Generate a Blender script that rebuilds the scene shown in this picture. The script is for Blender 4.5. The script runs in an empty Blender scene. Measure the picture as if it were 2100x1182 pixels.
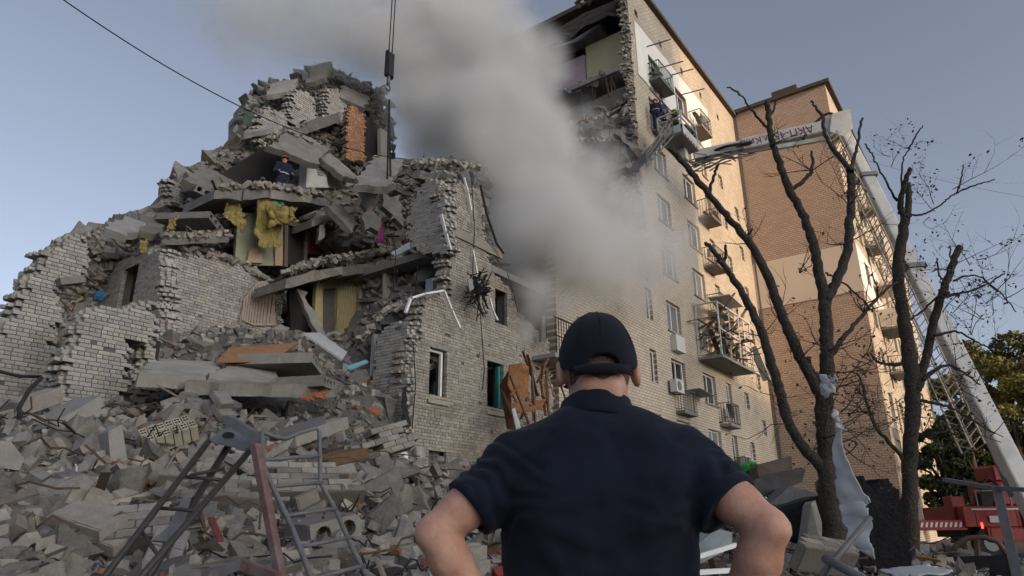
import bpy, bmesh, math, random
import numpy as np
from math import sin, cos, radians, pi, sqrt, tan, atan2
from mathutils import Vector, Matrix, noise as mnoise

random.seed(7)
RNG = np.random.default_rng(11)
SC = bpy.context.scene
COL = SC.collection

# ---------------------------------------------------------------- camera
# world axes: X runs along the long facade, Y runs back into the building, Z up; metres
FPX = 1400.0                       # 24 mm lens on a 2100 px wide frame
PITCH, ROLL, YAW, CZ = radians(19.15), radians(-0.49), radians(35.88), 1.25
_F = np.array([cos(PITCH)*cos(YAW), cos(PITCH)*sin(YAW), sin(PITCH)])
_R = np.array([sin(YAW), -cos(YAW), 0.0])
_U = np.cross(_R, _F)
_R, _U = cos(ROLL)*_R + sin(ROLL)*_U, -sin(ROLL)*_R + cos(ROLL)*_U
_C = np.array([0.0, 0.0, CZ])
FWD = np.array([cos(YAW), sin(YAW), 0.0]); LAT = np.array([sin(YAW), -cos(YAW), 0.0])
cam_d = bpy.data.cameras.new('camera'); cam = bpy.data.objects.new('camera', cam_d); COL.objects.link(cam)
cam_d.sensor_width = 36.0; cam_d.lens = 24.0; cam_d.clip_start = 0.05; cam_d.clip_end = 2000
cam.matrix_world = Matrix(((_R[0], _U[0], -_F[0], 0), (_R[1], _U[1], -_F[1], 0), (_R[2], _U[2], -_F[2], CZ), (0, 0, 0, 1)))
SC.camera = cam

# ---------------------------------------------------------------- sky, sun, exposure
SUN_EL = radians(10.5)
SUN_DIR = np.array([-0.14*cos(SUN_EL), -cos(SUN_EL), sin(SUN_EL)]); SUN_DIR /= np.linalg.norm(SUN_DIR)   # towards the sun
SUN_AZ = atan2(SUN_DIR[0], SUN_DIR[1])                     # clockwise from +Y
world = bpy.data.worlds.new('World'); SC.world = world; world.use_nodes = True
wn = world.node_tree.nodes; wl = world.node_tree.links
sky = wn.new('ShaderNodeTexSky'); sky.sky_type = 'NISHITA'; sky.sun_disc = False
sky.sun_elevation = SUN_EL; sky.sun_rotation = SUN_AZ
sky.air_density = 0.6; sky.dust_density = 3.4; sky.ozone_density = 2.0; sky.altitude = 50
bg = wn['Background']; bg.inputs['Strength'].default_value = 0.15
hsv = wn.new('ShaderNodeHueSaturation'); hsv.inputs['Saturation'].default_value = 0.54; hsv.inputs['Value'].default_value = 1.0   # thin dusty air over the whole sky
wl.new(sky.outputs[0], hsv.inputs['Color']); wl.new(hsv.outputs[0], bg.inputs['Color'])
sun_d = bpy.data.lights.new('sun', 'SUN'); sun_d.energy = 2.35; sun_d.angle = radians(0.55); sun_d.color = (1.0, 0.66, 0.375)
sun = bpy.data.objects.new('sun', sun_d); COL.objects.link(sun)
sun.rotation_euler = Vector(SUN_DIR).to_track_quat('Z', 'Y').to_euler(); sun.location = (0, -60, 60)
SC.view_settings.view_transform = 'Standard'; SC.view_settings.look = 'None'
SC.view_settings.exposure = 0.72; SC.view_settings.gamma = 1.0; SC.view_settings.use_curve_mapping = False
SC.cycles.max_bounces = 6; SC.cycles.diffuse_bounces = 4; SC.cycles.glossy_bounces = 2
SC.cycles.transmission_bounces = 3; SC.cycles.volume_bounces = 4; SC.cycles.transparent_max_bounces = 8
SC.cycles.caustics_reflective = False; SC.cycles.caustics_refractive = False
SC.cycles.use_denoising = True

# ---------------------------------------------------------------- measuring helpers (photograph pixel + a known plane -> place)
def ray(x, y): return _F*FPX + _R*(x-1050) - _U*(y-591)
def onT(x, y, t): r = ray(x, y); return _C + r*(t/r[1])
def onS(x, y, s): r = ray(x, y); return _C + r*(s/r[0])
def onZ(x, y, z): r = ray(x, y); return _C + r*((z-CZ)/r[2])
def atD(x, y, d): r = ray(x, y); return _C + r*(d/np.hypot(r[0], r[1]))
def atF(x, y, d): r = ray(x, y); return _C + r*(d/(r @ FWD))
def pxm(p): return float((np.asarray(p, float)-_C) @ _F)/FPX      # metres per photograph pixel at p

# ---------------------------------------------------------------- object helpers
def tag(o, label=None, cat=None, group=None, kind=None):
    if label: o['label'] = label
    if cat: o['category'] = cat
    if group: o['group'] = group
    if kind: o['kind'] = kind
    return o

def empty(name, loc=(0, 0, 0), label=None, cat=None, group=None, rz=0.0):
    o = bpy.data.objects.new(name, None); COL.objects.link(o); o.location = Vector([float(v) for v in loc])
    o.rotation_euler = (0, 0, rz); o.empty_display_size = 0.2
    return tag(o, label, cat, group)

def link(name, me, mat=None, parent=None, loc=None, rot=None, scale=None):
    if mat is not None:
        me.materials.clear()
        for m in (mat if isinstance(mat, (list, tuple)) else [mat]): me.materials.append(m)
    o = bpy.data.objects.new(name, me); COL.objects.link(o)
    if loc is not None: o.location = Vector([float(v) for v in loc])
    if rot is not None: o.rotation_euler = rot
    if scale is not None: o.scale = scale
    if parent is not None:
        o.parent = parent
        if loc is None: o.location = -Vector(parent.location) if abs(parent.rotation_euler[2]) < 1e-9 else Vector()
    return o

class MB:
    """collects shapes; build() links them as ONE mesh object"""
    def __init__(s): s.v = []; s.f = []; s.sm = []; s.mi = []; s.t = []
    def add(s, verts, faces, smooth=False, mi=0, tint=0.5):
        b = len(s.v)
        s.v.extend([tuple(map(float, p)) for p in verts])
        for f in faces: s.f.append(tuple(b+i for i in f)); s.sm.append(smooth); s.mi.append(mi); s.t.append(tint)
        return s
    def box(s, lo, hi, mi=0, tint=0.5, jit=0.0):
        x0, y0, z0 = lo; x1, y1, z1 = hi
        vs = [(x0,y0,z0),(x1,y0,z0),(x1,y1,z0),(x0,y1,z0),(x0,y0,z1),(x1,y0,z1),(x1,y1,z1),(x0,y1,z1)]
        if jit: vs = [tuple(c+random.uniform(-jit, jit) for c in v) for v in vs]
        return s.add(vs, [(0,3,2,1),(4,5,6,7),(0,1,5,4),(1,2,6,5),(2,3,7,6),(3,0,4,7)], mi=mi, tint=tint)
    def bar(s, p, q, w, h=None, up=(0,0,1), mi=0, ext=0.0, taper=1.0):
        h = h or w; p = Vector(p); q = Vector(q); d = (q-p).normalized(); p = p-d*ext; q = q+d*ext
        u = Vector(up); a = d.cross(u)
        if a.length < 1e-4: a = d.cross(Vector((1,0,0)))
        a.normalize(); b = a.cross(d); k = taper
        vs = [p-a*w/2-b*h/2, p+a*w/2-b*h/2, p+a*w/2+b*h/2, p-a*w/2+b*h/2, q-a*w*k/2-b*h*k/2, q+a*w*k/2-b*h*k/2, q+a*w*k/2+b*h*k/2, q-a*w*k/2+b*h*k/2]
        return s.add(vs, [(0,3,2,1),(4,5,6,7),(0,1,5,4),(1,2,6,5),(2,3,7,6),(3,0,4,7)], mi=mi)
    def tube(s, pts, rad, n=8, mi=0, caps=True, wob=0.0, smooth=True):
        pts = [Vector([float(c) for c in p]) for p in pts]
        if not hasattr(rad, '__len__'): rad = [rad]*len(pts)
        vs = []; prev = None
        for i, p in enumerate(pts):
            d = (pts[min(i+1, len(pts)-1)] - pts[max(i-1, 0)])
            if d.length < 1e-7: d = Vector((0,0,1))
            d.normalize()
            if prev is None:
                a = d.cross(Vector((0.31,0.17,0.93)))
                if a.length < 0.05: a = d.cross(Vector((1,0,0)))
            else: a = prev - d*prev.dot(d)
            a.normalize(); prev = a.copy(); b = d.cross(a)
            for k in range(n):
                an = 2*pi*k/n; r = rad[i]*(1+random.uniform(-wob, wob))
                vs.append(p + a*(cos(an)*r) + b*(sin(an)*r))
        fs = [(i*n+k, i*n+(k+1) % n, (i+1)*n+(k+1) % n, (i+1)*n+k) for i in range(len(pts)-1) for k in range(n)]
        base = len(s.v)
        s.add(vs, fs, smooth=smooth, mi=mi)
        if caps:
            m = (len(pts)-1)*n
            s.f.append(tuple(base+k for k in reversed(range(n)))); s.sm.append(False); s.mi.append(mi); s.t.append(0.5)
            s.f.append(tuple(base+m+k for k in range(n))); s.sm.append(False); s.mi.append(mi); s.t.append(0.5)
        return s
    def poly(s, outline, thick, mi=0, tint=0.5):
        """outline: list of 3D points of one planar face; thick: offset vector to the other face"""
        n = len(outline); o = [Vector([float(c) for c in p]) for p in outline]; th = Vector([float(c) for c in thick])
        vs = o + [p+th for p in o]
        return s.add(vs, [tuple(range(n)), tuple(reversed(range(n, 2*n)))] + [(i, i+n, (i+1) % n+n, (i+1) % n) for i in range(n)], mi=mi, tint=tint)
    def mesh(s, name='mesh'):
        me = bpy.data.meshes.new(name); me.from_pydata(s.v, [], s.f)
        me.polygons.foreach_set('use_smooth', s.sm); me.polygons.foreach_set('material_index', s.mi)
        a = me.attributes.new('tint', 'FLOAT', 'FACE'); a.data.foreach_set('value', s.t)
        me.update(); return me
    def build(s, name, mat, parent=None, loc=None, fix=True):
        me = s.mesh(name)
        if fix:
            bm = bmesh.new(); bm.from_mesh(me); bmesh.ops.recalc_face_normals(bm, faces=bm.faces); bm.to_mesh(me); bm.free()
        return link(name, me, mat, parent, loc)

def np_mesh(name, V, F, tint=None, smooth=False):
    """V (n,3), F (m,3|4) arrays -> mesh"""
    me = bpy.data.meshes.new(name); V = np.asarray(V, np.float32); F = np.asarray(F, np.int32); k = F.shape[1]
    me.vertices.add(len(V)); me.vertices.foreach_set('co', V.ravel())
    me.loops.add(F.size); me.loops.foreach_set('vertex_index', F.ravel())
    me.polygons.add(len(F)); me.polygons.foreach_set('loop_start', np.arange(len(F), dtype=np.int32)*k)
    me.polygons.foreach_set('loop_total', np.full(len(F), k, np.int32))
    me.polygons.foreach_set('use_smooth', np.full(len(F), smooth))
    if tint is not None:
        a = me.attributes.new('tint', 'FLOAT', 'FACE'); a.data.foreach_set('value', np.asarray(tint, np.float32))
    me.update(calc_edges=True); me.validate(); return me

# ---------------------------------------------------------------- materials
def srgb(r, g, b):
    f = lambda c: (c/255/12.92) if c/255 <= 0.04045 else ((c/255+0.055)/1.055)**2.4
    return (f(r), f(g), f(b))
MATS = {}
def mat(name, col, rough=0.85, var=0.25, nscale=6.0, bump=0.0, bscale=30.0, col2=None, metal=0.0, spec=0.3, tintvar=0.35, stain=None, stain_scale=0.8, stain_amt=0.5, coord='Object'):
    """a dusty procedural surface: noise between col and col2, a random tint per piece, optional stains, bump"""
    if name in MATS: return MATS[name]
    m = bpy.data.materials.new(name); m.use_nodes = True; N = m.node_tree.nodes; L = m.node_tree.links
    b = N['Principled BSDF']; b.inputs['Roughness'].default_value = rough; b.inputs['Metallic'].default_value = metal
    b.inputs['Specular IOR Level'].default_value = spec
    tc = N.new('ShaderNodeTexCoord')
    nz = N.new('ShaderNodeTexNoise'); nz.inputs['Scale'].default_value = nscale; nz.inputs['Detail'].default_value = 5; nz.inputs['Roughness'].default_value = 0.65
    L.new(tc.outputs[coord], nz.inputs['Vector'])
    c2 = col2 or tuple(c*(1-var) for c in col)
    mx = N.new('ShaderNodeMix'); mx.data_type = 'RGBA'
    rp = N.new('ShaderNodeMapRange'); rp.inputs['From Min'].default_value = 0.32; rp.inputs['From Max'].default_value = 0.68
    L.new(nz.outputs['Fac'], rp.inputs['Value']); L.new(rp.outputs[0], mx.inputs['Factor'])
    mx.inputs['A'].default_value = (*c2, 1); mx.inputs['B'].default_value = (*col, 1)
    out = mx.outputs['Result']
    if stain:
        n2 = N.new('ShaderNodeTexNoise'); n2.inputs['Scale'].default_value = stain_scale; n2.inputs['Detail'].default_value = 6; n2.inputs['Roughness'].default_value = 0.7
        L.new(tc.outputs[coord], n2.inputs['Vector'])
        r2 = N.new('ShaderNodeMapRange'); r2.inputs['From Min'].default_value = 0.48; r2.inputs['From Max'].default_value = 0.72; r2.inputs['To Max'].default_value = stain_amt
        L.new(n2.outputs['Fac'], r2.inputs['Value'])
        m2 = N.new('ShaderNodeMix'); m2.data_type = 'RGBA'; m2.inputs['B'].default_value = (*stain, 1)
        L.new(out, m2.inputs['A']); L.new(r2.outputs[0], m2.inputs['Factor']); out = m2.outputs['Result']
    if tintvar:
        at = N.new('ShaderNodeAttribute'); at.attribute_name = 'tint'
        oi = N.new('ShaderNodeObjectInfo')
        ad = N.new('ShaderNodeMath'); ad.operation = 'ADD'; L.new(at.outputs['Fac'], ad.inputs[0]); L.new(oi.outputs['Random'], ad.inputs[1])
        fr = N.new('ShaderNodeMath'); fr.operation = 'FRACT'; L.new(ad.outputs[0], fr.inputs[0])
        mr = N.new('ShaderNodeMapRange'); mr.inputs['To Min'].default_value = 1-tintvar; mr.inputs['To Max'].default_value = 1+tintvar*0.6
        L.new(fr.outputs[0], mr.inputs['Value'])
        hs = N.new('ShaderNodeMix'); hs.data_type = 'RGBA'; hs.blend_type = 'MULTIPLY'; hs.inputs['Factor'].default_value = 1
        cb = N.new('ShaderNodeCombineColor')
        h1 = N.new('ShaderNodeMath'); h1.operation = 'MULTIPLY'; L.new(fr.outputs[0], h1.inputs[0]); h1.inputs[1].default_value = 7.31
        h2 = N.new('ShaderNodeMath'); h2.operation = 'FRACT'; L.new(h1.outputs[0], h2.inputs[0])
        for i, (lo_, hi_) in enumerate(((0.975, 1.045), (0.985, 1.01), (1.02, 0.94))):      # some pieces dustier and warmer than others
            k_ = N.new('ShaderNodeMapRange'); k_.inputs['To Min'].default_value = lo_; k_.inputs['To Max'].default_value = hi_; L.new(h2.outputs[0], k_.inputs['Value'])
            k2 = N.new('ShaderNodeMath'); k2.operation = 'MULTIPLY'; L.new(k_.outputs[0], k2.inputs[0]); L.new(mr.outputs[0], k2.inputs[1]); L.new(k2.outputs[0], cb.inputs[i])
        L.new(out, hs.inputs['A']); L.new(cb.outputs[0], hs.inputs['B']); out = hs.outputs['Result']
    L.new(out, b.inputs['Base Color'])
    if bump:
        nb = N.new('ShaderNodeTexNoise'); nb.inputs['Scale'].default_value = bscale; nb.inputs['Detail'].default_value = 4
        L.new(tc.outputs[coord], nb.inputs['Vector'])
        bp = N.new('ShaderNodeBump'); bp.inputs['Strength'].default_value = bump; bp.inputs['Distance'].default_value = 0.02
        L.new(nb.outputs['Fac'], bp.inputs['Height']); L.new(bp.outputs[0], b.inputs['Normal'])
    MATS[name] = m; return m

def brickmat(name, axis, c1, c2, mortar, bw=0.26, bh=0.095, ms=0.012, stain=None, stain_amt=0.5, stain_scale=0.25, bump=0.6):
    """far brickwork, too small to pick apart: brick pattern over the wall plane"""
    m = bpy.data.materials.new(name); m.use_nodes = True; N = m.node_tree.nodes; L = m.node_tree.links
    b = N['Principled BSDF']; b.inputs['Roughness'].default_value = 0.9; b.inputs['Specular IOR Level'].default_value = 0.2
    tc = N.new('ShaderNodeNewGeometry'); sp = N.new('ShaderNodeSeparateXYZ'); cb = N.new('ShaderNodeCombineXYZ')
    L.new(tc.outputs['Position'], sp.inputs[0]); L.new(sp.outputs[0 if axis == 'x' else 1], cb.inputs[0]); L.new(sp.outputs[2], cb.inputs[1])
    bt = N.new('ShaderNodeTexBrick'); bt.inputs['Scale'].default_value = 1; bt.inputs['Brick Width'].default_value = bw; bt.inputs['Row Height'].default_value = bh
    bt.inputs['Mortar Size'].default_value = ms; bt.inputs['Mortar Smooth'].default_value = 0.2; bt.inputs['Bias'].default_value = 0.0
    bt.inputs['Color1'].default_value = (*c1, 1); bt.inputs['Color2'].default_value = (*c2, 1); bt.inputs['Mortar'].default_value = (*mortar, 1)
    L.new(cb.outputs[0], bt.inputs['Vector'])
    nz = N.new('ShaderNodeTexNoise'); nz.inputs['Scale'].default_value = stain_scale; nz.inputs['Detail'].default_value = 7; nz.inputs['Roughness'].default_value = 0.7
    L.new(tc.outputs['Position'], nz.inputs['Vector'])
    mr = N.new('ShaderNodeMapRange'); mr.inputs['From Min'].default_value = 0.45; mr.inputs['From Max'].default_value = 0.75; mr.inputs['To Max'].default_value = stain_amt
    L.new(nz.outputs['Fac'], mr.inputs['Value'])
    mx = N.new('ShaderNodeMix'); mx.data_type = 'RGBA'; mx.inputs['B'].default_value = (*(stain or mortar), 1)
    L.new(bt.outputs['Color'], mx.inputs['A']); L.new(mr.outputs[0], mx.inputs['Factor']); L.new(mx.outputs['Result'], b.inputs['Base Color'])
    bp = N.new('ShaderNodeBump'); bp.inputs['Strength'].default_value = bump; bp.inputs['Distance'].default_value = 0.015; bp.invert = True
    L.new(bt.outputs['Fac'], bp.inputs['Height']); L.new(bp.outputs[0], b.inputs['Normal'])
    MATS[name] = m; return m

def glassmat(name, col=(0.05, 0.06, 0.07), rough=0.08):
    m = bpy.data.materials.new(name); m.use_nodes = True; N = m.node_tree.nodes; L = m.node_tree.links
    b = N['Principled BSDF']; b.inputs['Base Color'].default_value = (*col, 1); b.inputs['Roughness'].default_value = rough
    b.inputs['Specular IOR Level'].default_value = 0.6
    nz = N.new('ShaderNodeTexNoise'); nz.inputs['Scale'].default_value = 1.2
    bp = N.new('ShaderNodeBump'); bp.inputs['Strength'].default_value = 0.06; bp.inputs['Distance'].default_value = 0.1
    L.new(nz.outputs['Fac'], bp.inputs['Height']); L.new(bp.outputs[0], b.inputs['Normal'])
    MATS[name] = m; return m

M_brick_far = brickmat('facade_brickwork', 'x', (0.54,0.475,0.385), (0.45,0.39,0.315), (0.235,0.195,0.15), bw=0.30, bh=0.125, ms=0.016, stain=(0.20,0.175,0.135), stain_amt=0.55, stain_scale=0.4)
M_brick_end = brickmat('end_wall_brickwork', 'y', (0.53,0.40,0.305), (0.45,0.33,0.25), (0.22,0.16,0.125), bw=0.34, bh=0.14, ms=0.016, stain=(0.36,0.27,0.20), stain_amt=0.4)
M_render_white = mat('white_render', (0.72,0.70,0.66), var=0.12, nscale=1.5, tintvar=0, stain=(0.5,0.47,0.42), stain_scale=0.5, stain_amt=0.35)
M_render_cream = mat('cream_render', (0.70,0.595,0.485), var=0.10, nscale=0.6, tintvar=0, stain=(0.40,0.34,0.28), stain_scale=0.3, stain_amt=0.3)
M_concrete = mat('concrete', (0.25,0.24,0.222), var=0.3, nscale=5, bump=0.5, bscale=25, stain=(0.17,0.165,0.16), stain_scale=1.2)
M_dust = mat('dusty_rubble', (0.31,0.30,0.285), var=0.35, nscale=4, bump=0.6, bscale=22, stain=(0.14,0.13,0.118), stain_scale=0.9, tintvar=0.45)
M_brickpc = mat('silicate_brick', (0.35,0.322,0.28), var=0.2, nscale=9, bump=0.35, bscale=60, tintvar=0.22, stain=(0.15,0.13,0.095), stain_scale=0.55, stain_amt=0.7)
M_mortar = mat('mortar', (0.14,0.13,0.117), var=0.3, nscale=8, tintvar=0)
M_redbrick = mat('red_brick', (0.33,0.165,0.105), var=0.35, nscale=9, tintvar=0.3)
M_soil = mat('dirt', (0.12,0.112,0.10), var=0.45, nscale=3, bump=0.8, bscale=14, tintvar=0)
M_shade = mat('interior_shade', (0.035,0.032,0.030), var=0.3, nscale=2, tintvar=0)  # near-black sheets behind openings: unlit depth put into the colour
M_interior = mat('interior_plaster', (0.30,0.29,0.27), var=0.25, nscale=1.5, tintvar=0, stain=(0.16,0.15,0.14), stain_scale=0.9)
M_whitepvc = mat('white_pvc', (0.74,0.74,0.73), rough=0.5, var=0.1, nscale=8, tintvar=0)
M_brownwood = mat('brown_timber', (0.17,0.10,0.06), rough=0.7, var=0.35, nscale=7, tintvar=0.2)
M_palewood = mat('pale_timber', (0.17,0.148,0.122), rough=0.75, var=0.3, nscale=6, tintvar=0.3)
M_greymetal = mat('grey_metal', (0.17,0.175,0.185), rough=0.55, var=0.3, nscale=12, metal=0.3, tintvar=0)
M_rust = mat('rusty_metal', (0.13,0.085,0.06), rough=0.8, var=0.4, nscale=14, tintvar=0.2)
M_black = mat('black_rubbish', (0.03,0.03,0.032), var=0.4, nscale=9, tintvar=0.3)
M_glass = glassmat('window_glass'); M_glass2 = glassmat('window_glass_pale', (0.16,0.17,0.17), 0.15)
M_roofdark = mat('roof_edge', (0.10,0.075,0.06), var=0.3, nscale=5, tintvar=0)
# ================================================================ ground
g = MB(); n = 60
def ground_z(x, y): return 0.0
xs = list(np.concatenate([np.linspace(-400, -20, 8), np.linspace(-14, 70, 43), np.linspace(90, 600, 8)]))
ys = list(np.concatenate([np.linspace(-400, -20, 8), np.linspace(-14, 40, 28), np.linspace(60, 600, 8)]))
V = [(x, y, 0.06*mnoise.noise((x*0.4, y*0.4, 0))) for y in ys for x in xs]
g.add(V, [(j*len(xs)+i, j*len(xs)+i+1, (j+1)*len(xs)+i+1, (j+1)*len(xs)+i) for j in range(len(ys)-1) for i in range(len(xs)-1)])
tag(g.build('ground', M_soil), kind='structure')

# ================================================================ facade walls with real openings
def wall_holes(mb, axis, plane, a0, a1, z0, z1, holes, thick, depth_sign=1, cut=None, mi_rev=0):
    """wall in the plane axis=const ('y' facade or 'x' end wall) with rectangular holes (a,b,zlo,zhi); thick goes to +axis*depth_sign.
    cut(a,z): True where the wall still stands"""
    A = sorted({a0, a1, *[h[0] for h in holes], *[h[1] for h in holes]}); Z = sorted({z0, z1, *[h[2] for h in holes], *[h[3] for h in holes]})
    if cut:
        A = sorted(set(A) | set(np.arange(a0, a1, 0.5))); Z = sorted(set(Z) | set(np.arange(z0, z1, 0.5)))
    P = (lambda a, d, z: (a, plane+d*depth_sign, z)) if axis == 'y' else (lambda a, d, z: (plane+d*depth_sign, a, z))
    solid = {}
    for i in range(len(A)-1):
        for j in range(len(Z)-1):
            ca, cz = (A[i]+A[i+1])/2, (Z[j]+Z[j+1])/2
            ok = a0 <= ca <= a1 and z0 <= cz <= z1 and not any(h[0] < ca < h[1] and h[2] < cz < h[3] for h in holes)
            if ok and cut: ok = cut(ca, cz)
            solid[i, j] = ok
    for (i, j), ok in solid.items():
        if not ok: continue
        a, b, c, d = A[i], A[i+1], Z[j], Z[j+1]
        mb.add([P(a,0,c),P(b,0,c),P(b,0,d),P(a,0,d)], [(0,1,2,3)]); mb.add([P(a,thick,c),P(b,thick,c),P(b,thick,d),P(a,thick,d)], [(3,2,1,0)])
        for di, dj, q in ((-1,0,((a,c),(a,d))),(1,0,((b,c),(b,d))),(0,-1,((a,c),(b,c))),(0,1,((a,d),(b,d)))):
            if not solid.get((i+di, j+dj), False):
                (p0, r0), (p1, r1) = q
                mb.add([P(p0,0,r0),P(p1,0,r1),P(p1,thick,r1),P(p0,thick,r0)], [(0,1,2,3)], mi=mi_rev)

_win = {}
def window_mesh(w, h, mull, dep=0.07, fw=0.07):
    k = ('f', round(w,2), round(h,2), mull)
    if k not in _win:
        m = MB()
        m.box((0,0,0),(fw,dep,h)).box((w-fw,0,0),(w,dep,h)).box((fw,0.002,0),(w-fw,dep-.002,fw)).box((fw,0.002,h-fw),(w-fw,dep-.002,h))
        for q in range(1, mull): x = w*q/mull; m.box((x-fw*.45,0.004,fw),(x+fw*.45,dep-.004,h-fw))
        p = MB(); p.box((fw*.6,dep*.42,fw*.6),(w-fw*.6,dep*.58,h-fw*.6))
        _win[k] = (m.mesh('window_frame'), p.mesh('pane'))
    return _win[k]
def add_window(parent, s, t, z, w, h, mull=2, pane=True, glass=None, frame=None, axis='y', label=None, setback=0.16):
    fm, pm = window_mesh(w, h, mull)
    if frame is not None: fm = fm.copy()
    base = Vector(parent.location)
    o = link('window', fm, frame or M_whitepvc, parent, loc=Vector((s, t+setback, z))-base if axis == 'y' else Vector((s+setback, t, z))-base, rot=(0,0,0) if axis == 'y' else (0,0,pi/2))
    if label: o['label'] = label
    if pane:
        pp = pm.copy() if glass else pm
        link('pane', pp, glass or M_glass, o, loc=(0,0,0))
    return o

T0 = 12.0                                     # the long facade's plane
def ztop(k): return 5.6+2.8*k                # window head of floor k
FLO = [3.5+2.8*k for k in range(9)]           # floor levels

# ---------------------------------------------------------------- the nine-storey block that still stands
blk = empty('apartment_block', (35, 12, 0), 'tall pale brick apartment block, left end torn open, sunlit on its right half', 'building')
holes = []; wins = []
for k in range(8):
    zt = ztop(k)
    for (a, b, h, mull) in ((28.9,30.5,1.45,2),(32.75,34.45,1.5,2),(36.05,36.85,1.5,1)):
        if k == 7 and a < 30: a, b, h = 29.2, 30.7, 2.2
        if k == 6 and a < 30: b, h = 30.7, 1.9
        holes.append((a, b, zt-h, zt)); wins.append((a, zt-h, b-a, h, mull, k))
    for (a, dz) in ((39.0, -0.1), (41.7, -1.35)):
        if k == 7: continue
        holes.append((a, a+0.75, zt+dz-0.95, zt+dz)); wins.append((a, zt+dz-0.95, 0.75, 0.95, 1, k))
for s in (28.0, 31.1, 34.15, 37.2, 40.3): holes.append((s, s+0.35, 26.95, 27.4))
def cut_main(a, z):                          # ragged torn edge at the left end
    e = 27.15+0.35*mnoise.noise((0, 0, z*0.9))+0.25*mnoise.noise((3, 0, z*2.7))
    if z < 11.5: e = 19.2
    elif z < 14: e = 27.0 - (14-z)*2.6
    return a > e
w = MB(); wall_holes(w, 'y', T0, 19.2, 44.1, 0, 29.0, [h for h in holes]+[(26.65,27.3,z-1.45,z) for z in (ztop(0),ztop(1),ztop(2))]+[(24.2,24.95,4.3,5.6),(20.6,21.6,4.15,5.6),(20.6,21.6,6.95,8.4)], 0.42, cut=cut_main)
w.build('facade_wall', M_brick_far, blk)
w = MB()                                      # smooth white rendered field on the top floor
wh = [h for h in holes if h[2] > 22.7 and h[3] < 26.6]
wall_holes(w, 'y', T0-0.055, 27.75, 38.2, 23.05, 26.45, wh, 0.052)
w.build('render_panel', M_render_white, blk)
for (a, z, ww, h, mull, k) in wins:
    broken = random.random() < 0.35 and ww > 1
    add_window(blk, a, T0, z, ww, h, mull, pane=not broken, glass=M_glass2 if random.random() < 0.3 else None)
for z in (ztop(0), ztop(1), ztop(2)): add_window(blk, 26.65, T0, z-1.45, 0.65, 1.45, 1)
add_window(blk, 24.2, T0, 4.3, 0.75, 1.3, 1)
for (a, z, ww, h, mull, k) in wins:          # sills under the big windows
    if ww > 0.8: m = MB(); m.box((a-0.08, T0-0.07, z-0.09),(a+ww+0.08, T0+0.1, z-0.003)); m.build('sill', M_concrete, blk)
m = MB(); m.box((27.5, T0-0.28, 29.0),(44.05, T0+0.5, 29.22)); m.build('roof_edge', M_roofdark, blk)
m = MB(); m.box((44.02, T0-0.25, 3.0),(44.095, T0-0.14, 28.9)); m.build('drainpipe', M_greymetal, blk)
# interior floors, spine wall, back wall, roof so that daylight does not pass through
for z in FLO[1:]:
    m = MB(); e = 29.7 if z > 25 else 27.0+random.uniform(-0.5, 0.4) if z > 11 else 19.3
    m.box((e, T0+0.42, z-0.22),(44.1, 23.6, z)); m.build('floor_slab', M_concrete, blk)
m = MB(); m.box((27.4, T0+0.42, 28.62),(44.1, 23.6, 28.9)); m.build('roof_slab', M_roofdark, blk)
m = MB(); m.box((27.6, 23.6, 0),(44.1, 24.0, 28.9)); m.build('back_wall', M_interior, blk)
m = MB(); m.box((19.3, 17.6, 0),(44.1, 17.9, 11.2)); m.box((28.2, 17.6, 11.2),(44.1, 17.9, 28.6)); m.build('spine_wall', M_interior, blk)
for s in (31.6, 35.4, 38.2):
    m = MB(); m.box((s, T0+0.43, 3),(s+0.2, 17.55, 28.55)); m.build('cross_wall', M_interior, blk)

# wing block that steps forward on the right
wing = empty('wing_block', (55, 10, 0), 'brick wing of the block with a blank end wall and a cream rendered band', 'building')
WT = 5.7
m = MB(); wall_holes(m, 'x', 44.1, WT-0.003, 12.02, 0, 29.2, [], 0.4); m.build('end_wall', M_brick_end, wing)
m = MB(); m.box((44.045, WT-0.05, 14.45),(44.098, 12.0, 17.6)); m.build('render_band', M_render_cream, wing)
hs = []; ws = []
for k in range(8):
    zt = ztop(k)+0.25
    for s0, ww, h in ((46.3,1.5,1.5),(48.9,0.8,2.2),(50.4,1.5,1.5),(54.4,1.5,1.5),(57.2,0.8,2.2),(60.4,1.5,1.5),(66,1.5,1.5)):
        hs.append((s0, s0+ww, zt-h, zt)); ws.append((s0, zt-h, ww, h))
m = MB(); wall_holes(m, 'y', WT-0.003, 44.503, 74, 0, 29.2, hs, 0.4); m.build('front_wall', M_brick_far, wing)
m = MB(); wall_holes(m, 'y', WT-0.055, 44.14, 51.8, 14.45, 17.6, [h for h in hs if h[2] > 14.5 and h[3] < 17.6], 0.05); m.build('render_band', M_render_white, wing)
for s0, z, ww, h in ws: add_window(wing, s0, WT, z, ww, h, 2 if ww > 1 else 1, frame=mat('green_frame', (0.16,0.30,0.24), tintvar=0) if random.random() < 0.3 else None)
m = MB(); m.box((43.85, WT-0.3, 29.2),(74, 24, 29.45)); m.build('roof_edge', M_roofdark, wing)
m = MB(); m.box((74, WT, 0),(74.4, 24, 29.2)); m.box((44.5, 24, 0),(74, 24.4, 29.2)); m.build('back_wall', M_interior, wing)
for z in FLO[1:]:
    m = MB(); m.box((44.5, WT+0.4, z-0.2),(74, 24, z)); m.build('floor_slab', M_concrete, wing)
m = MB(); m.box((44.52, 11.0, 0),(73.9, 11.2, 29)); m.build('spine_wall', M_interior, wing)
m = MB(); m.box((44.3,7.5,29.45),(45.4,9.2,30.1)); m.build('roof_vent', M_roofdark, wing)
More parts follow.
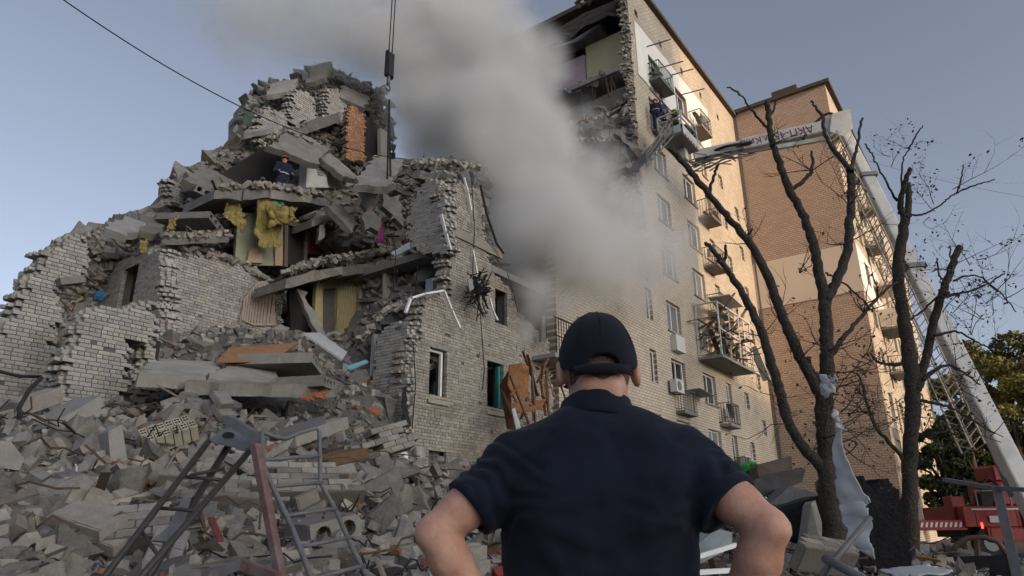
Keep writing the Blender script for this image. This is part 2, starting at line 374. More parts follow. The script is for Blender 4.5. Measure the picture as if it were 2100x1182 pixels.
# unseen blocks behind the photographer, sized and set to throw the evening shade
CY = -220.0; DY = T0-CY; TE = tan(SUN_EL)*sqrt(1+0.0196); SX = DY*SUN_DIR[0]/SUN_DIR[1]*-1     # the sun's rays drift by SX between there and here
tb = empty('shade_tower', (-60, CY-8, 0), 'unseen tall block of flats behind the photographer, shaped to throw shade over the yard', 'building')
m = MB(); m.box((-30+SX, CY-16, 0),(31.6+SX, CY, 31+DY*TE)); m.build('wall', M_brick_far, tb)
lb = empty('long_block', (70, CY-8, 0), 'unseen lower block of flats beside the tower, shaped to shade the foot of the facade', 'building')
m = MB(); m.box((31.65+SX, CY-16.2, 0),(43.3+SX, CY-.2, 8.6+DY*TE)); m.build('wall', M_brick_far, lb)
# ================================================================ broken-piece library
def hull(pts):
    bm = bmesh.new(); [bm.verts.new(p) for p in pts]
    bmesh.ops.convex_hull(bm, input=bm.verts[:]); bmesh.ops.delete(bm, geom=[v for v in bm.verts if not v.link_faces], context='VERTS')
    bmesh.ops.triangulate(bm, faces=bm.faces[:]); bmesh.ops.recalc_face_normals(bm, faces=bm.faces[:])
    bm.verts.index_update()
    V = np.array([v.co[:] for v in bm.verts], float); F = np.array([[v.index for v in f.verts] for f in bm.faces], int); bm.free(); return V, F
def mb_arrays(mb):
    bm = bmesh.new(); me = mb.mesh('t'); bm.from_mesh(me); bmesh.ops.recalc_face_normals(bm, faces=bm.faces[:]); bmesh.ops.triangulate(bm, faces=bm.faces[:]); bm.verts.index_update()
    V = np.array([v.co[:] for v in bm.verts], float); F = np.array([[v.index for v in f.verts] for f in bm.faces], int); bm.free(); bpy.data.meshes.remove(me); return V, F
def lump(n=11, asp=(1,.75,.55)):
    p = RNG.uniform(-.5, .5, (n, 3)); m = np.abs(p).max(1, keepdims=True); p = p/m*0.5*RNG.uniform(.75, 1.0, (n, 1)); return hull(p*np.array(asp))
def rough(vf, amp=.06, keep=.5):
    """break up a smooth hull: split every face once and push the new points in and out"""
    V, F = vf; bm = bmesh.new(); vs = [bm.verts.new(v) for v in V]; [bm.faces.new([vs[i] for i in f]) for f in F]
    bmesh.ops.subdivide_edges(bm, edges=bm.edges[:], cuts=1, use_grid_fill=True); bmesh.ops.triangulate(bm, faces=bm.faces[:]); bm.verts.index_update(); bm.normal_update()
    P = np.array([v.co[:] for v in bm.verts]); N_ = np.array([v.normal[:] for v in bm.verts]); o = RNG.uniform(0, 50)
    d = np.array([mnoise.noise((p[0]*3.1+o, p[1]*3.1, p[2]*3.1)) for p in P])+.5*RNG.normal(0, 1, len(P)); P = P+N_*(d*amp*.6)[:,None]
    G = np.array([[v.index for v in f.verts] for f in bm.faces], int); bm.free(); return P, G
def chip_box(l, w, h, k=2):
    c = np.array([(x, y, z) for x in (-l/2, l/2) for y in (-w/2, w/2) for z in (-h/2, h/2)]); pts = list(c+RNG.normal(0, 0.003, c.shape))
    for _ in range(k):
        i = RNG.integers(len(pts)); q = pts.pop(i); s = np.sign(q)
        for ax in range(3):
            r = q.copy(); r[ax] -= s[ax]*RNG.uniform(.15, .45)*(l, w, h)[ax]; pts.append(r)
    return hull(np.array(pts))
def shard(th=0.16):
    n = RNG.integers(5, 8); an = np.sort(RNG.uniform(0, 2*pi, n)+np.linspace(0, .01, n)); r = RNG.uniform(.32, .55, n)
    o = np.stack([np.cos(an)*r, np.sin(an)*r*.75], 1); top = np.c_[o, np.full(n, th/2)]; bot = np.c_[o*RNG.uniform(.88, 1.04, (n, 1)), np.full(n, -th/2)]
    return hull(np.r_[top, bot])
def brickwork(rows, cols, lean=0.0):
    """a lump of masonry still held by its mortar, ragged outline"""
    m = MB(); L, H, D = .262, .098, .25
    for r in range(rows):
        lo = RNG.integers(0, 2); hi = cols-RNG.integers(0, 2)
        if r in (0, rows-1): lo += RNG.integers(0, 2); hi -= RNG.integers(0, 2)
        x0 = (-cols/2)*L+(L/2 if r % 2 else 0)
        for c in range(lo, max(lo+1, hi)):
            x = x0+c*L; z = (r-rows/2)*H; e = .006
            m.box((x+e, -D/2-RNG.uniform(0, .008), z+e), (x+L-e, D/2+RNG.uniform(0, .008), z+H-e), jit=.004)
        m.box((x0+lo*L+.01, -D/2+.012, (r-rows/2)*H-.002), (x0+max(lo+1, hi)*L-.01, D/2-.012, (r+1-rows/2)*H+.001))
    return mb_arrays(m)
def hollow_slab(L, W, Hh=0.22, holes=5):
    """hollow-core floor plank: length along x, round voids open at both ends"""
    m = MB(); pitch = W/holes; r = Hh*0.34; seg = 10
    for sx in (0, 1):
        x = L*sx
        for h in range(holes):
            y0, y1 = -W/2+h*pitch, -W/2+(h+1)*pitch; yc = (y0+y1)/2
            ring = [(x, yc+r*cos(2*pi*k/seg), r*sin(2*pi*k/seg)) for k in range(seg)]
            cor = [(x, y1, 0), (x, y1, Hh/2), (x, yc, Hh/2), (x, y0, Hh/2), (x, y0, 0), (x, y0, -Hh/2), (x, yc, -Hh/2), (x, y1, -Hh/2)]
            ii = [0, 1, 2.5, 4, 5, 6, 7.5, 9]
            vs = ring+cor
            fs = []
            for k in range(8):
                a = int(round(k*seg/8)) % seg; b = int(round((k+1)*seg/8)) % seg
                f = [10+k, 10+(k+1) % 8]; seq = [b]; q = b
                while q != a: q = (q-1) % seg; seq.append(q)
                fs.append(tuple(f+seq))
            m.add(vs, fs)
            if sx == 0:
                tube = [(xx, yc+r*cos(2*pi*k/seg), r*sin(2*pi*k/seg)) for xx in (0, L) for k in range(seg)]
                m.add(tube, [(k, (k+1) % seg, seg+(k+1) % seg, seg+k) for k in range(seg)])
    c = [(0,-W/2,-Hh/2),(L,-W/2,-Hh/2),(L,W/2,-Hh/2),(0,W/2,-Hh/2),(0,-W/2,Hh/2),(L,-W/2,Hh/2),(L,W/2,Hh/2),(0,W/2,Hh/2)]
    m.add(c, [(0,3,2,1),(4,5,6,7),(0,1,5,4),(2,3,7,6)])
    return m
LIB = {
 'lump': [rough(lump(RNG.integers(8, 12), (1, RNG.uniform(.6, 1), RNG.uniform(.4, .85)))) for _ in range(28)],
 'grit': [lump(7, (1, .8, .7)) for _ in range(8)],
 'brick': [chip_box(.25, .12, .088, RNG.integers(0, 3)) for _ in range(8)],
 'half': [chip_box(RNG.uniform(.1, .17), .12, .088, 2) for _ in range(8)],
 'shard': [rough(shard(RNG.uniform(.1, .2)), .035) for _ in range(12)],
 'masonry': [brickwork(int(RNG.integers(3, 8)), int(RNG.integers(2, 5))) for _ in range(8)],
 'plank': [chip_box(1, RNG.uniform(.03, .075), .022, 0) for _ in range(4)],
}
LIBME = {}
def lib_mesh(kind, i, mt):
    k = (kind, i, mt.name)
    if k not in LIBME:
        V, F = LIB[kind][i]; me = np_mesh(kind, V, F, tint=np.full(len(F), 0.5)); me.materials.append(mt); LIBME[k] = me
    return LIBME[k]
def rand_rot(normal, flat):
    """rotation matrix: z roughly along normal (flat=1) or anything (flat=0)"""
    n = np.asarray(normal, float)+RNG.normal(0, 1, 3)*(1-flat)*1.3+1e-6; n /= np.linalg.norm(n)
    a = RNG.normal(0, 1, 3); a -= n*(a@n); a /= np.linalg.norm(a); b = np.cross(n, a); return np.stack([a, b, n], 1)
class Pieces:
    """pieces waiting to become single things or one mass"""
    def __init__(s): s.items = []
    def put(s, kind, p, size, normal=(0,0,1), flat=.5, i=None, R=None, mt=None):
        i = int(RNG.integers(len(LIB[kind]))) if i is None else i
        s.items.append((kind, i, np.asarray(p, float), size, rand_rot(normal, flat) if R is None else R, mt))
    def mass(s, name, items, mt, label, cat):
        Vs, Fs, Ts, b = [], [], [], 0
        for kind, i, p, size, R, _ in items:
            V, F = LIB[kind][i]; Vs.append((V*size)@R.T+p); Fs.append(F+b); b += len(V); Ts.append(np.full(len(F), RNG.uniform()))
        if not Vs: return None
        o = link(name, np_mesh(name, np.concatenate(Vs), np.concatenate(Fs), np.concatenate(Ts)), mt)
        return tag(o, label, cat, kind='stuff')

# ================================================================ brick walls laid brick by brick
_bm = {}
def brick_mesh(kind, mt):
    k = (kind, mt.name)
    if k not in _bm:
        l = 1.0
        m = MB(); m.box((-l/2, -.06, -.5), (l/2, .05, .5), jit=.0); me = m.mesh('brick'); me.materials.append(mt); _bm[k] = me
    return _bm[k]
def in_poly(poly, x, y):
    r = False; n = len(poly); j = n-1
    for i in range(n):
        xi, yi = poly[i]; xj, yj = poly[j]
        if (yi > y) != (yj > y) and x < (xj-xi)*(y-yi)/(yj-yi)+xi: r = not r
        j = i
    return r
def brick_wall(thing, O, A, N, poly, holes=(), thick=.38, mt=None, mortar=None, singles=300, lean=0.0, ragged=.035, course=.083, missing=.012, core=True, blen=None, rough_ends=True):
    """O origin, A unit direction along the wall, N outward normal, poly [(a,z)] outline; bricks become children of thing"""
    mt = mt or M_brickpc; mortar = mortar or M_mortar
    O = np.asarray(O, float); A = np.asarray(A, float); N = np.asarray(N, float); Z = np.array([0, 0, 1.0])+N*lean
    a0 = min(p[0] for p in poly); a1 = max(p[0] for p in poly); z0 = min(p[1] for p in poly); z1 = max(p[1] for p in poly)
    out = []; ends = []; cm = MB(); base = np.array(thing.location[:])
    def P(a, d, z): return O+A*a-N*d+Z*z
    for r in range(int((z1-z0)/course)+1):
        z = z0+(r+.5)*course; head = (r % 3 == 2); BL = (blen or course*2.75); pitch = BL/2 if head else BL
        x = a0-pitch*(.5 if r % 2 else 0.12)
        run = None
        while x < a1+pitch:
            c = x+pitch/2; jx = RNG.normal(0, ragged)
            e0, e1 = x, x+pitch
            for h in holes:                              # bricks are cut clean at openings
                if h[2] < z < h[3]:
                    if e0 < h[0] < e1: e1 = h[0]
                    elif e0 < h[1] < e1: e0 = h[1]
            ok = in_poly(poly, c+jx, z+RNG.normal(0, ragged*.5)) and not any(h[0]-.001 <= (e0+e1)/2 <= h[1]+.001 and h[2] < z < h[3] for h in holes) and e1-e0 > .02
            if ok:
                if RNG.uniform() > missing: out.append(((e0+e1)/2, z, 'h' if head else 's', (e1-e0)/pitch))
                run = [e0, e1] if run is None else [run[0], e1]
            if ok and e1 < x+pitch-.001 and run:
                ok = False
            if (not ok or x+pitch >= a1+pitch) and run:
                if core:
                    q0, q1 = run[0]+.05, run[1]-.05
                    vs = [P(q0,.014,z-course/2-.001),P(q1,.014,z-course/2-.001),P(q1,thick,z-course/2-.001),P(q0,thick,z-course/2-.001),P(q0,.014,z+course/2),P(q1,.014,z+course/2),P(q1,thick,z+course/2),P(q0,thick,z+course/2)]
                    cm.add(vs, [(0,3,2,1),(4,5,6,7),(0,1,5,4),(1,2,6,5),(2,3,7,6),(3,0,4,7)])
                    for q, sg in ((run[0], -1), (run[1], 1)) if rough_ends else ():
                        if any(abs(q-h[0]) < .03 or abs(q-h[1]) < .03 for h in holes if h[2]-.1 < z < h[3]+.1): continue
                        for dd in np.arange(.10, thick-.05, .12): ends.append((q+sg*RNG.uniform(-.05, .012), dd+.06, z))
                run = None
            x += pitch
    if core: cm.build('wall_core', mortar, thing)
    order = sorted(range(len(out)), key=lambda k: np.linalg.norm(P(out[k][0], 0, out[k][1])-_C))
    Rm = np.stack([A, -N, Z], 1)
    bulk = MB()
    for q, k in enumerate(order):
        c, z, kd, fx = out[k]; p = P(c+RNG.normal(0, .002), .046+RNG.normal(0, .0025), z)
        if q < singles:
            o = bpy.data.objects.new('brick', brick_mesh(kd, mt)); COL.objects.link(o); o.parent = thing
            M = Matrix([[*Rm[i], (p-base)[i]] for i in range(3)]+[[0,0,0,1]]); o.matrix_basis = M @ Matrix.Rotation(random.gauss(0, .006), 4, 'Y') @ Matrix.Diagonal(((BL if kd == 's' else BL/2)*fx-.012, 1, course-.011, 1))
        else:
            l = ((BL if kd == 's' else BL/2)*fx-.012)/2; hz = (course-.011)/2; t = RNG.uniform()
            j = RNG.normal(0, .002, (8, 3))
            loc = np.array([(sx*l, sy, sz*hz) for sz in (-1, 1) for (sx, sy) in ((-1,-.06),(1,-.06),(1,.05),(-1,.05))])+j
            bulk.add(loc@Rm.T+p, [(4,5,6,7),(0,1,5,4),(1,2,6,5),(3,0,4,7),(0,3,2,1)], tint=t)
    for (a, dd, z) in ends:
        loc = np.array([(sx*BL*.48, sy*.055, sz*(course*.44)) for sz in (-1, 1) for (sx, sy) in ((-1,-1),(1,-1),(1,1),(-1,1))])+RNG.normal(0, .006, (8, 3)); an = RNG.normal(0, .12); ca_, sa_ = cos(an), sin(an)
        loc = loc@np.array([[ca_, sa_, 0], [-sa_, ca_, 0], [0, 0, 1]]); bulk.add(loc@Rm.T+P(a, dd, z), [(4,5,6,7),(0,1,5,4),(1,2,6,5),(2,3,7,6),(3,0,4,7),(0,3,2,1)], tint=RNG.uniform())
    if bulk.f:
        o = bulk.build('brickwork', mt, thing, fix=False); o['kind'] = 'stuff'
    return out
def project(p): d = np.asarray(p, float)-_C; k = d@_F; return 1050+FPX*(d@_R)/k, 591-FPX*(d@_U)/k
def polyT(px, t, x0=0.0): return [(p[0]-x0, p[2]) for p in (onT(x, y, t) for x, y in px)]
def polyS(px, s, y0=0.0): return [(p[1]-y0, p[2]) for p in (onS(x, y, s) for x, y in px)]
# ================================================================ the collapsed left half
M_brick_l = mat('silicate_brick_grey', (0.40,0.385,0.36), var=0.2, nscale=9, bump=0.35, bscale=60, tintvar=0.22, stain=(0.22,0.205,0.185), stain_scale=0.7, stain_amt=0.55)
# centre: corner of the long facade that still stands four floors high
cor = empty('corner_section', (12.2, 12, 0), 'four-storey brick corner of the ruined block with empty window openings', 'building')
cp = polyT([(832,1010),(837,860),(838,715),(862,690),(866,615),(925,608),(921,560),(917,450),(912,392),(935,372),(985,392),(990,430),(992,480),(1000,520),(1004,548),(1048,600),(1060,640),(1105,680),(1125,700),(1140,900),(1140,1010)], 12.0)
cp = [(a, z if z > 2.3 else 0.8) for a, z in cp]
chol = [(12.88,13.55,4.42,5.72),(15.32,16.1,4.42,5.78),(12.95,13.62,2.5,3.06),(15.7,16.3,7.05,8.1)]
brick_wall(cor, (0,12.0,0), (1,0,0), (0,-1,0), cp, chol, thick=.42, ragged=.04)
for (a, b, z, zz) in chol[:2]:
    m = MB(); m.box((a-.06, 11.93, z-.2), (b+.06, 12.2, z-.1)); m.build('sill', M_brickpc, cor)
    m = MB(); m.box((a-.22, 11.975, zz+.002), (b+.22, 12.3, zz+.12)); m.build('lintel', M_concrete, cor)
m = MB(); m.box((13.46, 12.12, 4.45), (13.53, 12.2, 5.7)).box((12.9, 12.12, 5.63), (13.46, 12.2, 5.7)); m.build('window_frame', M_whitepvc, cor)
m = MB(); m.box((16.0, 12.1, 4.5), (16.09, 12.22, 5.75)); o = m.build('window_frame', mat('teal_paint', (0.04,0.24,0.23), tintvar=0), cor); o['label'] = 'teal painted window jamb'
m = MB()
for x in np.linspace(12.99, 13.6, 4): m.tube([(x, 12.05, 2.48), (x, 12.05, 3.06)], .011, 6)
for i, z in enumerate((2.62, 2.78, 2.93)): m.tube([(12.97, 12.045, z), (13.62, 12.045, z)], .009, 6)
m.build('window_bars', M_greymetal, cor)
for q, (a, b, z, zz) in enumerate(chol[:2]):   # plastered room behind the openings
    m = MB(); m.box((a-.5, 13.6, z-.6), (b+.9, 13.7, zz+.5)); m.build('room_wall', mat('room_plaster', (0.46,0.45,0.43), var=.12, tintvar=0), cor)
m = MB(); m.box((12.7, 12.6, 2.2), (14.1, 12.7, 3.3)); m.build('shade_backing', M_shade, cor)  # dark boxes stand in for the shade inside these openings
m = MB(); m.box((15.4, 12.6, 6.6), (16.8, 12.7, 8.5)); m.build('shade_backing', M_shade, cor)
for z in (3.5, 6.3, 9.1):
    m = MB(); m.box((13.9, 12.43, z-.22), (19.2, 17.5, z)); m.build('floor_slab', M_concrete, cor)
m = MB(); m.box((13.2, 11.93, 9.15), (16.0, 12.0, 9.42)); m.build('concrete_band', M_concrete, cor)
# its cross wall, seen end-on above the fallen rooms
crw = empty('cross_wall', (13.3, 12.5, 9), 'grey brick cross wall standing at the top of the ruined corner', 'wall')
brick_wall(crw, (13.28,0,0), (0,-1,0), (-1,0,0), [(-a, z) for a, z in polyS([(912,390),(880,366),(855,390),(838,440),(835,490),(860,520),(915,520)], 13.28)], thick=.3, mt=M_brick_l)
ret = empty('pilaster', (11.9, 12.2, 3), 'whitish brick return wall left of the empty ground floor window', 'wall')
brick_wall(ret, (12.05,0,0), (0,-1,0), (-1,0,0), [(-12.45,2.2),(-11.98,2.2),(-11.98,6.1),(-12.45,6.3),(-13.1,6.0),(-13.3,4.0),(-13.2,2.2)], thick=.16, mt=M_brick_l, singles=200, course=.085)
# long spine wall behind the fallen front rooms
spn = empty('spine_wall', (8.5, 18, 4), 'broad pale brick spine wall rising from the sloping rubble', 'wall')
sp_px = [(322,508),(345,500),(430,518),(500,545),(578,600),(575,665),(540,700),(430,715),(345,740),(322,740)]
brick_wall(spn, (0,17.6,0), (1,0,0), (0,-1,0), polyT(sp_px, 17.6), thick=.5, mt=M_brick_l, ragged=.04, course=.082)
pan = empty('wall_panel', tuple(onT(530,650,17.5)), 'pinkish ribbed wall panel left hanging at the end of the pale spine wall', 'panel')
c0 = onT(493,650,17.52); c1 = onT(545,572,17.52); c2 = onT(566,665,17.52)
pl = [onT(x,y,17.5) for x,y in ((493,655),(500,615),(525,580),(548,575),(562,600),(566,668),(520,668))]
m = MB(); m.poly(pl, (0,.05,0)); m.build('sheet', mat('pink_panel', (0.42,0.34,0.29), tintvar=0, var=.2), pan)
m = MB()
for k in range(12):
    m = MB(); x = 494+6*k; top = np.interp(x, [494,500,525,548,562], [640,615,582,577,602]); p = onT(x,top+4,17.48); q = onT(x,664,17.48); m.bar(p, (p[0],q[1],q[2]), .03, .02); m.build('rib', mat('pink_panel', (0.42,0.34,0.29)), pan)
# cross wall running back, with a doorway
bck = empty('brick_wall', (8, 19, 4), 'grey brick wall running back with a dark doorway above the leaning pier', 'wall')
pw = polyS([(112,600),(160,562),(330,512),(330,720),(300,720),(110,720)], 8.0)
brick_wall(bck, (8.0,0,0), (0,-1,0), (-1,0,0), [(-a, z) for a, z in pw], [(-19.0,-18.15,5.6,8.0)], thick=.4, mt=M_brick_l, course=.082)
m = MB(); m.box((8.3,18.0,5.4),(8.5,19.2,8.3)); m.build('shade_backing', M_shade, bck)  # dark box for the shade beyond the doorway
# leaning pier in front
pier = empty('brick_pier', tuple(onT(200,850,13)), 'broken whitish brick pier with a dark doorway, front left of the ruin', 'wall')
pp = polyT([(165,665),(183,640),(205,622),(240,636),(262,628),(312,618),(314,640),(303,700),(262,702),(252,830),(244,905),(95,905),(118,850),(135,780),(150,705)], 13.0)
brick_wall(pier, (0,13.0,0), (1,0,0), (0,-1,0), pp, thick=.5, mt=M_brick_l, ragged=.04, lean=0.0, course=.075)
m = MB(); m.box(tuple(onT(262,830,13.9)-np.array([0,0,.6])), tuple(onT(330,700,13.9)+np.array([0,.1,0]))); m.build('shade_backing', M_shade, pier)  # dark box painted as the doorway's shade
# side of the pier (facing the doorway)
pe = empty('pier_side_wall', tuple(onT(306,850,13.1)), 'narrow brick jamb on the right of the pier doorway', 'wall')
brick_wall(pe, (0,13.35,0), (1,0,0), (0,-1,0), polyT([(300,640),(318,640),(318,840),(292,840)], 13.35), thick=.3, mt=M_brick_l, singles=150, course=.075)
# stepped gable wall at the far left
gab = empty('gable_wall', tuple(onT(60,820,14.6)), 'stepped remains of a whitish brick gable wall at the far left', 'wall')
gp = polyT([(-60,760),(-20,700),(0,682),(28,655),(40,620),(60,572),(85,560),(100,520),(122,505),(132,488),(172,478),(170,575),(122,578),(112,690),(100,760),(108,905),(-60,905)], 14.6)
brick_wall(gab, (0,14.6,0), (1,0,0), (0,-1,0), gp, thick=.45, mt=M_brick_l, ragged=.04, course=.078)
m = MB(); m.bar(onT(118,580,14.5), onT(168,575,14.5), .3, .14); m.build('lintel', M_concrete, gab)

# rooms: coloured wall faces left standing
def facepanel(name, px, t, m_, label, cat='wall', thick=.12, plane='t', grp=None):
    pts = [onT(x, y, t) if plane == 't' else onS(x, y, t) for x, y in px]
    o = MB(); o.poly(pts, (0, thick, 0) if plane == 't' else (thick, 0, 0))
    ob = o.build(name, m_); return tag(ob, label, cat, grp)
M_green = mat('pale_green_plaster', (0.33,0.345,0.25), var=.25, nscale=3, tintvar=0, stain=(0.24,0.22,0.17), stain_scale=1.5)
M_yellow = mat('yellow_wallpaper', (0.45,0.39,0.21), var=.15, nscale=4, tintvar=0, stain=(0.30,0.27,0.19), stain_scale=1.2)
M_cream = mat('cream_plaster', (0.46,0.43,0.37), var=.2, nscale=2, tintvar=0, stain=(0.28,0.26,0.23), stain_scale=1.2)
M_peach = mat('peach_plaster', (0.43,0.32,0.23), var=.2, nscale=3, tintvar=0)
facepanel('plaster_wall', [(482,540),(486,470),(510,440),(545,430),(585,455),(583,545),(530,545)], 17.75, M_green, 'pale green plastered wall of a torn open third-floor room')
facepanel('plaster_wall', [(508,538),(512,512),(535,508),(540,540)], 17.6, M_peach, 'peach coloured plaster patch low on the pale green wall')
facepanel('plaster_wall', [(565,545),(563,470),(588,462),(586,545)], 17.65, M_peach, 'peach wall strip left of the dark third-floor doorway')
dr = empty('doorway', tuple(onT(605,545,17.7)), 'dark doorway with a pale timber frame on the third floor', 'doorway')
m = MB(); m.poly([onT(x,y,17.7) for x,y in ((587,545),(587,462),(625,462),(623,540))], (0,.05,0)); m.build('opening', M_shade, dr)  # dark sheet in place of the shaded room beyond
m = MB(); a,b,c,d = [onT(x,y,17.6) for x,y in ((585,548),(586,458),(628,466),(625,540))]; m.bar(a,b,.09,.12).bar(b,c,.09,.12).bar(c,d,.09,.12); m.build('door_frame', M_palewood, dr)
facepanel('painted_wall', [(628,468),(660,462),(665,520),(628,522)], 17.9, mat('dull_red', (0.16,0.04,0.035), tintvar=0), 'dull red wall panel right of the third-floor doorway', 'panel')
# yellow room one floor below
yl = empty('room_wall', tuple(onT(690,690,16.8)), 'yellow papered room wall with a grey door opening', 'wall')
m = MB(); m.poly([onT(x,y,16.8) for x,y in ((645,690),(648,580),(662,562),(738,556),(738,700),(692,690),(692,590),(662,592),(662,690))], (0,.15,0)); m.build('wallpaper', M_yellow, yl)
m = MB(); m.poly([onT(x,y,16.95) for x,y in ((660,690),(660,590),(694,588),(694,690))], (0,.06,0)); m.build('door', mat('grey_door', (0.13,0.12,0.115), tintvar=0), yl)
m = MB()
for k in range(9): m = MB(); x = 698+4.6*k; p = onT(x,561,16.78); q = onT(x,692,16.78); m.bar(p,(p[0],p[1],q[2]),.02,.012); m.build('batten', M_yellow, yl)
facepanel('plaster_wall', [(738,556),(790,560),(786,590),(765,640),(750,695),(738,700)], 16.6, M_cream, 'cream wall to the right of the yellow papered room')
facepanel('plaster_wall', [(790,560),(880,540),(905,600),(870,620),(790,630)], 15.2, M_cream, 'grey-white wall with cabinets behind the broken corner window')
facepanel('shade_panel', [(598,690),(592,600),(600,580),(650,575),(650,690)], 17.4, M_shade, 'black panel as the shade of the hallway gap left of the yellow papered room', 'opening')  # near-black panel paints the hallway's shade
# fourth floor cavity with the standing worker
facepanel('shade_panel', [(440,395),(450,360),(545,300),(620,320),(625,385),(560,392)], 19.2, M_shade, 'dark panel as the shadowy back of the fourth-floor cavity behind the worker', 'opening', .3)  # dark panel paints the shade deep in the cavity
facepanel('white_wall', [(628,385),(630,330),(645,318),(668,320),(672,385)], 17.9, mat('white_plaster', (0.56,0.55,0.53), var=.2, nscale=3, tintvar=0), 'white plastered wall stub with a vent right of the standing worker', 'wall', .4)
facepanel('white_wall', [(672,385),(672,325),(700,340),(720,378),(705,388)], 18.1, M_cream, 'cracked off-white wall stub beside the vented one', 'wall', .3)
vent = MB()
for k in range(4): p = onT(651,343+5*k,17.86); q = onT(663,345+5*k,17.86); vent.bar(p,q,.02,.03)
tag(vent.build('vent_grille', M_greymetal), 'small dark vent grille on the white wall stub', 'vent')
# fifth floor: orange brick room wall and dark window
org = empty('brick_wall', tuple(onT(728,330,18.6)), 'orange brick wall high in the ruin beside a dark window gap', 'wall')
brick_wall(org, (0,18.6,0), (1,0,0), (0,-1,0), polyT([(709,328),(712,228),(724,216),(748,238),(748,330)], 18.6), thick=.3, mt=mat('orange_brick', (0.42,0.22,0.125), var=.25, nscale=7, tintvar=.3, stain=(.45,.38,.3), stain_scale=1.5), mortar=mat('pale_mortar',(0.36,0.31,0.26)), singles=150, ragged=.012, course=.075, missing=0, rough_ends=False)
facepanel('shade_panel', [(748,330),(748,238),(782,262),(784,332)], 18.9, M_shade, 'dark panel as the shade of the window gap right of the orange brick wall', 'opening', .2)  # dark panel paints the shade inside the window gap
facepanel('plaster_wall', [(781,332),(781,262),(800,276),(800,330)], 18.5, M_cream, 'pale wall strip right of the high window gap', 'wall', .2)

# ---------------------------------------------------------------- floor slabs, whole and broken
M_slab = mat('slab_concrete', (0.235,0.226,0.212), var=0.35, nscale=3, bump=.9, bscale=14, tintvar=.25, stain=(0.13,0.125,0.12), stain_scale=1.6)
M_slabtop = mat('slab_plaster', (0.34,0.33,0.315), var=0.35, nscale=2.2, tintvar=.15, stain=(0.24,0.235,0.23), stain_scale=2.0, stain_amt=.8)
def slab(corners, th, label, mt=None, jag=.05, name='floor_slab'):
    """corners [(x,y,t)] of the visible face; th offset vector; edges jagged"""
    P = [onT(x, y, t) for x, y, t in corners]; ring = []
    for i in range(len(P)):
        a, b = P[i], P[(i+1) % len(P)]; k = max(1, int(np.linalg.norm(b-a)/.3))
        for j in range(k): ring.append(a+(b-a)*(j/k)+(RNG.normal(0, jag, 3)*np.array([1,1,.4]) if j else 0))
    m = MB(); m.poly(ring, th); return tag(m.build(name, mt or M_slab), label, 'slab')
def slab3(a, b, d, th, label, mt=None, jag=.06, name='floor_slab', cat='slab', cutc=0.0):
    """flat slab: corners a, b, d (x,y,t) span it, th metres thick away from the viewer; broken edges, flat faces"""
    A, B, D_ = onT(*a), onT(*b), onT(*d); e1, e2 = B-A, D_-A; nrm = np.cross(e1, e2); nrm /= np.linalg.norm(nrm); nrm = nrm if nrm@(A-_C) > 0 else -nrm; n1, n2 = max(2, int(np.linalg.norm(e1)/.22)), max(2, int(np.linalg.norm(e2)/.22)); uv = []
    l1, l2 = np.linalg.norm(e1), np.linalg.norm(e2)
    for k in range(n1): uv.append((k/n1, RNG.normal(0, jag)/l2))
    for k in range(n2): uv.append((1+RNG.normal(0, jag)/l1, k/n2))
    for k in range(n1): uv.append((1-k/n1, 1+RNG.normal(0, jag)/l2))
    for k in range(n2): uv.append((RNG.normal(0, jag)/l1, 1-k/n2))
    m = MB(); m.poly([A+e1*u+e2*v for u, v in uv], nrm*th); return tag(m.build(name, mt or M_slab), label, cat)
def ledge(px, t, depth, h, label, mt=None, name='floor_slab'):
    """broken edge of a floor: straight lengths of slab butted end to end along px, each a little out of line"""
    e = empty(name, tuple(onT(*px[0], t)), label, 'slab')
    for (x0, y0), (x1, y1) in zip(px, px[1:]):
        p, q = onT(x0, y0, t+RNG.uniform(-.1, .1)), onT(x1, y1, t+RNG.uniform(-.1, .1)); d = q-p; L = np.linalg.norm(d); k = max(2, int(L/.35)); m = MB(); top, bot = [], []
        for r in range(k+1):
            c = p+d*(r/k); j0 = RNG.normal(0, .05); top.append((c+np.array([0, j0, RNG.normal(0, .012)]))); bot.append(c+np.array([0, j0+RNG.normal(0, .03), -h+RNG.normal(0, .025)]))
        V = top+bot+[v+np.array([0, depth, .02]) for v in top]+[v+np.array([0, depth, 0]) for v in bot]; n_ = k+1; F = []
        for r in range(k): F += [(r, r+1, n_+r+1, n_+r), (r+1, r, 2*n_+r, 2*n_+r+1), (n_+r, n_+r+1, 3*n_+r+1, 3*n_+r), (2*n_+r+1, 2*n_+r, 3*n_+r, 3*n_+r+1)]
        F += [(0, n_, 3*n_, 2*n_), (k, 2*n_+k, 3*n_+k, n_+k)]; m.add(V, F); m.build('slab_length', mt or M_slab, e)
    return e
slab3((285,766,11.5),(424,774,11.4),(332,736,12.9), .22, 'wide fallen slab with whitish top on the heap below the spine wall', M_slabtop)
slab3((428,775,11.45),(556,782,11.5),(470,742,12.8), .22, 'second whitish slab lying right of the wide one', M_slabtop)
slab3((380,782,11.2),(688,792,11.3),(420,770,12.3), .24, 'dark fallen slab edge under the whitish slab', M_slab)
slab3((216,466,17.4),(262,484,17.1),(256,442,18.4), .2, 'tilted pale slab on top of the left wall', M_slabtop)
slab3((268,470,17.6),(322,482,17.5),(292,441,18.8), .2, 'second tilted slab on top of the left wall', M_slab)
slab3((374,366,17.8),(448,402,17.6),(414,338,18.9), .2, 'slanting dusty slab at the left edge of the fourth floor', M_slab)
slab3((332,492,17.2),(468,488,17.0),(345,474,18.2), .14, 'thin flat slab lying over the wall head', M_slab)
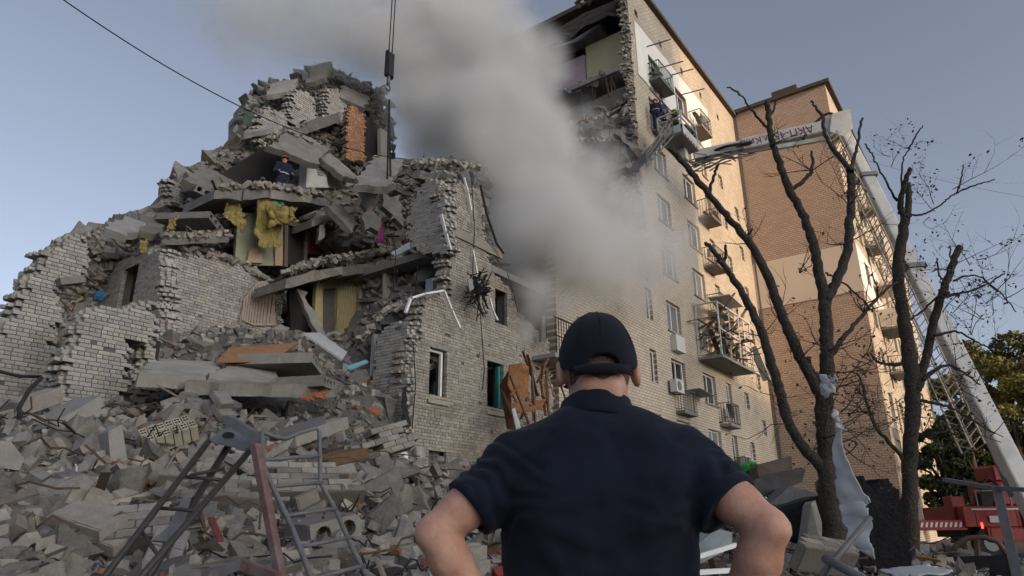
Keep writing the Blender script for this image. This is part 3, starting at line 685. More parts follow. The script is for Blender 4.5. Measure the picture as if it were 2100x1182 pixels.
slab3((552,300,17.2),(590,268,18.0),(648,338,17.0), .22, 'tilted roof slab over the worker standing in the cavity, the left half', M_slab)
slab3((592,268,18.2),(640,282,18.3),(702,362,17.3), .22, 'tilted roof slab over the worker standing in the cavity, the right half', M_slab)
ledge([(440,390),(500,392),(560,388),(640,400),(668,408)], 16.8, 1.6, .28, 'sagging dark floor edge under the standing worker')
ledge([(582,575),(640,556),(700,548),(770,538),(834,522)], 15.9, 1.5, .3, 'broken floor edge above the yellow papered room')
ledge([(640,452),(700,428),(735,420)], 16.6, 1.0, .24, 'short floor edge left of the hanging slabs')
slab3((736,388,15.4),(768,392,15.2),(744,472,15.1), .22, 'upright broken slab hanging below the lifted one, the left of two', M_slab, .12)
slab3((782,386,15.3),(812,396,15.1),(796,450,15.0), .22, 'upright broken slab hanging below the lifted one, the right of two', M_slab, .12)
slab3((674,424,16.0),(692,416,16.3),(722,474,15.4), .2, 'slab tipped on edge left of the hanging slabs', M_slab)
slab3((656,458,16.6),(670,450,16.6),(652,494,16.4), .2, 'narrow upright slab beside the third-floor doorway', M_slab)
slab3((608,592,16.6),(626,598,16.5),(652,690,15.9), .18, 'long pale slab leaning down past the yellow papered room', M_slabtop)
slab3((845,562,13.9),(860,580,13.7),(898,530,13.6), .2, 'broken lintel block hanging in the corner window', M_slab)
lf = slab3((726,380,14.5),(796,384,14.2),(768,322,15.9), .24, 'slab hanging from the crane chain above the ruin', M_slab, .07, name='lifted_slab')
def hollow(label, p, q, width_px_dir, W, holes, mt=None):
    """hollow-core plank from p to q (world), W wide"""
    p = Vector(p); q = Vector(q); L = (q-p).length; m = hollow_slab(L, W, .22, holes); me = m.mesh('hollow_core_slab')
    bm = bmesh.new(); bm.from_mesh(me); bmesh.ops.remove_doubles(bm, verts=bm.verts, dist=.0005); bmesh.ops.recalc_face_normals(bm, faces=bm.faces); bm.to_mesh(me); bm.free()
    o = link('hollow_core_slab', me, mt or M_slab); x = (q-p).normalized(); w = Vector(width_px_dir).normalized(); w = (w-x*w.dot(x)).normalized(); z = x.cross(w)
    o.matrix_world = Matrix(((x[0],w[0],z[0],p[0]),(x[1],w[1],z[1],p[1]),(x[2],w[2],z[2],p[2]),(0,0,0,1)))
    return tag(o, label, 'slab')
hollow('dark hollow-core slab with five round voids on top of the fallen slabs', onT(500,752,12.8), onT(652,748,11.6), (.75,.66,-.08), 1.0, 5)
hollow('hollow-core slab end with round voids on the left rubble shelf', onT(340,465,18.6), onT(447,462,17.2), (.7,.7,-.2), 1.0, 4)
hollow('cracked hollow-core slab jutting below the whitish slab', onT(560,792,12.2), onT(676,786,11.2), (.7,.7,.05), .8, 4)
hollow('hollow-core slab stub showing voids at the left of the fourth floor', onT(400,402,19), onT(432,400,17.6), (.8,.55,.1), .9, 4)
hollow('buried hollow-core slab with one round void in the foreground heap', onT(500,1075,7.4), onT(690,1090,5.2), (.5,.8,.1), .5, 2)
# boards and sheets on the shelf
def sheet(name, px, label, mt, cat='board', th=(0,.02,-.04)):
    m = MB(); m.poly([onT(x,y,t) for x,y,t in px], th); return tag(m.build(name, mt), label, cat)
sheet('plywood_board', [(445,740,12.3),(470,713,13.4),(612,703,13.4),(560,738,12.2)], 'orange-brown plywood board on the rubble shelf', mat('plywood',(0.33,0.17,0.085),tintvar=0))
sheet('door_leaf', [(622,683,13.2),(655,682,13.6),(712,722,12.9),(702,738,12.6)], 'fallen pale grey door leaf with a brown edge', mat('grey_sheet',(0.40,0.41,0.42),tintvar=0))
sheet('blue_board', [(708,752,12.2),(750,738,12.4),(756,742,12.3),(722,756,12.1)], 'small light blue board on the slope by the corner', mat('blue_board',(0.16,0.37,0.44),tintvar=0))
sheet('orange_sheet', [(752,838,11),(770,832,11.3),(782,846,11),(775,852,10.8)], 'rust-orange sheet scrap on the slope', mat('rust_sheet',(0.30,0.11,0.05),tintvar=0))
sheet('loose_sheet', [(802,518,14.8),(848,492,14.6),(850,505,14.4),(812,524,14.5)], 'white panel lying on the broken third-floor edge', M_whitepvc)
sheet('white_cabinet', [(888,608,13.2),(888,570,13.2),(914,560,13.1),(914,600,13.1)], 'white cabinet side in the broken corner window', mat('cabinet_white',(0.52,0.54,0.56),tintvar=0), 'cabinet', (0,.3,0))
# ================================================================ rubble: surfaces first, then the pieces on them
def rbf_fit(P, v, smooth=1e-3):
    P = np.asarray(P, float); n = len(P); d = np.linalg.norm(P[:,None]-P[None], axis=2); K = np.where(d > 0, d**2*np.log(d+1e-9), 0)+np.eye(n)*smooth
    A = np.zeros((n+3, n+3)); A[:n,:n] = K; A[:n,n] = 1; A[:n,n+1:] = P; A[n:,:n] = A[:n,n:].T
    w = np.linalg.solve(A, np.r_[v, 0, 0, 0])
    def f(Q):
        Q = np.atleast_2d(np.asarray(Q, float)); d = np.linalg.norm(Q[:,None]-P[None], axis=2); K = np.where(d > 0, d**2*np.log(d+1e-9), 0)
        return K@w[:n]+w[n]+Q@w[n+1:]
    return f
def nz3(x, y, z=0.0): return mnoise.noise((x, y, z))
# front heap: height over (s,t)
HP = [(1.5,4,.3),(2.6,3.5,.3),(3.6,3.0,.3),(5,2.4,.35),(8,1,.3),(12,0,.3),(.3,5,.3),(-1.5,5.5,.4),(-2,7.5,1.1),(-1.5,9.5,1.6),(0,12,2.2),(1,15,2.6),
 (1.2,5.6,.8),(2.6,5.2,.8),(4.0,4.6,.8),(5.4,3.8,.7),(1.2,7,1.3),(3.2,6.6,1.25),(5,6.0,1.3),(6.5,5.3,1.15),(8.5,4.5,.9),(12,4,.65),(20,4,.5),(.8,8.6,1.7),(3,8.4,1.8),(5,8,2.05),(6.8,8,1.9),(9,7.5,1.5),(11,7,1.15),
 (2,10.5,2.2),(3.7,10,2.35),(6,10,2.9),(8.5,10,2.7),(10.5,10,2.2),(13,10,1.6),(16,10,1.1),(20,10,1.0),(24,10,.9),
 (3,12.3,2.7),(4.5,12,2.8),(5.4,11.8,2.95),(7.5,11.6,3.0),(9.6,11.6,2.95),(7.5,12.6,3.3),(9.8,12.6,3.4),(11.4,11.5,2.8),(13,11.8,2.3),
 (7.5,14,4.3),(10,14,4.75),(12,14,5.0),(13.3,13,4.7),(5,15,3.6),(8.5,16.5,5.7),(11,16,6.3),(12.5,16,6.5),(13.4,15.2,6.7),(14,17,6.8),(9,18,6.1),(20,0,.3),(28,4,.3),(28,10,.5),(17,7,.7),(11.5,12.6,4.3),(12.1,12.2,3.4),(11.3,3.5,1.45),(12.1,3.0,1.5),(10.6,2.6,1.0),(11.2,4.8,1.1),(12.6,4.2,1.2),(10.2,.9,.4),(13.2,1.2,.4),(9.3,1.4,.4)]
H0 = rbf_fit([p[:2] for p in HP], [p[2] for p in HP], .02)
def Hh(s, t): return float(H0((s, t))[0])+.16*nz3(s*.8, t*.8)+.09*nz3(s*2.1, t*2.1, 5)
xs = np.arange(-3, 30.01, .3); ys = np.arange(-.6, 18.4, .3); X, Y = np.meshgrid(xs, ys)
Zh = H0(np.c_[X.ravel(), Y.ravel()]).reshape(X.shape)
Zh += np.array([[.16*nz3(x*.8, y*.8)+.09*nz3(x*2.1, y*2.1, 5)+.05*nz3(x*5, y*5, 9) for x in xs] for y in ys])
inside = lambda x, y: not (x > 13.6 and y > 12.05)
fac = np.clip((3.2-0.0)/1, 0, 1)
Vv = np.c_[X.ravel(), Y.ravel(), Zh.ravel()-.01]; nx = len(xs); Ff = [(j*nx+i, j*nx+i+1, (j+1)*nx+i+1, (j+1)*nx+i) for j in range(len(ys)-1) for i in range(nx-1) if inside(xs[i]+.3, ys[j]+.3) and xs[i]*.81+ys[j]*.586 > 3.0]
hm = link('rubble_bed', np_mesh('rubble_bed', Vv, Ff, np.full(len(Ff), .3), smooth=True), mat('shaded_rubble_dust', (0.14,0.132,0.12), var=.45, nscale=5, bump=1.0, bscale=18, tintvar=0)); tag(hm, 'grey dust and grit filling the heap between broken pieces', 'rubble', kind='stuff')  # dust bed darkened so gaps between pieces read as shade
def heap_n(s, t):
    e = .25; a = (Hh(s+e, t)-Hh(s-e, t))/(2*e); b = (Hh(s, t+e)-Hh(s, t-e))/(2*e); n = np.array([-a, -b, 1.0]); return n/np.linalg.norm(n)
# upper relief: what is left of the fallen floors, a rough face with depth t over the ruin
RC = [(-40,720,17.5),(0,700,17.5),(135,495,19.3),(135,600,18.5),(335,445,20),(335,500,18.4),(345,375,20.3),(480,440,18.7),(500,290,20.6),(560,400,18.8),(520,185,21.5),(590,160,21.5),(665,140,21.8),(735,160,21.8),(790,190,21.8),(700,230,20.0),(650,330,19.0),(800,330,19.2),(720,400,17.6),(640,520,18.3),(700,500,16.6),(800,500,16.0),(850,440,15.2),(900,370,14.2),(980,345,14.6),(900,500,14.2),(850,640,13.0),(760,700,14.6),(650,690,17.6),(480,540,18.6),(600,600,18.6),(700,620,17.6),(300,600,20),(200,650,20),(845,800,12.6),(1000,540,13.2),(760,600,15.8),(1050,640,13.2)]
Tt = rbf_fit([(a/100, b/100) for a, b, _ in RC], [c for *_, c in RC], .03)
SIL = [(-60,905),(-60,770),(60,600),(132,497),(190,470),(265,447),(335,447),(340,385),(352,372),(380,345),(440,322),(492,294),(500,230),(512,192),(560,170),(600,165),(625,140),(665,133),(700,150),(740,165),(790,182),(800,260),(805,330),(830,338),(925,332),(985,345),(992,400),(1006,470),(1025,540),(1070,640),(1110,700),(1110,760),(870,760),(850,960),(700,960)]
step = 9; gx = np.arange(-60, 1121, step); gy = np.arange(128, 961, step); GX, GY = np.meshgrid(gx, gy)
TT = Tt(np.c_[GX.ravel()/100, GY.ravel()/100]).reshape(GX.shape)
RV = np.zeros(GX.shape+(3,)); keep = np.zeros(GX.shape, bool)
for j in range(GX.shape[0]):
    for i in range(GX.shape[1]):
        x, y = GX[j,i], GY[j,i]; p = onT(x, y, TT[j,i]); dn = .55*nz3(p[0]*.9, p[2]*.9, 2)+.28*nz3(p[0]*2.2, p[2]*2.2, 7)+.12*nz3(p[0]*5, p[2]*5, 4)
        RV[j,i] = onT(x, y, TT[j,i]+dn+.3); keep[j,i] = in_poly(SIL, x, y)
nxg = GX.shape[1]; idx = np.arange(GX.size).reshape(GX.shape); Ff = []; cells = []
for j in range(GX.shape[0]-1):
    for i in range(nxg-1):
        if keep[j,i] and keep[j,i+1] and keep[j+1,i] and keep[j+1,i+1]: Ff.append((idx[j+1,i], idx[j+1,i+1], idx[j,i+1], idx[j,i])); cells.append((j, i))
flat = RV.reshape(-1, 3); back = flat+np.array([.25, 1.6, -.2]); nV = len(flat)
allF = Ff+[tuple(nV+k for k in reversed(f)) for f in Ff]
cnt = {}
for f in Ff:
    for a, b in zip(f, f[1:]+f[:1]): cnt[(a, b)] = 1
for (a, b) in list(cnt):
    if (b, a) not in cnt: allF.append((b, a, nV+a, nV+b))
o = link('collapsed_floors', np_mesh('collapsed_floors', np.r_[flat, back], allF, np.full(len(allF), .5), smooth=False), mat('collapsed_masonry', (0.27,0.26,0.243), var=.4, nscale=3.5, bump=1.0, bscale=16, tintvar=0, stain=(0.15,0.145,0.138), stain_scale=.9, stain_amt=.6))
tag(o, 'mass of collapsed floors and broken masonry inside the ruin', 'rubble', kind='stuff')

# ---------------------------------------------------------------- scatter
front, upper = Pieces(), Pieces()
def vis_front(): # random place on the front heap, denser close to the photographer
    while True:
        d = 5.0+RNG.uniform()**1.15*15.5; az = RNG.uniform(-.70, .62); s = d*(cos(YAW)*cos(az)+sin(YAW)*sin(az)); t = d*(sin(YAW)*cos(az)-cos(YAW)*sin(az))
        if t < 17.4 and -2.5 < s < 26 and inside(s+.1, t+.1) and t > -.3: return s, t
for k in range(15000):
    s, t = vis_front(); z = Hh(s, t); d = np.hypot(s, t); u = RNG.uniform(); n = heap_n(s, t)
    if u < .13: front.put('brick', (s, t, z+RNG.uniform(-.02, .08)), 1.0, n, .35)
    elif u < .30: front.put('half', (s, t, z+RNG.uniform(-.02, .07)), 1.0, n, .2)
    elif u < .975: sz = min(.7, .060*np.exp(RNG.normal(.25, .8)))*min(1, .45+d/18); front.put('lump', (s, t, z+sz*.12), sz, n, .3)
    else: sz = RNG.uniform(.3, .9)*min(1, .35+d/14); front.put('shard', (s, t, z+.06), sz, n, .55)
for k in range(32000):
    s, t = vis_front(); d = np.hypot(s, t)
    if d > 11.5: continue
    front.put('grit', (s, t, Hh(s, t)+.01), RNG.uniform(.02, .10)*min(1, .4+d/14), (0,0,1), 0)
for k in range(80):
    s, t = vis_front()
    if t > 11.7 or np.hypot(s, t) < 6.2: continue
    front.put('masonry', (s, t, Hh(s, t)+.1), RNG.uniform(.75, 1.05), heap_n(s, t), .25)
for k in range(95):
    s, t = vis_front(); front.put('plank', (s, t, Hh(s, t)+.08), RNG.uniform(.5, 1.5), heap_n(s, t), .6)
# larger named pieces of the foreground are placed further below; now the upper face
ca = []
for (j, i) in cells:
    a, b, c = RV[j,i], RV[j,i+1], RV[j+1,i]; ca.append(np.linalg.norm(np.cross(b-a, c-a)))
ca = np.array(ca); ca /= ca.sum()
def clean(x, y): return (480 < x < 740 and 430 < y < 545 and in_poly([(482,540),(486,470),(545,432),(632,450),(632,540)], x, y)) or in_poly([(600,690),(600,580),(740,556),(750,690)], x, y) or in_poly([(545,390),(550,310),(620,320),(700,340),(700,385)], x, y)
for q in RNG.choice(len(cells), 9000, p=ca):
    j, i = cells[q]; a, b = RNG.uniform(0, 1, 2); x, y = gx[i]+step*a, gy[j]+step*b
    if clean(x, y): continue
    p = RV[j,i]+(RV[j,i+1]-RV[j,i])*a+(RV[j+1,i]-RV[j,i])*b
    n = np.cross(RV[j+1,i]-RV[j,i], RV[j,i+1]-RV[j,i]); n = n/np.linalg.norm(n); n = n if n[1] < 0 else -n; n = n+np.array([0,0,.8])
    u = RNG.uniform(); p = p+np.array([0, -.06, 0])
    if u < .36: upper.put('brick', p, 1.0, (0,-.1,1), .55)
    elif u < .5: upper.put('half', p, 1.1, n, .2)
    elif u < .94: upper.put('lump', p, min(.8, .10*np.exp(RNG.normal(.25, .7))), n, .45)
    elif u < .972: upper.put('shard', p, RNG.uniform(.5, 1.4), (0,-.25,1), .82)
    else: upper.put('plank', p, RNG.uniform(.5, 1.6), n, .4)
# standing wall stumps and slabs near the top of the ruin
for k, (px, t, lab) in enumerate((([(596,250),(598,190),(612,182),(640,196),(652,240),(650,262),(610,268)], 19.9, 'rough brick wall stump high on the upper slope'), ([(528,300),(530,235),(548,222),(590,232),(596,290),(560,300)], 20.0, 'broad brick wall stump at the upper left of the ruin'), ([(668,250),(670,190),(690,182),(708,205),(710,262)], 19.6, 'brick wall stump just left of the orange brick wall'), ([(352,425),(350,385),(362,372),(378,380),(382,425)], 19.2, 'small brick wall stump at the left edge of the fourth floor'))):
    e_ = empty('wall_stump', tuple(onT(px[0][0], px[0][1], t)), lab, 'wall'); brick_wall(e_, (0,t,0), (1,0,0), (0,-1,0), polyT(px, t), thick=.35, mt=M_brick_l, singles=60, course=.085, ragged=.06)
slab3((625,172,20.2),(668,160,19.8),(640,136,21.0), .2, 'flat slab tilted at the very top of the ruin', M_slab); slab3((545,196,20.4),(600,186,20.0),(560,170,21.2), .2, 'flat slab on the upper left shoulder of the ruin', M_slabtop)
slab3((610,268,19.0),(690,240,18.9),(625,248,20.2), .22, 'floor slab edge in the upper slope above the worker', M_slab); slab3((690,196,19.6),(748,222,19.2),(706,176,20.6), .2, 'slab over the orange brick wall', M_slab); slab3((500,275,20.0),(560,262,19.6),(515,255,20.8), .18, 'slab jutting at the upper left edge of the ruin', M_slabtop)
# ragged skyline pieces
for k in range(len(SIL)-1):
    (x0, y0), (x1, y1) = SIL[k], SIL[k+1]
    if y0 > 700 or x0 > 990: continue
    for q in range(int(np.hypot(x1-x0, y1-y0)/7)):
        a = RNG.uniform(); x, y = x0+(x1-x0)*a, y0+(y1-y0)*a; t = float(Tt((x/100, y/100))[0])+.5
        upper.put(RNG.choice(['lump','brick','shard','lump']), onT(x, y+4, t), 1.0 if RNG.uniform() < .0 else RNG.uniform(.3, .7) if RNG.uniform() < .6 else .9, (0,0,1), .3)
EDGES = [([(440,388),(540,380),(640,394),(668,406)],16.75),([(580,562),(640,540),(700,530),(832,508)],15.8),([(345,500),(430,516),(500,543),(578,598)],17.5),([(830,338),(925,332),(985,345)],12.6),([(866,612),(925,606)],12.2),([(735,700),(790,640),(870,612)],13.4),([(548,290),(592,266),(655,303)],17.9),([(330,486),(470,482)],17.2),([(1150,262),(1262,228),(1300,205)],13.0),([(1170,290),(1250,285),(1310,310)],13.0)]
for line, t in EDGES:
    for (x0, y0), (x1, y1) in zip(line, line[1:]):
        for q in range(int(np.hypot(x1-x0, y1-y0)/1.9)):
            f = RNG.uniform(); p = onT(x0+(x1-x0)*f, y0+(y1-y0)*f-RNG.uniform(-4, 5), t+RNG.uniform(-.1, .5)); u = RNG.uniform()
            if u < .35: upper.put('brick', p, 1.0, (0,0,1), .5)
            elif u < .55: upper.put('half', p, 1.0, (0,0,1), .3)
            elif u < .95: upper.put('lump', p, RNG.uniform(.08, .32), (0,0,1), .3)
            else: upper.put('plank', p, RNG.uniform(.4, 1.1), (0,0,1), .4)
LAND = [(60,860,'at the foot of the stepped gable wall'),(180,870,'at the foot of the broken pier'),(290,840,'in front of the pier doorway'),(330,890,'around the perforated bricks'),(480,790,'under the wide whitish slab'),(600,830,'under the hollow-core slabs'),(430,690,'at the foot of the spine wall'),(520,730,'around the plywood board'),(660,700,'around the fallen grey door leaf'),(760,760,'on the slope by the light blue board'),(770,660,'below the broken corner window'),(40,960,'at the left edge of the heap'),(150,990,'around the dusty sack'),(250,1050,'around the mattress'),(60,1120,'at the bottom left of the heap'),(300,960,'around the orange-brown rag'),(420,960,'behind the dark frame legs'),(300,1150,'under the dark frame legs'),(430,1130,'around the green plastered chunk'),(480,880,'behind the frame platform'),(560,1000,'behind the red frame post'),(560,1130,'at the foot of the red frame post'),(640,930,'behind the top of the frame ladder'),(650,1060,'behind the frame ladder rungs'),(690,1150,'under the frame ladder'),(740,860,'on the slope left of the basement window'),(770,950,'around the yellow foam'),(750,1020,'around the bright red cloth'),(830,1060,'around the leaning concrete beam'),(890,1000,'below the barred basement window'),(820,1150,'left of the left elbow'),(950,1100,'between the left arm and the shirt'),(1050,1160,'just behind the waist'),(1450,1120,'inside the right elbow'),(1650,1150,'at the foot of the pruned tree'),(1560,1020,'around the brown block'),(1900,1150,'in front of the red truck'),(2050,1150,'around the fence post'),(1780,1160,'around the slanting pipes')]
LANDU = [(200,500,'on the head of the pier walls'),(270,470,'around the tilted slabs on the left wall'),(390,470,'around the hollow slab end on the left shelf'),(400,360,'around the slanting slab of the fourth floor'),(470,300,'on the upper left edge of the ruin'),(560,220,'on the rough upper slope left of the orange wall'),(660,160,'at the very top of the ruin'),(760,190,'at the top right of the ruin, above the window gap'),(640,260,'between the orange wall and the roof slab'),(540,390,'on the floor edge under the standing worker'),(460,530,'on the head of the spine wall'),(680,400,'right of the white wall stub'),(800,480,'behind the hanging slabs'),(700,540,'on the floor edge above the yellow room'),(860,430,'around the grey cross wall'),(920,350,'on top of the ruined corner'),(820,640,'inside the broken corner window'),(760,700,'on the dark slope right of the yellow room'),(1010,520,'along the right edge of the corner'),(200,640,'behind the pier'),(610,640,'around the black hallway gap'),(850,760,'beside the whitish return wall'),(60,640,'behind the gable wall')]
def zone(p, lands=None):
    x, y = project(p); return min(lands or LAND, key=lambda l: (l[0]-x)**2+((l[1]-y)*1.4)**2)[2]
def sizekey(it):
    kind, i, p, size, R, _ = it; return (size*(.25 if kind in ('brick', 'half') else 1))/max(1, np.linalg.norm(p-_C))
NAMES = {'brick': ('loose_brick', 'whole pale brick lying loose', 'brick', M_brickpc), 'half': ('broken_brick', 'broken half of a pale brick', 'brick', M_brickpc),
 'lump': ('concrete_chunk', 'angular grey concrete chunk', 'chunk', M_dust), 'grit': ('grit', 'small sharp stone', 'grit', M_dust), 'shard': ('slab_fragment', 'flat broken slab fragment', 'slab', M_slab),
 'masonry': ('masonry_fragment', 'block of bricks still mortared together', 'masonry', M_brickpc), 'plank': ('timber_plank', 'splintered timber plank', 'plank', M_palewood)}
M_dust_shaded = mat('shaded_heap_dust', (0.235,0.226,0.212), var=.4, nscale=5, bump=.8, bscale=26, tintvar=.5, stain=(0.11,0.105,0.098), stain_scale=1.1)  # darker copy of the rubble dust: the front heap's deeper shade painted in
M_brick_shaded = mat('shaded_heap_brick', (0.30,0.283,0.258), var=.3, nscale=9, bump=.5, bscale=50, tintvar=.4, stain=(0.16,0.15,0.135), stain_scale=1.4, stain_amt=.7)  # heap brick darkened the same way, for the shade it lies in
FRONTM = {'brick': M_brick_shaded, 'half': M_brick_shaded, 'masonry': M_brick_shaded, 'lump': M_dust_shaded, 'grit': M_dust_shaded}
def spread(pc, where, quota, lab):
    for kind, (nm, desc, cat_, mt) in NAMES.items():
        if pc is front: mt = FRONTM.get(kind, mt)
        its = sorted([it for it in pc.items if it[0] == kind], key=sizekey, reverse=True); q = quota.get(kind, 100)
        for it in its[:q]:
            _, i, p, size, R, m_ = it; o = bpy.data.objects.new(nm, lib_mesh(kind, i, m_ or mt)); COL.objects.link(o)
            o.matrix_world = Matrix([[*(R[r]*size), p[r]] for r in range(3)]+[[0,0,0,1]])
            z_ = zone(p, lab); tag(o, desc+' '+z_, cat_, nm.replace('_', ' ')+' '+z_)
        pc.mass(nm+'_mass', its[q:], mt, 'countless smaller pieces like this: '+desc.replace('lying loose', 'and more')+' '+where, cat_)
# scraps: paper, cloth, plastic, red brick - too small to pick apart
SCR = [((.42,.41,.39),'paper'),((.27,.11,.065),'red_brick'),((.13,.085,.055),'timber'),((.05,.05,.052),'soot'),((.30,.26,.18),'foam'),((.36,.34,.30),'plaster')]
for q, (cl, nm) in enumerate(SCR):
    it = []
    for k in range((160, 260, 260, 420, 60, 500)[q]):
        s, t = vis_front(); d = np.hypot(s, t); kd = ('shard','half','plank','lump','lump','shard')[q]; sz = (RNG.uniform(.08,.25), RNG.uniform(.6,1), RNG.uniform(.2,.9), RNG.uniform(.08,.3), RNG.uniform(.05,.2), RNG.uniform(.08,.3))[q]
        it.append((kd, int(RNG.integers(len(LIB[kd]))), np.array([s, t, Hh(s, t)+.05]), sz, rand_rot((0,0,1), .4), None))
    for k in range((40, 160, 120, 200, 30, 160)[q]):
        j, i = cells[int(RNG.choice(len(cells), p=ca))]
        if clean(gx[i], gy[j]): continue
        kd = ('shard','half','plank','lump','lump','shard')[q]; it.append((kd, int(RNG.integers(len(LIB[kd]))), RV[j,i]+np.array([0,-.12,0]), (.3,1,.8,.35,.3,.4)[q]*RNG.uniform(.5,1.2), rand_rot((0,-.2,1), .4), None))
    front.mass('scattered_'+nm, it, mat('scrap_'+nm, cl, tintvar=.4), 'small scattered '+nm.replace('_',' ')+' scraps all over the rubble', 'scraps')
spread(front, 'in the front heap', {'grit': 0, 'brick': 180, 'half': 120, 'lump': 150, 'shard': 190, 'masonry': 90, 'plank': 120}, None)
spread(upper, 'on the upper ruin', {'brick': 100, 'half': 40, 'lump': 150, 'shard': 100, 'plank': 100}, LANDU)
# ================================================================ balconies, coolers and the torn end of the tall block
M_rail = mat('rail_paint', (0.13,0.12,0.11), rough=.6, var=.3, nscale=10, tintvar=0)
M_railgreen = mat('rail_green', (0.06,0.16,0.12), rough=.6, tintvar=0)
M_ac = mat('cooler_white', (0.55,0.54,0.52), rough=.5, var=.12, tintvar=0)
def balcony(parent, s0, s1, z, depth=.9, h=1.0, rail=None, t=T0, gap=.13, label=None):
    e = bpy.data.objects.new('balcony', None); COL.objects.link(e); e.parent = parent; e.location = Vector(((s0+s1)/2, t, z))-Vector(parent.location)
    if label: e['label'] = label
    B = Vector(((s0+s1)/2, t, z))
    def ch(m, n, mt): o = m.build(n, mt); o.parent = e; o.location = -B; return o
    m = MB(); m.box((s0, t-depth, z-.14), (s1, t-.002, z)); ch(m, 'slab', M_concrete)
    m = MB(); zt = z+h
    for a, b in (((s0+.03, t-depth+.03), (s1-.03, t-depth+.03)), ((s0+.03, t-depth+.03), (s0+.03, t)), ((s1-.03, t-depth+.03), (s1-.03, t))):
        m.bar((*a, zt), (*b, zt), .04); m.bar((*a, z+.08), (*b, z+.08), .025)
        L = np.hypot(b[0]-a[0], b[1]-a[1]); k = max(2, int(L/gap))
        for i in range(k+1): f = i/k; x, y = a[0]+(b[0]-a[0])*f, a[1]+(b[1]-a[1])*f; m.bar((x+random.gauss(0,.01), y, z), (x+random.gauss(0,.015), y, zt), .018)
    ch(m, 'railing', rail or M_rail); return e
def cooler(parent, s, z, t=T0):
    e = bpy.data.objects.new('air_conditioner', None); COL.objects.link(e); e.parent = parent; e.location = Vector((s, t, z))-Vector(parent.location)
    def ch(m, n, mt): o = m.build(n, mt); o.parent = e; o.location = (0,0,0)
    m = MB(); m.box((0,-.42,0),(.85,-.12,.58)); ch(m, 'casing', M_ac)
    m = MB(); ring = [(.32+.22*cos(a), -.425, .29+.22*sin(a)) for a in np.linspace(0, 2*pi, 17)[:-1]]; m.poly(ring, (0,-.01,0)); ch(m, 'fan_grille', M_greymetal)
    m = MB(); m.bar((.1,-.42,-.02),(.1,0,-.02),.04); m.bar((.75,-.42,-.02),(.75,0,-.02),.04); ch(m, 'bracket', M_greymetal)
balcony(blk, 29.0, 30.9, 23.45, .7, 1.0, M_railgreen, label='small balcony with green rails on the white top floor')
balcony(blk, 34.55, 36.3, 23.35, .8, 1.05); balcony(blk, 34.5, 36.1, 17.5, .8, 1.05); balcony(blk, 34.5, 36.1, 14.6, .8, 1.05); balcony(blk, 34.5, 36.2, 11.9, .8, 1.0)
balcony(blk, 28.95, 30.55, 20.4, .8, 1.05); balcony(blk, 28.95, 30.5, 6.0, .42, .95); balcony(blk, 34.45, 36.0, 6.0, .6, 1.05)
balcony(blk, 36.0, 37.0, 3.4, .6, 1.05)
cooler(blk, 36.5, 24.45); cooler(blk, 28.25, 6.72); cooler(blk, 36.6, 4.0)
m = MB(); m.box((29.0, T0-.3, 8.75), (30.0, T0-.003, 9.5)); m.build('planter_box', M_ac, blk)
m = MB(); m.bar((30.35, T0-.35, 7.12), (32.0, T0-.4, 7.0), .7, .04); m.build('awning', M_greymetal, blk)
for s in (29.1, 32.2): m = MB(); m.bar((s, T0, 25.6), (s+.1, T0-1.4, 25.5), .05); m.bar((s+1.6, T0, 25.2),(s+1.7, T0-1.4, 25.1),.05); m.build('bracket', M_rail, blk)
for (s0, s1, z, dp) in ((29.0,30.9,23.45,.7),(34.55,36.3,23.35,.8),(34.5,36.1,17.5,.8),(34.5,36.1,14.6,.8),(34.5,36.2,11.9,.8),(34.45,36.0,6.0,.6)):
    m = MB()
    for k in range(9):
        c = np.array([random.uniform(s0+.2, s1-.2), T0-random.uniform(.15, dp-.1), z+random.uniform(.15, .9)]); d = RNG.normal(0, .22, 3)*np.array([1,.4,1]); m.bar(c-d, c+d, random.uniform(.03,.22), .025)
    m.build('balcony_clutter', random.choice([M_palewood, M_brownwood, M_greymetal]), blk)['kind'] = 'stuff'
# wrecked glazed balcony on the third floor
wb = balcony(blk, 32.3, 37.4, 9.05, 1.25, .9, M_greymetal, gap=.5, label='wrecked glazed balcony full of broken boards')
B = Vector((34.85, T0, 9.05))
m = MB()
for x, y in ((32.35,10.8),(33.7,10.78),(35.2,10.78),(36.3,10.8),(37.35,10.8),(32.35,11.95),(37.35,11.95)): m.bar((x,y,9.05),(x+random.gauss(0,.06),y-random.uniform(0,.12),11.75),.07)
m.bar((32.3,10.8,11.75),(37.4,10.75,11.7),.08); m.bar((32.3,10.8,10.4),(37.4,10.8,10.3),.06); m.bar((32.35,10.8,11.75),(32.35,12,11.75),.07); m.bar((37.35,10.8,11.7),(37.35,12,11.75),.07)
o = m.build('glazing_frame', M_ac); o.parent = wb; o.location = -B
m = MB()
for k in range(64):
    c = np.array([random.uniform(32.5,37.3), random.uniform(10.9,11.8), random.uniform(9.2,11.3)]); d = RNG.normal(0, .55, 3); m.bar(c-d, c+d, random.uniform(.03,.3), .025)
o = m.build('broken_boards', M_palewood); o.parent = wb; o.location = -B; o['kind'] = 'stuff'
for a_, b_, w_ in (((32.2,10.6,11.95),(35.6,11.0,12.25),1.1),((37.3,10.7,10.4),(38.1,10.4,8.6),.5)):
    m = MB(); m.bar(a_, b_, w_, .05); o = m.build('bent_sheet', M_ac); o.parent = wb; o.location = -B
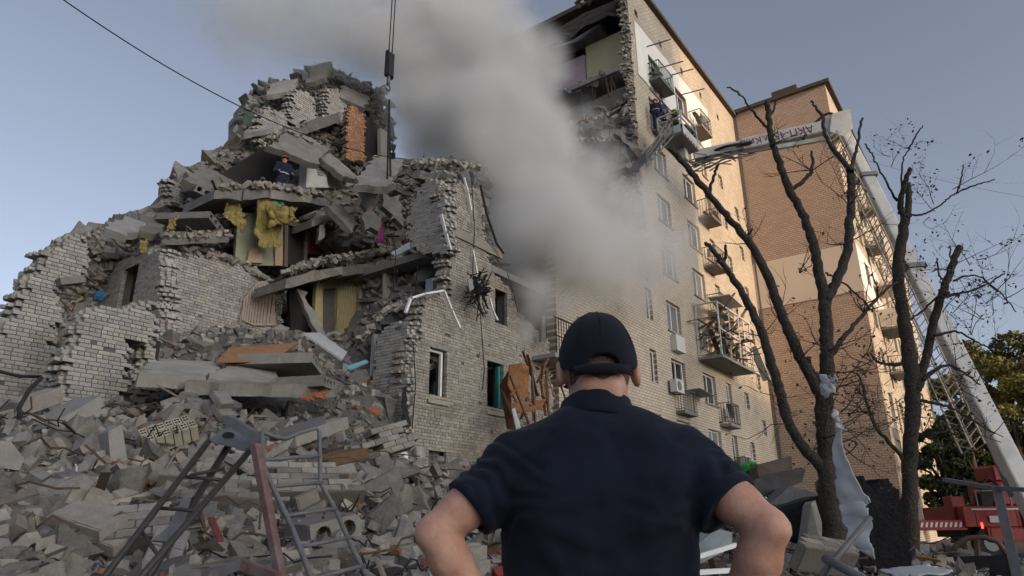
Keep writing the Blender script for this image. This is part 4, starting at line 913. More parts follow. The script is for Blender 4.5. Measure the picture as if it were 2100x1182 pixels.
# wing: loggia and small balconies
balcony(wing, 48.5, 51.5, 13.1, 1.3, 1.2, M_ac, t=WT, gap=.4)
balcony(wing, 48.5, 50.5, 18.8, 1.0, 1.0, M_railgreen, t=WT); balcony(wing, 48.6, 50.3, 21.6, 1.0, 1.0, M_rail, t=WT); balcony(wing, 57, 59, 16, 1.0, 1.0, t=WT); balcony(wing, 57, 59, 13, 1.0, 1.0, t=WT); balcony(wing, 48.5, 51, 10.2, 1.2, 1.0, t=WT)
lg = bpy.data.objects.new('loggia', None); COL.objects.link(lg); lg.parent = wing; lg.location = Vector((50, WT, 13.1))-Vector(wing.location)
def lch(m, n, mt): o = m.build(n, mt); o.parent = lg; o.location = -Vector((50, WT, 13.1))
m = MB(); m.box((48.4, WT-1.35, 15.9), (51.6, WT-.06, 16.05)); lch(m, 'canopy', M_render_cream)
m = MB(); m.box((48.45, WT-1.32, 13.1),(48.55, WT-1.2, 15.9)).box((51.45, WT-1.32, 13.1),(51.55, WT-1.2, 15.9)).box((49.9, WT-1.32, 14.3),(49.98, WT-1.24, 15.9)); lch(m, 'post', M_ac)
m = MB(); m.box((48.56, WT-1.29, 13.15),(51.44, WT-1.25, 14.25)); lch(m, 'front_panel', M_render_cream)
m = MB(); m.box((48.43, WT-1.25, 13.15),(48.47, WT-.06, 14.3)); lch(m, 'side_panel', M_render_cream)

# torn end: room walls left in section
def sect(name, t0, t1, z0, z1, s, mt): m = MB(); m.box((s, t0, z0), (s+.18, t1, z1)); return m.build(name, mt, blk)
M_olive = mat('olive_wall', (0.47,0.46,0.29), var=.12, nscale=2, tintvar=0, stain=(.36,.33,.24), stain_scale=.8)
M_lilac = mat('lilac_paper', (0.38,0.30,0.36), var=.2, nscale=5, tintvar=0)
sect('room_wall', 12.43, 15.2, 22.7, 26.6, 28.25, M_olive)['label'] = 'olive green room wall on the torn top floor'
sect('room_wall', 15.25, 17.5, 22.3, 26.0, 28.1, M_lilac)['label'] = 'lilac papered room wall on the torn top floor'
sect('room_wall', 12.43, 17.5, 26.65, 28.6, 29.6, M_shade); sect('room_wall', 12.43, 17.5, 11.3, 19.8, 28.4, M_interior); sect('room_wall', 12.43, 17.5, 20.1, 22.6, 28.6, M_interior)  # topmost wall is near-black: the attic's shade in its colour
m = MB(); m.box((28.12,13.4,23.5),(28.2,14.0,24.2)); m.build('picture', M_cream, blk)
# sagging roof and floors at the torn end
def sag(pts, th, label, mt, name='roof_sheet', cat='roof'):
    m = MB(); P = [np.asarray(p, float) for p in pts]; m.poly(P, th); return tag(m.build(name, mt), label, cat)
M_felt = mat('roofing_felt', (0.055,0.05,0.048), var=.4, nscale=4, tintvar=0, bump=.5, bscale=8)
def curtain(label, line, drop, mt, name, cat, wav=.15, n=14):
    """a torn sheet hanging from a polyline"""
    m = MB(); L = [np.asarray(p, float) for p in line]; rows = 5; V = []
    cum = np.r_[0, np.cumsum([np.linalg.norm(b-a) for a, b in zip(L, L[1:])])]; 
    for i in range(n+1):
        f = cum[-1]*i/n; p = np.array([np.interp(f, cum, [q[k] for q in L]) for k in range(3)]); d = drop*(.6+.5*abs(nz3(i*.7, 3)))*(1+.3*random.random())
        for r in range(rows+1): V.append(p+np.array([wav*nz3(i*.6, r*.8), wav*nz3(i*.5, r*.9, 4), -d*r/rows]))
    m.add(V, [(i*(rows+1)+r, (i+1)*(rows+1)+r, (i+1)*(rows+1)+r+1, i*(rows+1)+r+1) for i in range(n) for r in range(rows)]); o = m.build(name, mt, fix=False)
    sm = o.modifiers.new('s', 'SOLIDIFY'); sm.thickness = .04; return tag(o, label, cat)
R0 = [onS(x, y, s) for x, y, s in ((1290,-8,27.6),(1250,12,27.2),(1200,32,26.8),(1150,62,26.4),(1088,88,26.2))]
m = MB(); m.add([*R0, *[p+np.array([1.6,.2,.5]) for p in R0]], [(i, i+1, 6+i, 5+i) for i in range(4)]); o = m.build('sagging_roof', M_felt, fix=False); sm = o.modifiers.new('s', 'SOLIDIFY'); sm.thickness = .16; tag(o, 'dark sagging roof felt over the torn end of the tall block', 'roof')
curtain('torn black roof lining hanging under the sagging roof', R0, .9, M_felt, 'roof_lining', 'roof lining')
slab([(1132,100,17.5),(1150,62,17.8),(1225,40,14.5),(1235,62,14.2),(1200,82,15.2)], (.9,0,.1), 'pale ceiling slab tipped down in the torn top floor', M_slabtop)
slab([(1152,240,16.2),(1190,215,15.0),(1280,178,12.6),(1290,200,12.5),(1262,225,13.2),(1165,262,16)], (1.2,0,-.2), 'broken floor slab drooping below the olive room', M_slab)
slab([(1165,262,15.8),(1215,240,14.2),(1272,262,12.9),(1250,285,13.2),(1190,290,15)], (1.0,0,-.25), 'second drooping slab under the torn top floor', M_slabtop)
slab([(1258,270,13.0),(1285,258,12.5),(1312,290,12.1),(1300,312,12.0)], (.6,0,-.2), 'small tilted slab at the torn edge below the basket', M_slab)
slab([(1030,92,21.5),(1040,68,21.8),(1095,66,20.5),(1100,90,20)], (1.5,.3,-.3), 'far lump of dark roofing left of the sagging roof', M_felt)
end_ = Pieces()
for k in range(420):
    a = RNG.uniform(); t = 12.2+RNG.uniform()**1.4*4.6; zc = RNG.uniform(15.5, 21.8) if RNG.uniform() < .7 else RNG.uniform(11.8, 16)
    p = (27.3+RNG.normal(0, .35)+.10*(t-12), t, zc); u = RNG.uniform()
    end_.put('brick' if u < .45 else 'lump' if u < .85 else 'shard', p, 1.0 if u < .45 else RNG.uniform(.2, .6) if u < .85 else RNG.uniform(.5, 1.1), (-1,0,.6), .3)
for z in np.arange(11.5, 28.6, .1):                       # bricks left proud along the torn vertical edge
    for k in range(2): end_.put('brick', (27.15+.35*nz3(0,0,z*.9)+RNG.normal(0,.14), 12.0+RNG.uniform(.02,.45), z), 1.0, (0,0,1), .93)
for z in (FLO[6], FLO[7], 28.7):
    for k in range(70): t = 12.4+RNG.uniform()*(5.6 if z < 28 else 2.6); u = RNG.uniform(); end_.put('lump' if u < .6 else 'shard' if u < .8 else 'brick', (26.95+RNG.normal(0, .22), t, z-.1+RNG.normal(0, .1)), RNG.uniform(.12, .4) if u < .6 else RNG.uniform(.3, .9) if u < .8 else 1.0, (-1,0,.3), .4)
for k in range(16):
    t = 12.5+RNG.uniform()*5; z = float(RNG.choice(FLO[5:8]))-.25; L_ = RNG.uniform(.3, 1.3); end_.put('plank', (26.9+RNG.normal(0,.2), t, z-L_/2), L_, R=np.stack([np.array([RNG.normal(0,.15),RNG.normal(0,.15),1.0]),np.array([0,1.,0]),np.array([1.,0,0])],1), mt=None)
M_end = mat('torn_masonry', (0.36,0.32,0.27), var=.3, nscale=5, tintvar=.35)
NAMES_END = {'brick': M_end, 'lump': M_dust, 'shard': M_slab, 'plank': M_rust}
for kd in NAMES_END: end_.mass('torn_edge_'+('bricks' if kd == 'brick' else 'lumps' if kd == 'lump' else 'rods' if kd == 'plank' else 'slabs'), [i for i in end_.items if i[0] == kd], NAMES_END[kd], 'loose broken masonry along the torn edge of the tall block', 'rubble')
facepanel('broken_masonry_face', [(1210,360),(1215,280),(1250,270),(1290,290),(1310,330),(1310,420),(1200,420)], 27.55, M_end, 'rough broken brick face at the torn end below the drooping slabs', 'wall', .5, 's')

# ================================================================ hanging and dangling things
def wire(name, pts, r, label, mt, cat='cable', n=6, grp=None):
    m = MB(); m.tube(pts, r, n); return tag(m.build(name, mt, fix=False), label, cat, grp)
def sagline(p, q, sag_, n=24):
    p, q = np.asarray(p, float), np.asarray(q, float); return [p+(q-p)*f-np.array([0, 0, sag_*4*f*(1-f)]) for f in np.linspace(0, 1, n)]
wire('overhead_cable', sagline(atD(60,-50,12), onT(935,326,13.2), 1.1, 40), .012, 'black overhead cable crossing the sky to the ruin', M_black)
for k, (x0, y0, x1, y1, d0, d1) in enumerate(((1780,330,2140,410,60,60),(1890,360,2140,375,60,70),(2040,740,2140,700,50,50),(2060,760,2140,690,50,50),(1510,228,1560,238,45,46))):
    wire('far_wire', sagline(atD(x0,y0,d0), atD(x1,y1,d1), .3), .012, ['faint far wire high right of the wing','second faint far wire high right of the wing','thin wire above the far trees at right','lower thin wire above the far trees at right','short thin wire over the inner corner'][k], M_greymetal, grp='far wires')
# crane hook with chain sling
hk = empty('crane_hook_block', tuple(onT(800,160,14.8)), 'black crane hook block on two cables above the ruin', 'hook block')
top = onT(800,112,14.8); pm = pxm(top)
m = MB(); hb = onT(799,158,14.8)
m.box((top[0]-.12, top[1]-.1, hb[2]), (top[0]+.12, top[1]+.1, top[2])); m.box((top[0]-.16, top[1]-.06, hb[2]-.05), (top[0]-.125, top[1]+.06, top[2]+.08)); m.box((top[0]+.125, top[1]-.06, hb[2]-.05), (top[0]+.16, top[1]+.06, top[2]+.08)); m.build('housing', M_black, hk)
for dx in (-.06, .09):
    m = MB(); m.tube([(top[0]+dx, top[1], top[2]), (top[0]+dx, top[1], 62)], .02, 6); m.build('cable', M_black, hk)
m = MB(); hz = hb[2]; m.tube([(top[0], top[1], hz), (top[0], top[1], hz-.35)], .07, 8); m.tube([(top[0]+.1*sin(a), top[1], hz-.45+.1*cos(a)) for a in np.linspace(-.5, 4.2, 14)], .035, 6); m.build('hook', M_greymetal, hk)
ch = empty('chain_sling', tuple(onT(797,230,14.8)), 'double chain sling hanging from the crane hook to a slab', 'chain')
m = MB(); a = onT(798,205,14.8); b1 = onT(794,382,14.6); b2 = onT(801,372,14.7)
for b in (b1, b2):
    L = np.linalg.norm(b-a); k = int(L/.1)
    for i in range(k):
        c = a+(b-a)*((i+.5)/k); 
        if i % 2: m.box(c-np.array([.032,.012,.06]), c+np.array([.032,.012,.06]))
        else: m.box(c-np.array([.012,.032,.06]), c+np.array([.012,.032,.06]))
m.build('links', M_black, ch)['kind'] = 'stuff'
# cables and pipes over the corner section
for k, (px, lab) in enumerate((([(966,372),(972,470),(970,560),(978,612),(985,640),(992,760),(990,800)], 'thin cable hanging down the corner facade by the black tangle'),
    ([(856,545),(850,640),(843,720),(848,790),(838,850)], 'cable hanging past the corner window opening'), ([(848,700),(853,790),(846,880)], 'second cable hanging at the left edge of the corner'),
    ([(800,470),(812,520),(806,600)], 'short cable hanging from the broken floor'), ([(1040,560),(1052,600),(1062,640)], 'thin bent rod sticking out into the smoke'),
    ([(985,380),(1000,440),(1020,500),(1032,520)], 'bent black gutter hanging off the corner top'))):
    wire('hanging_cable', [onT(x+random.gauss(0,1), y, 11.85-.02*k) for x, y in px] if k not in (1, 3) else [onT(x, y, 13.1) for x, y in px], .014 if k < 5 else .04, lab, M_black)
def pvc(name, px, t, w, lab):
    m = MB()
    for a, b in zip(px, px[1:]): m.bar(onT(*a, t), onT(*b, t), w, .05, ext=w*.4)
    return tag(m.build(name, M_whitepvc), lab, 'window frame')
pvc('bent_window_frame', [(832,640),(842,612),(870,603),(910,596),(926,636),(942,671)], 11.7, .075, 'bent white plastic window frame hanging from the corner ledge')
pvc('frame_bar', [(905,442),(914,478),(923,510)], 11.75, .09, 'white plastic bar hanging at the upper left of the corner')
pvc('pipe_strip', [(952,366),(960,395),(966,430)], 11.85, .05, 'white strip dangling at the top of the corner facade')
pvc('hanging_strip', [(970,514),(976,545),(980,570)], 11.85, .045, 'short white strip on the corner facade')
pvc('thin_strip', [(1005,615),(1012,640),(1020,656)], 11.7, .05, 'white strip by the second-floor opening')
tg = empty('debris_tangle', tuple(onT(978,600,11.4)), 'round black tangle of wrecked appliance hanging on the corner facade', 'tangle')
m = MB()
for k in range(90):
    c = onT(980+random.gauss(0,10), 590+random.gauss(0,13), 11.5+random.gauss(0,.12)); d = RNG.normal(0, .13, 3); m.bar(c-d, c+d, random.uniform(.012,.07), .015)
for k in range(7): m.tube([onT(978+random.gauss(0,8), 600, 11.5), onT(985+random.gauss(0,10), 625, 11.5), onT(985+random.gauss(0,14), 640+random.uniform(0,20), 11.5)], .014, 5)
m.build('scrap', M_black, tg)['kind'] = 'stuff'
m = MB(); m.poly([onT(x,y,11.3) for x,y in ((960,575),(968,570),(972,592),(964,598))], (0,.03,0)); m.build('casing_piece', mat('shell_grey',(0.3,0.3,0.3)), tg)
# burnt-orange wreck of a balcony on the ground floor
wk = empty('balcony_wreck', tuple(onT(1080,880,11.2)), 'wrecked balcony cladding of orange boards and rusty bars by the man', 'balcony wreck')
M_osb = mat('osb_board', (0.40,0.19,0.085), var=.45, nscale=14, tintvar=.25, stain=(.2,.09,.045), stain_scale=2)
m = MB(); m.poly([onT(x,y,t) for x,y,t in ((1046,748,11.2),(1070,745,10.9),(1085,752,10.8),(1084,812,10.6),(1062,830,10.8),(1042,790,11.1))], (.02,.05,0)); m.build('board', M_osb, wk)
m = MB(); m.poly([onT(x,y,t) for x,y,t in ((1030,800,11.4),(1048,828,10.9),(1120,818,10.4),(1110,840,10.3),(1050,850,10.8))], (.02,.05,0)); m.build('board', M_osb, wk)
m = MB(); m.poly([onT(x,y,t) for x,y,t in ((1026,790,11.6),(1044,760,11.2),(1052,860,10.9),(1066,884,10.7),(1042,880,11)) ], (.02,.05,0)); m.build('board', mat('brown_sheet',(0.14,0.06,0.035)), wk)
m = MB(); m.poly([onT(x,y,t) for x,y,t in ((1050,840,10.7),(1056,836,10.7),(1070,884,10.5),(1060,886,10.6)) ], (.02,.03,0)); m.build('cloth_strip', mat('pale_cloth',(0.4,0.42,0.44)), wk)
m = MB()
for k in range(26):
    x, y = random.uniform(1062,1150), random.uniform(752,860); a = onT(x, y, random.uniform(10.4,11.4)); b = onT(x+random.gauss(0,22), y+random.gauss(10,38), random.uniform(10.3,11.4)); m.bar(a, b, random.uniform(.02,.09), .025)
m.build('splinters', mat('orange_timber', (0.30,0.14,0.07), var=.5, nscale=8), wk)['kind'] = 'stuff'
for (x0,y0,x1,y1) in ((1046,770,1085,870),(1090,750,1098,868),(1120,760,1126,860)): m = MB(); m.bar(onT(x0,y0,10.6), onT(x1,y1,10.5), .05); m.build('bar', M_rust, wk)
bc = empty('balcony_cage', tuple(onT(1096,745,11)), 'barred balcony cage in the smoke left of the cap', 'balcony')
m = MB(); p0 = onT(1076,742,11.2)
for i in range(9): x = 18.0+.16*i; m.bar((x-.3, 11.1, 6.35), (x-.3, 11.1, 7.5), .022)
m.bar((17.6,11.1,7.5),(19.3,11.1,7.5),.04); m.bar((17.6,11.1,6.9),(19.3,11.1,6.9),.03); m.build('bars', M_black, bc)
m = MB(); m.box((17.6,11.1,6.2),(19.3,11.98,6.33)); m.build('slab', M_concrete, bc)
tag(MB().poly([onT(x,y,11.6) for x,y in ((1112,650),(1118,648),(1121,700),(1110,702))], (0,.1,0)).build('timber_board', M_palewood), 'pale upright board in the smoke beside the balcony cage', 'board')
# soft and coloured scraps
def cloth(name, px, label, mt, cat, amp=.06, thick=.012, n=24, at=None, tear=1.0):
    """a crumpled sheet spanned over four corners (x,y,t), edges torn"""
    C4 = [(at or onT)(*c) for c in px]; V = []; k = n+1; sd = len(label)*1.7; drop = set(); size = np.linalg.norm(C4[2]-C4[0]); f1 = 3.2/size
    for j in range(k):
        for i in range(k):
            u, v = i/n, j/n; p = (C4[0]*(1-u)+C4[1]*u)*(1-v)+(C4[3]*(1-u)+C4[2]*u)*v; q = p*f1
            w = np.array([nz3(q[0]*1.3+sd, q[2]*1.1, q[1]), 1.6*nz3(q[0]*2.2, q[2]*.9+sd, 9), .7*nz3(q[0]*1.5, q[2]*1.5, 17+sd)])+.5*np.array([nz3(q[0]*4, q[2]*3, sd), 1.3*(abs(nz3(q[0]*5, q[2]*2.2, sd+3))-.2), nz3(q[0]*4, q[2]*4, sd+7)])
            V.append(p+w*amp)
    def edge(i, j): return nz3(i*.35+sd, j*.35, 3)+.6*nz3(i*.9, j*.9+sd, 8)
    F = []
    for j in range(n):
        for i in range(n):
            b = min(i, j, n-1-i, n-1-j)
            if b < 4 and edge(i, j) > .05+.16*b+(1-tear)*.6: continue
            F.append((j*k+i, j*k+i+1, (j+1)*k+i+1, (j+1)*k+i))
    m = MB(); m.add(V, F, smooth=True); o = m.build(name, mt, fix=False); bm = bmesh.new(); bm.from_mesh(o.data); bmesh.ops.delete(bm, geom=[v for v in bm.verts if not v.link_faces], context='VERTS'); bm.to_mesh(o.data); bm.free()
    sm = o.modifiers.new('s', 'SOLIDIFY'); sm.thickness = thick; return tag(o, label, cat)
M_ins = mat('yellow_insulation', (0.37,0.29,0.095), var=.6, nscale=7, bump=1.5, bscale=30, tintvar=0, stain=(.3,.24,.1), stain_scale=3)
cloth('insulation_sheet', [(520,386,17.0),(570,384,16.9),(580,508,17.0),(528,514,17.1)], 'yellow insulation sheet hanging down over the green wall', M_ins, 'insulation', .12)
cloth('insulation_strip', [(546,422,16.8),(610,424,16.6),(612,452,16.6),(550,464,16.8)], 'yellow insulation strip drooping right over the doorway', M_ins, 'insulation', .14, .05)
cloth('insulation_sheet', [(450,404,17.2),(498,394,17.3),(498,478,17.0),(474,462,17.0)], 'torn yellow insulation flap on the left rubble shelf', M_ins, 'insulation', .12)
cloth('insulation_scrap', [(288,494,17.1),(304,490,17.1),(300,518,17),(286,520,17)], 'small yellow scrap stuck in the left wall head', M_ins, 'insulation', .06)
cloth('insulation_scrap', [(345,452,17.3),(368,440,17.3),(356,470,17.2),(342,476,17.2)], 'small yellow scrap beside the hollow slab end', M_ins, 'insulation', .06)
cloth('teal_sheet', [(558,400,16.9),(578,404,16.9),(582,426,16.9),(566,430,16.9)], 'teal plastic sheet above the yellow insulation', mat('teal_sheet',(0.08,0.30,0.26)), 'sheet', .04)
cloth('blue_tape', [(538,384,17.0),(548,382,17.0),(544,406,17),(540,404,17)], 'light blue strip at the top of the insulation', mat('blue_strip',(0.12,0.33,0.42)), 'sheet', .03)
cloth('patterned_cloth', [(770,460,15.5),(788,458,15.5),(788,496,15.4),(772,500,15.4)], 'red and purple patterned cloth hanging under the slabs', mat('pattern_cloth',(0.36,0.04,0.08),col2=(0.10,0.05,0.22),nscale=14), 'cloth', .04)
cloth('black_cloth', [(824,796,11.75),(834,792,11.75),(838,872,11.8),(824,880,11.8)], 'black cloth strip hanging at the corner of the facade', M_black, 'cloth', .06)
cloth('green_box', [(192,600,16),(212,598,16),(214,614,16),(194,618,16)], 'blue plastic scrap on the back wall above the pier', mat('blue_scrap',(0.05,0.19,0.36)), 'scrap', .04, .05)
cloth('flag_scrap', [(497,262,19.4),(500,228,19.4),(517,228,19.4),(517,258,19.4)], 'dark green sheet sticking out of the upper left edge', mat('dark_green',(0.05,0.085,0.075)), 'sheet', .02)
m = MB(); m.tube([onT(496,256,19.3), onT(478,285,19.3), onT(456,306,19.2)], .03, 6); m.tube([onT(500,270,19.3), onT(490,295,19.3), onT(458,306,19.2)], .02, 6); tag(m.build('bent_rods', M_rust, fix=False), 'two bent rods sticking out at the upper left edge', 'rod')
# ================================================================ large pieces one can point at in the front heap
def chunk(name, px, t0, depth, label, mt, cat='chunk', seed=0):
    t0 = t0+1.6 if t0 < 5.5 else t0
    """solid block whose near face has the outline px at plane t0, going back by depth with a rough far side"""
    P = [onT(x, y, t0) for x, y in px]; c = sum(P)/len(P); far = [c+(p-c)*RNG.uniform(.8, .98)+np.array([RNG.normal(0, .05), depth*RNG.uniform(.85, 1.1), RNG.normal(.05, .05)]) for p in P]
    V, F = hull(np.array(P+far)); return tag(link(name, np_mesh(name, V, F, np.full(len(F), .5)), mt), label, cat)
M_pale = mat('pale_concrete', (0.31,0.298,0.275), var=.25, nscale=6, bump=.4, bscale=25, tintvar=.1, stain=(.25,.24,.23), stain_scale=1.5)
M_greenpl = mat('green_plaster_chunk', (0.28,0.31,0.262), var=.2, nscale=4, tintvar=0, stain=(.3,.29,.27), stain_scale=2)
chunk('wall_chunk', [(362,1182),(352,1130),(372,1112),(430,1108),(478,1140),(480,1168),(430,1182)], 4.6, .6, 'large broken wall chunk with pale green plaster, bottom of the heap', M_greenpl)
chunk('wall_chunk', [(250,1165),(262,1120),(300,1108),(330,1130),(338,1165)], 5.0, .5, 'grey wall chunk left of the green plastered one', M_dust)
chunk('concrete_block', [(636,1182),(640,1128),(668,1118),(735,1110),(742,1150),(722,1182)], 4.2, .6, 'large pale concrete block under the climbing frame ladder', M_pale)
chunk('concrete_slab', [(0,960),(0,905),(22,905),(50,940),(40,965)], 8.2, .4, 'flat pale concrete slab at the left edge of the heap', M_pale)
chunk('wall_corner', [(72,890),(205,812),(222,845),(150,882),(95,893)], 10.6, .7, 'wedge shaped wall corner with beige plaster below the pier', M_pale)
chunk('long_block', [(222,885),(250,870),(262,950),(258,968),(228,968)], 8.4, .35, 'upright concrete post fragment left of the perforated bricks', M_pale)
chunk('sand_bag', [(128,985),(150,972),(182,978),(190,992),(165,1000),(138,998)], 8.0, .35, 'dusty stuffed sack lying on the heap', M_dust, 'sack')
pb = empty('perforated_brickwork', tuple(onT(335,890,9.4)), 'block of perforated yellowish bricks in the middle of the heap', 'masonry')
M_perf = mat('yellow_brick', (0.42,0.385,0.30), var=.25, nscale=8, tintvar=.2)
c0, cx, cy = onT(282,882,8.7), onT(385,850,8.5)-onT(282,882,8.7), onT(290,908,8.5)-onT(282,882,8.7)
ex = cx/np.linalg.norm(cx); ey = cy-ex*(cy@ex); ey /= np.linalg.norm(ey); en = np.cross(ex, ey); W = np.linalg.norm(cx); H_ = np.linalg.norm(cy)*1.1
for r in range(2):
    for c in range(6):
        m = MB(); o_ = c0+ex*(W/6*c+.005+(.04 if r else 0))+ey*(H_/2*r+.004); l, h = W/6-.012, H_/2-.01
        vs = [o_+ex*a+ey*b+en*d for d in (0, .22*(-1 if en[1] < 0 else 1)) for a, b in ((0,0),(l,0),(l,h),(0,h))]
        m.add(vs, [(0,1,2,3),(4,7,6,5),(0,4,5,1),(1,5,6,2),(2,6,7,3),(3,7,4,0)]); ob = m.build('brick', M_perf, pb)
        f = MB()
        for (a, b) in ((.3,.3),(.7,.3),(.3,.7),(.7,.7)):
            q = o_+ex*l*a+ey*h*b-en*.002*(1 if en[1] > 0 else -1); f.poly([q+ex*.016*cos(t)+ey*.016*sin(t) for t in np.linspace(0, 2*pi, 9)[:-1]], -en*.002*(1 if en[1] > 0 else -1))
        f.build('void', M_shade, pb)['kind'] = 'stuff'  # flat dark discs on the face: shade inside the holes, painted
# large brick wall piece lying under the frame ladder, flat masonry pieces
M_dustbrick = mat('dusty_brick', (0.27,0.255,0.232), var=.35, nscale=7, tintvar=.35, stain=(.17,.16,.145), stain_scale=2.0, bump=.6, bscale=30)
def wallpiece(name, O, A, Zd, rows, cols, label, mt=None, rag=1):
    A = np.asarray(A, float); A /= np.linalg.norm(A); Zd = np.asarray(Zd, float); Zd -= A*(Zd@A); Zd /= np.linalg.norm(Zd); N = np.cross(A, Zd)
    e = empty(name, tuple(O), label, 'masonry'); O = np.asarray(O, float); L, Hc, D = .262, .098, .26
    for r in range(rows):
        lo = RNG.integers(0, 1+rag); hi = cols-RNG.integers(0, 1+rag)
        for c in range(lo, hi):
            a0 = c*L+(L/2 if r % 2 else 0); vs = []
            for d in (-RNG.uniform(0, .008), D): vs += [A*(a0+x)+Zd*(r*Hc+z)+N*d+RNG.normal(0, .003, 3) for x, z in ((.006,.006),(L-.006,.006),(L-.006,Hc-.006),(.006,Hc-.006))]
            m = MB(); m.add(vs, [(0,1,2,3),(4,7,6,5),(0,4,5,1),(1,5,6,2),(2,6,7,3),(3,7,4,0)]); m.build('brick', mt or M_dustbrick, e, loc=(0,0,0))
        vs = []; a0, a1 = lo*L+.01+(L/2 if r % 2 else 0), hi*L-.01+(L/2 if r % 2 else 0)
        for d in (.014, D-.014): vs += [A*x+Zd*z+N*d for x, z in ((a0,r*Hc-.004),(a1,r*Hc-.004),(a1,(r+1)*Hc+.004),(a0,(r+1)*Hc+.004))]
        m = MB(); m.add(vs, [(0,1,2,3),(4,7,6,5),(0,4,5,1),(1,5,6,2),(2,6,7,3),(3,7,4,0)]); m.build('mortar_bed', M_mortar, e, loc=(0,0,0))
wallpiece('fallen_brickwork', onT(738,955,9.0), (1,-.15,.32), (.25,.2,.9), 5, 4, 'slab of tilted brickwork below the barred basement window')
wallpiece('fallen_brickwork', onT(480,1050,6.6), (.85,-.45,.02), (.05,.75,.6), 5, 5, 'big flat piece of brickwork behind the climbing frame post')
wallpiece('fallen_brickwork', onT(735,905,10.2), (.35,.1,-.9), (.9,.1,.35), 3, 4, 'narrow leaning strip of brickwork left of the basement window')
wallpiece('fallen_brickwork', onT(300,1060,7.0), (.8,-.5,-.05), (.2,.8,.45), 5, 5, 'patch of brickwork lying behind the mattress')
wallpiece('fallen_brickwork', onT(80,1175,6.4), (.8,-.5,.1), (.2,.7,.6), 4, 4, 'piece of brickwork at the bottom left of the heap')
# concrete posts
def beam(name, x0, y0, t0, x1, y1, t1, w, h, label, mt=None, cat='beam'):
    m = MB(); m.bar(onT(x0,y0,t0), onT(x1,y1,t1), w, h); o = m.build(name, mt or M_pale); bv = o.modifiers.new('b', 'BEVEL'); bv.width = .012; bv.segments = 1; return tag(o, label, cat)
beam('concrete_beam', 812,1005,7.4, 880,1110,5.6, .18,.24, 'concrete beam leaning down beside the man, below the basement window')
beam('concrete_beam', 745,1075,6.6, 812,1032,6.9, .14,.17, 'short pale concrete beam across the heap left of the leaning one')
beam('concrete_beam', 90,985,8.6, 228,948,8.8, .16,.14, 'timber-like pale beam left of the mattress', M_palewood)
beam('concrete_beam', 0,848,11.8, 112,812,12.2, .3,.24, 'slotted concrete beam at the foot of the gable wall')
beam('concrete_beam', 590,905,8.8, 700,868,9.2, .3,.2, 'pale beam lying behind the ladder top')
beam('timber_crate', 652,950,8.0, 735,930,8.3, .35,.16, 'dark wooden crate board below the heap crest', M_brownwood, 'crate')
beam('red_plank', 432,1062,5.4, 452,1110,5.0, .06,.02, 'red painted plank behind the tall frame', mat('red_paint',(0.22,0.05,0.045)), 'plank')
# mattress
mt_ = empty('mattress', tuple(onT(240,1060,6.4)), 'long curved beige mattress lying on the heap at left', 'mattress')
spine = [(150,1088,6.9),(185,1060,7.1),(235,1045,7.3),(290,1032,7.4),(340,1015,7.5)]; cs = [onT(*c) for c in spine]; m = MB(); V = []; ncs = 24
tt = np.linspace(0, 4, ncs)
for q in tt:
    p = np.array([np.interp(q, range(5), [c[k] for c in cs]) for k in range(3)]); fr = .12+.015*sin(q*17)
    for (a, b) in ((-1,-1),(-1,-.3),(-1,.3),(-1,1),(-.3,1.15),(.4,1.15),(1,1),(1,-1)): V.append(p+np.array([.25*a*.5, .45*a*.9, .09*b+.0])+np.array([0,0,.01*sin(q*23)*(b < .5)]))
k = 8
m.add(V, [(i*k+j, i*k+(j+1) % k, (i+1)*k+(j+1) % k, (i+1)*k+j) for i in range(ncs-1) for j in range(k)]+[tuple(range(k)), tuple((ncs-1)*k+j for j in range(k))], smooth=True)
m.build('padding', mat('mattress_cloth', (0.38,0.345,0.29), var=.25, nscale=7, tintvar=0, stain=(.22,.19,.16), stain_scale=2), mt_)
# metal sheets, cloths
cloth('grey_tarp', [(95,1075,7.2),(195,1015,7.7),(200,1045,7.4),(120,1100,6.9)], 'crumpled dark grey metal sheet left of the mattress', M_greymetal, 'sheet', .12)
cloth('red_cloth', [(728,1012,7.2),(745,1005,7.3),(768,1022,7.1),(762,1034,7.0)], 'bright red cloth in the heap below the brickwork', mat('red_cloth',(0.42,0.02,0.02),tintvar=0), 'cloth', .09, .03)
cloth('red_cloth', [(182,902,9.4),(196,896,9.4),(206,918,9.3),(190,916,9.3)], 'dull red cloth scrap near the left sack', mat('dull_red_cloth',(0.30,0.06,0.06),tintvar=0), 'cloth', .06, .02)
cloth('yellow_foam', [(762,938,9.6),(795,930,9.7),(808,950,9.5),(775,955,9.4)], 'yellow foam clump right of the heap crest', mat('yellow_foam',(0.42,0.33,0.13),tintvar=0), 'foam', .14, .08)
cloth('white_bag', [(802,932,9.5),(818,925,9.5),(826,940,9.4),(808,946,9.4)], 'white plastic bag beside the yellow foam', M_whitepvc, 'bag', .1, .06)
cloth('pink_tape', [(690,1040,6.4),(698,1035,6.4),(704,1098,6.0),(694,1100,6.0)], 'pink plastic strip behind the ladder rungs', mat('pink_plastic',(0.42,0.15,0.30),tintvar=0), 'strip', .03)
cloth('paper_sheet', [(20,1165,6.4),(46,1158,6.5),(42,1176,6.3),(18,1180,6.3)], 'white paper scrap at the bottom left', M_whitepvc, 'paper', .03)
cloth('orange_rag', [(280,978,7.6),(310,970,7.7),(322,990,7.5),(290,994,7.4)], 'orange-brown rag in the middle of the heap', mat('orange_rag',(0.22,0.125,0.055),tintvar=.2), 'rag', .09, .03)
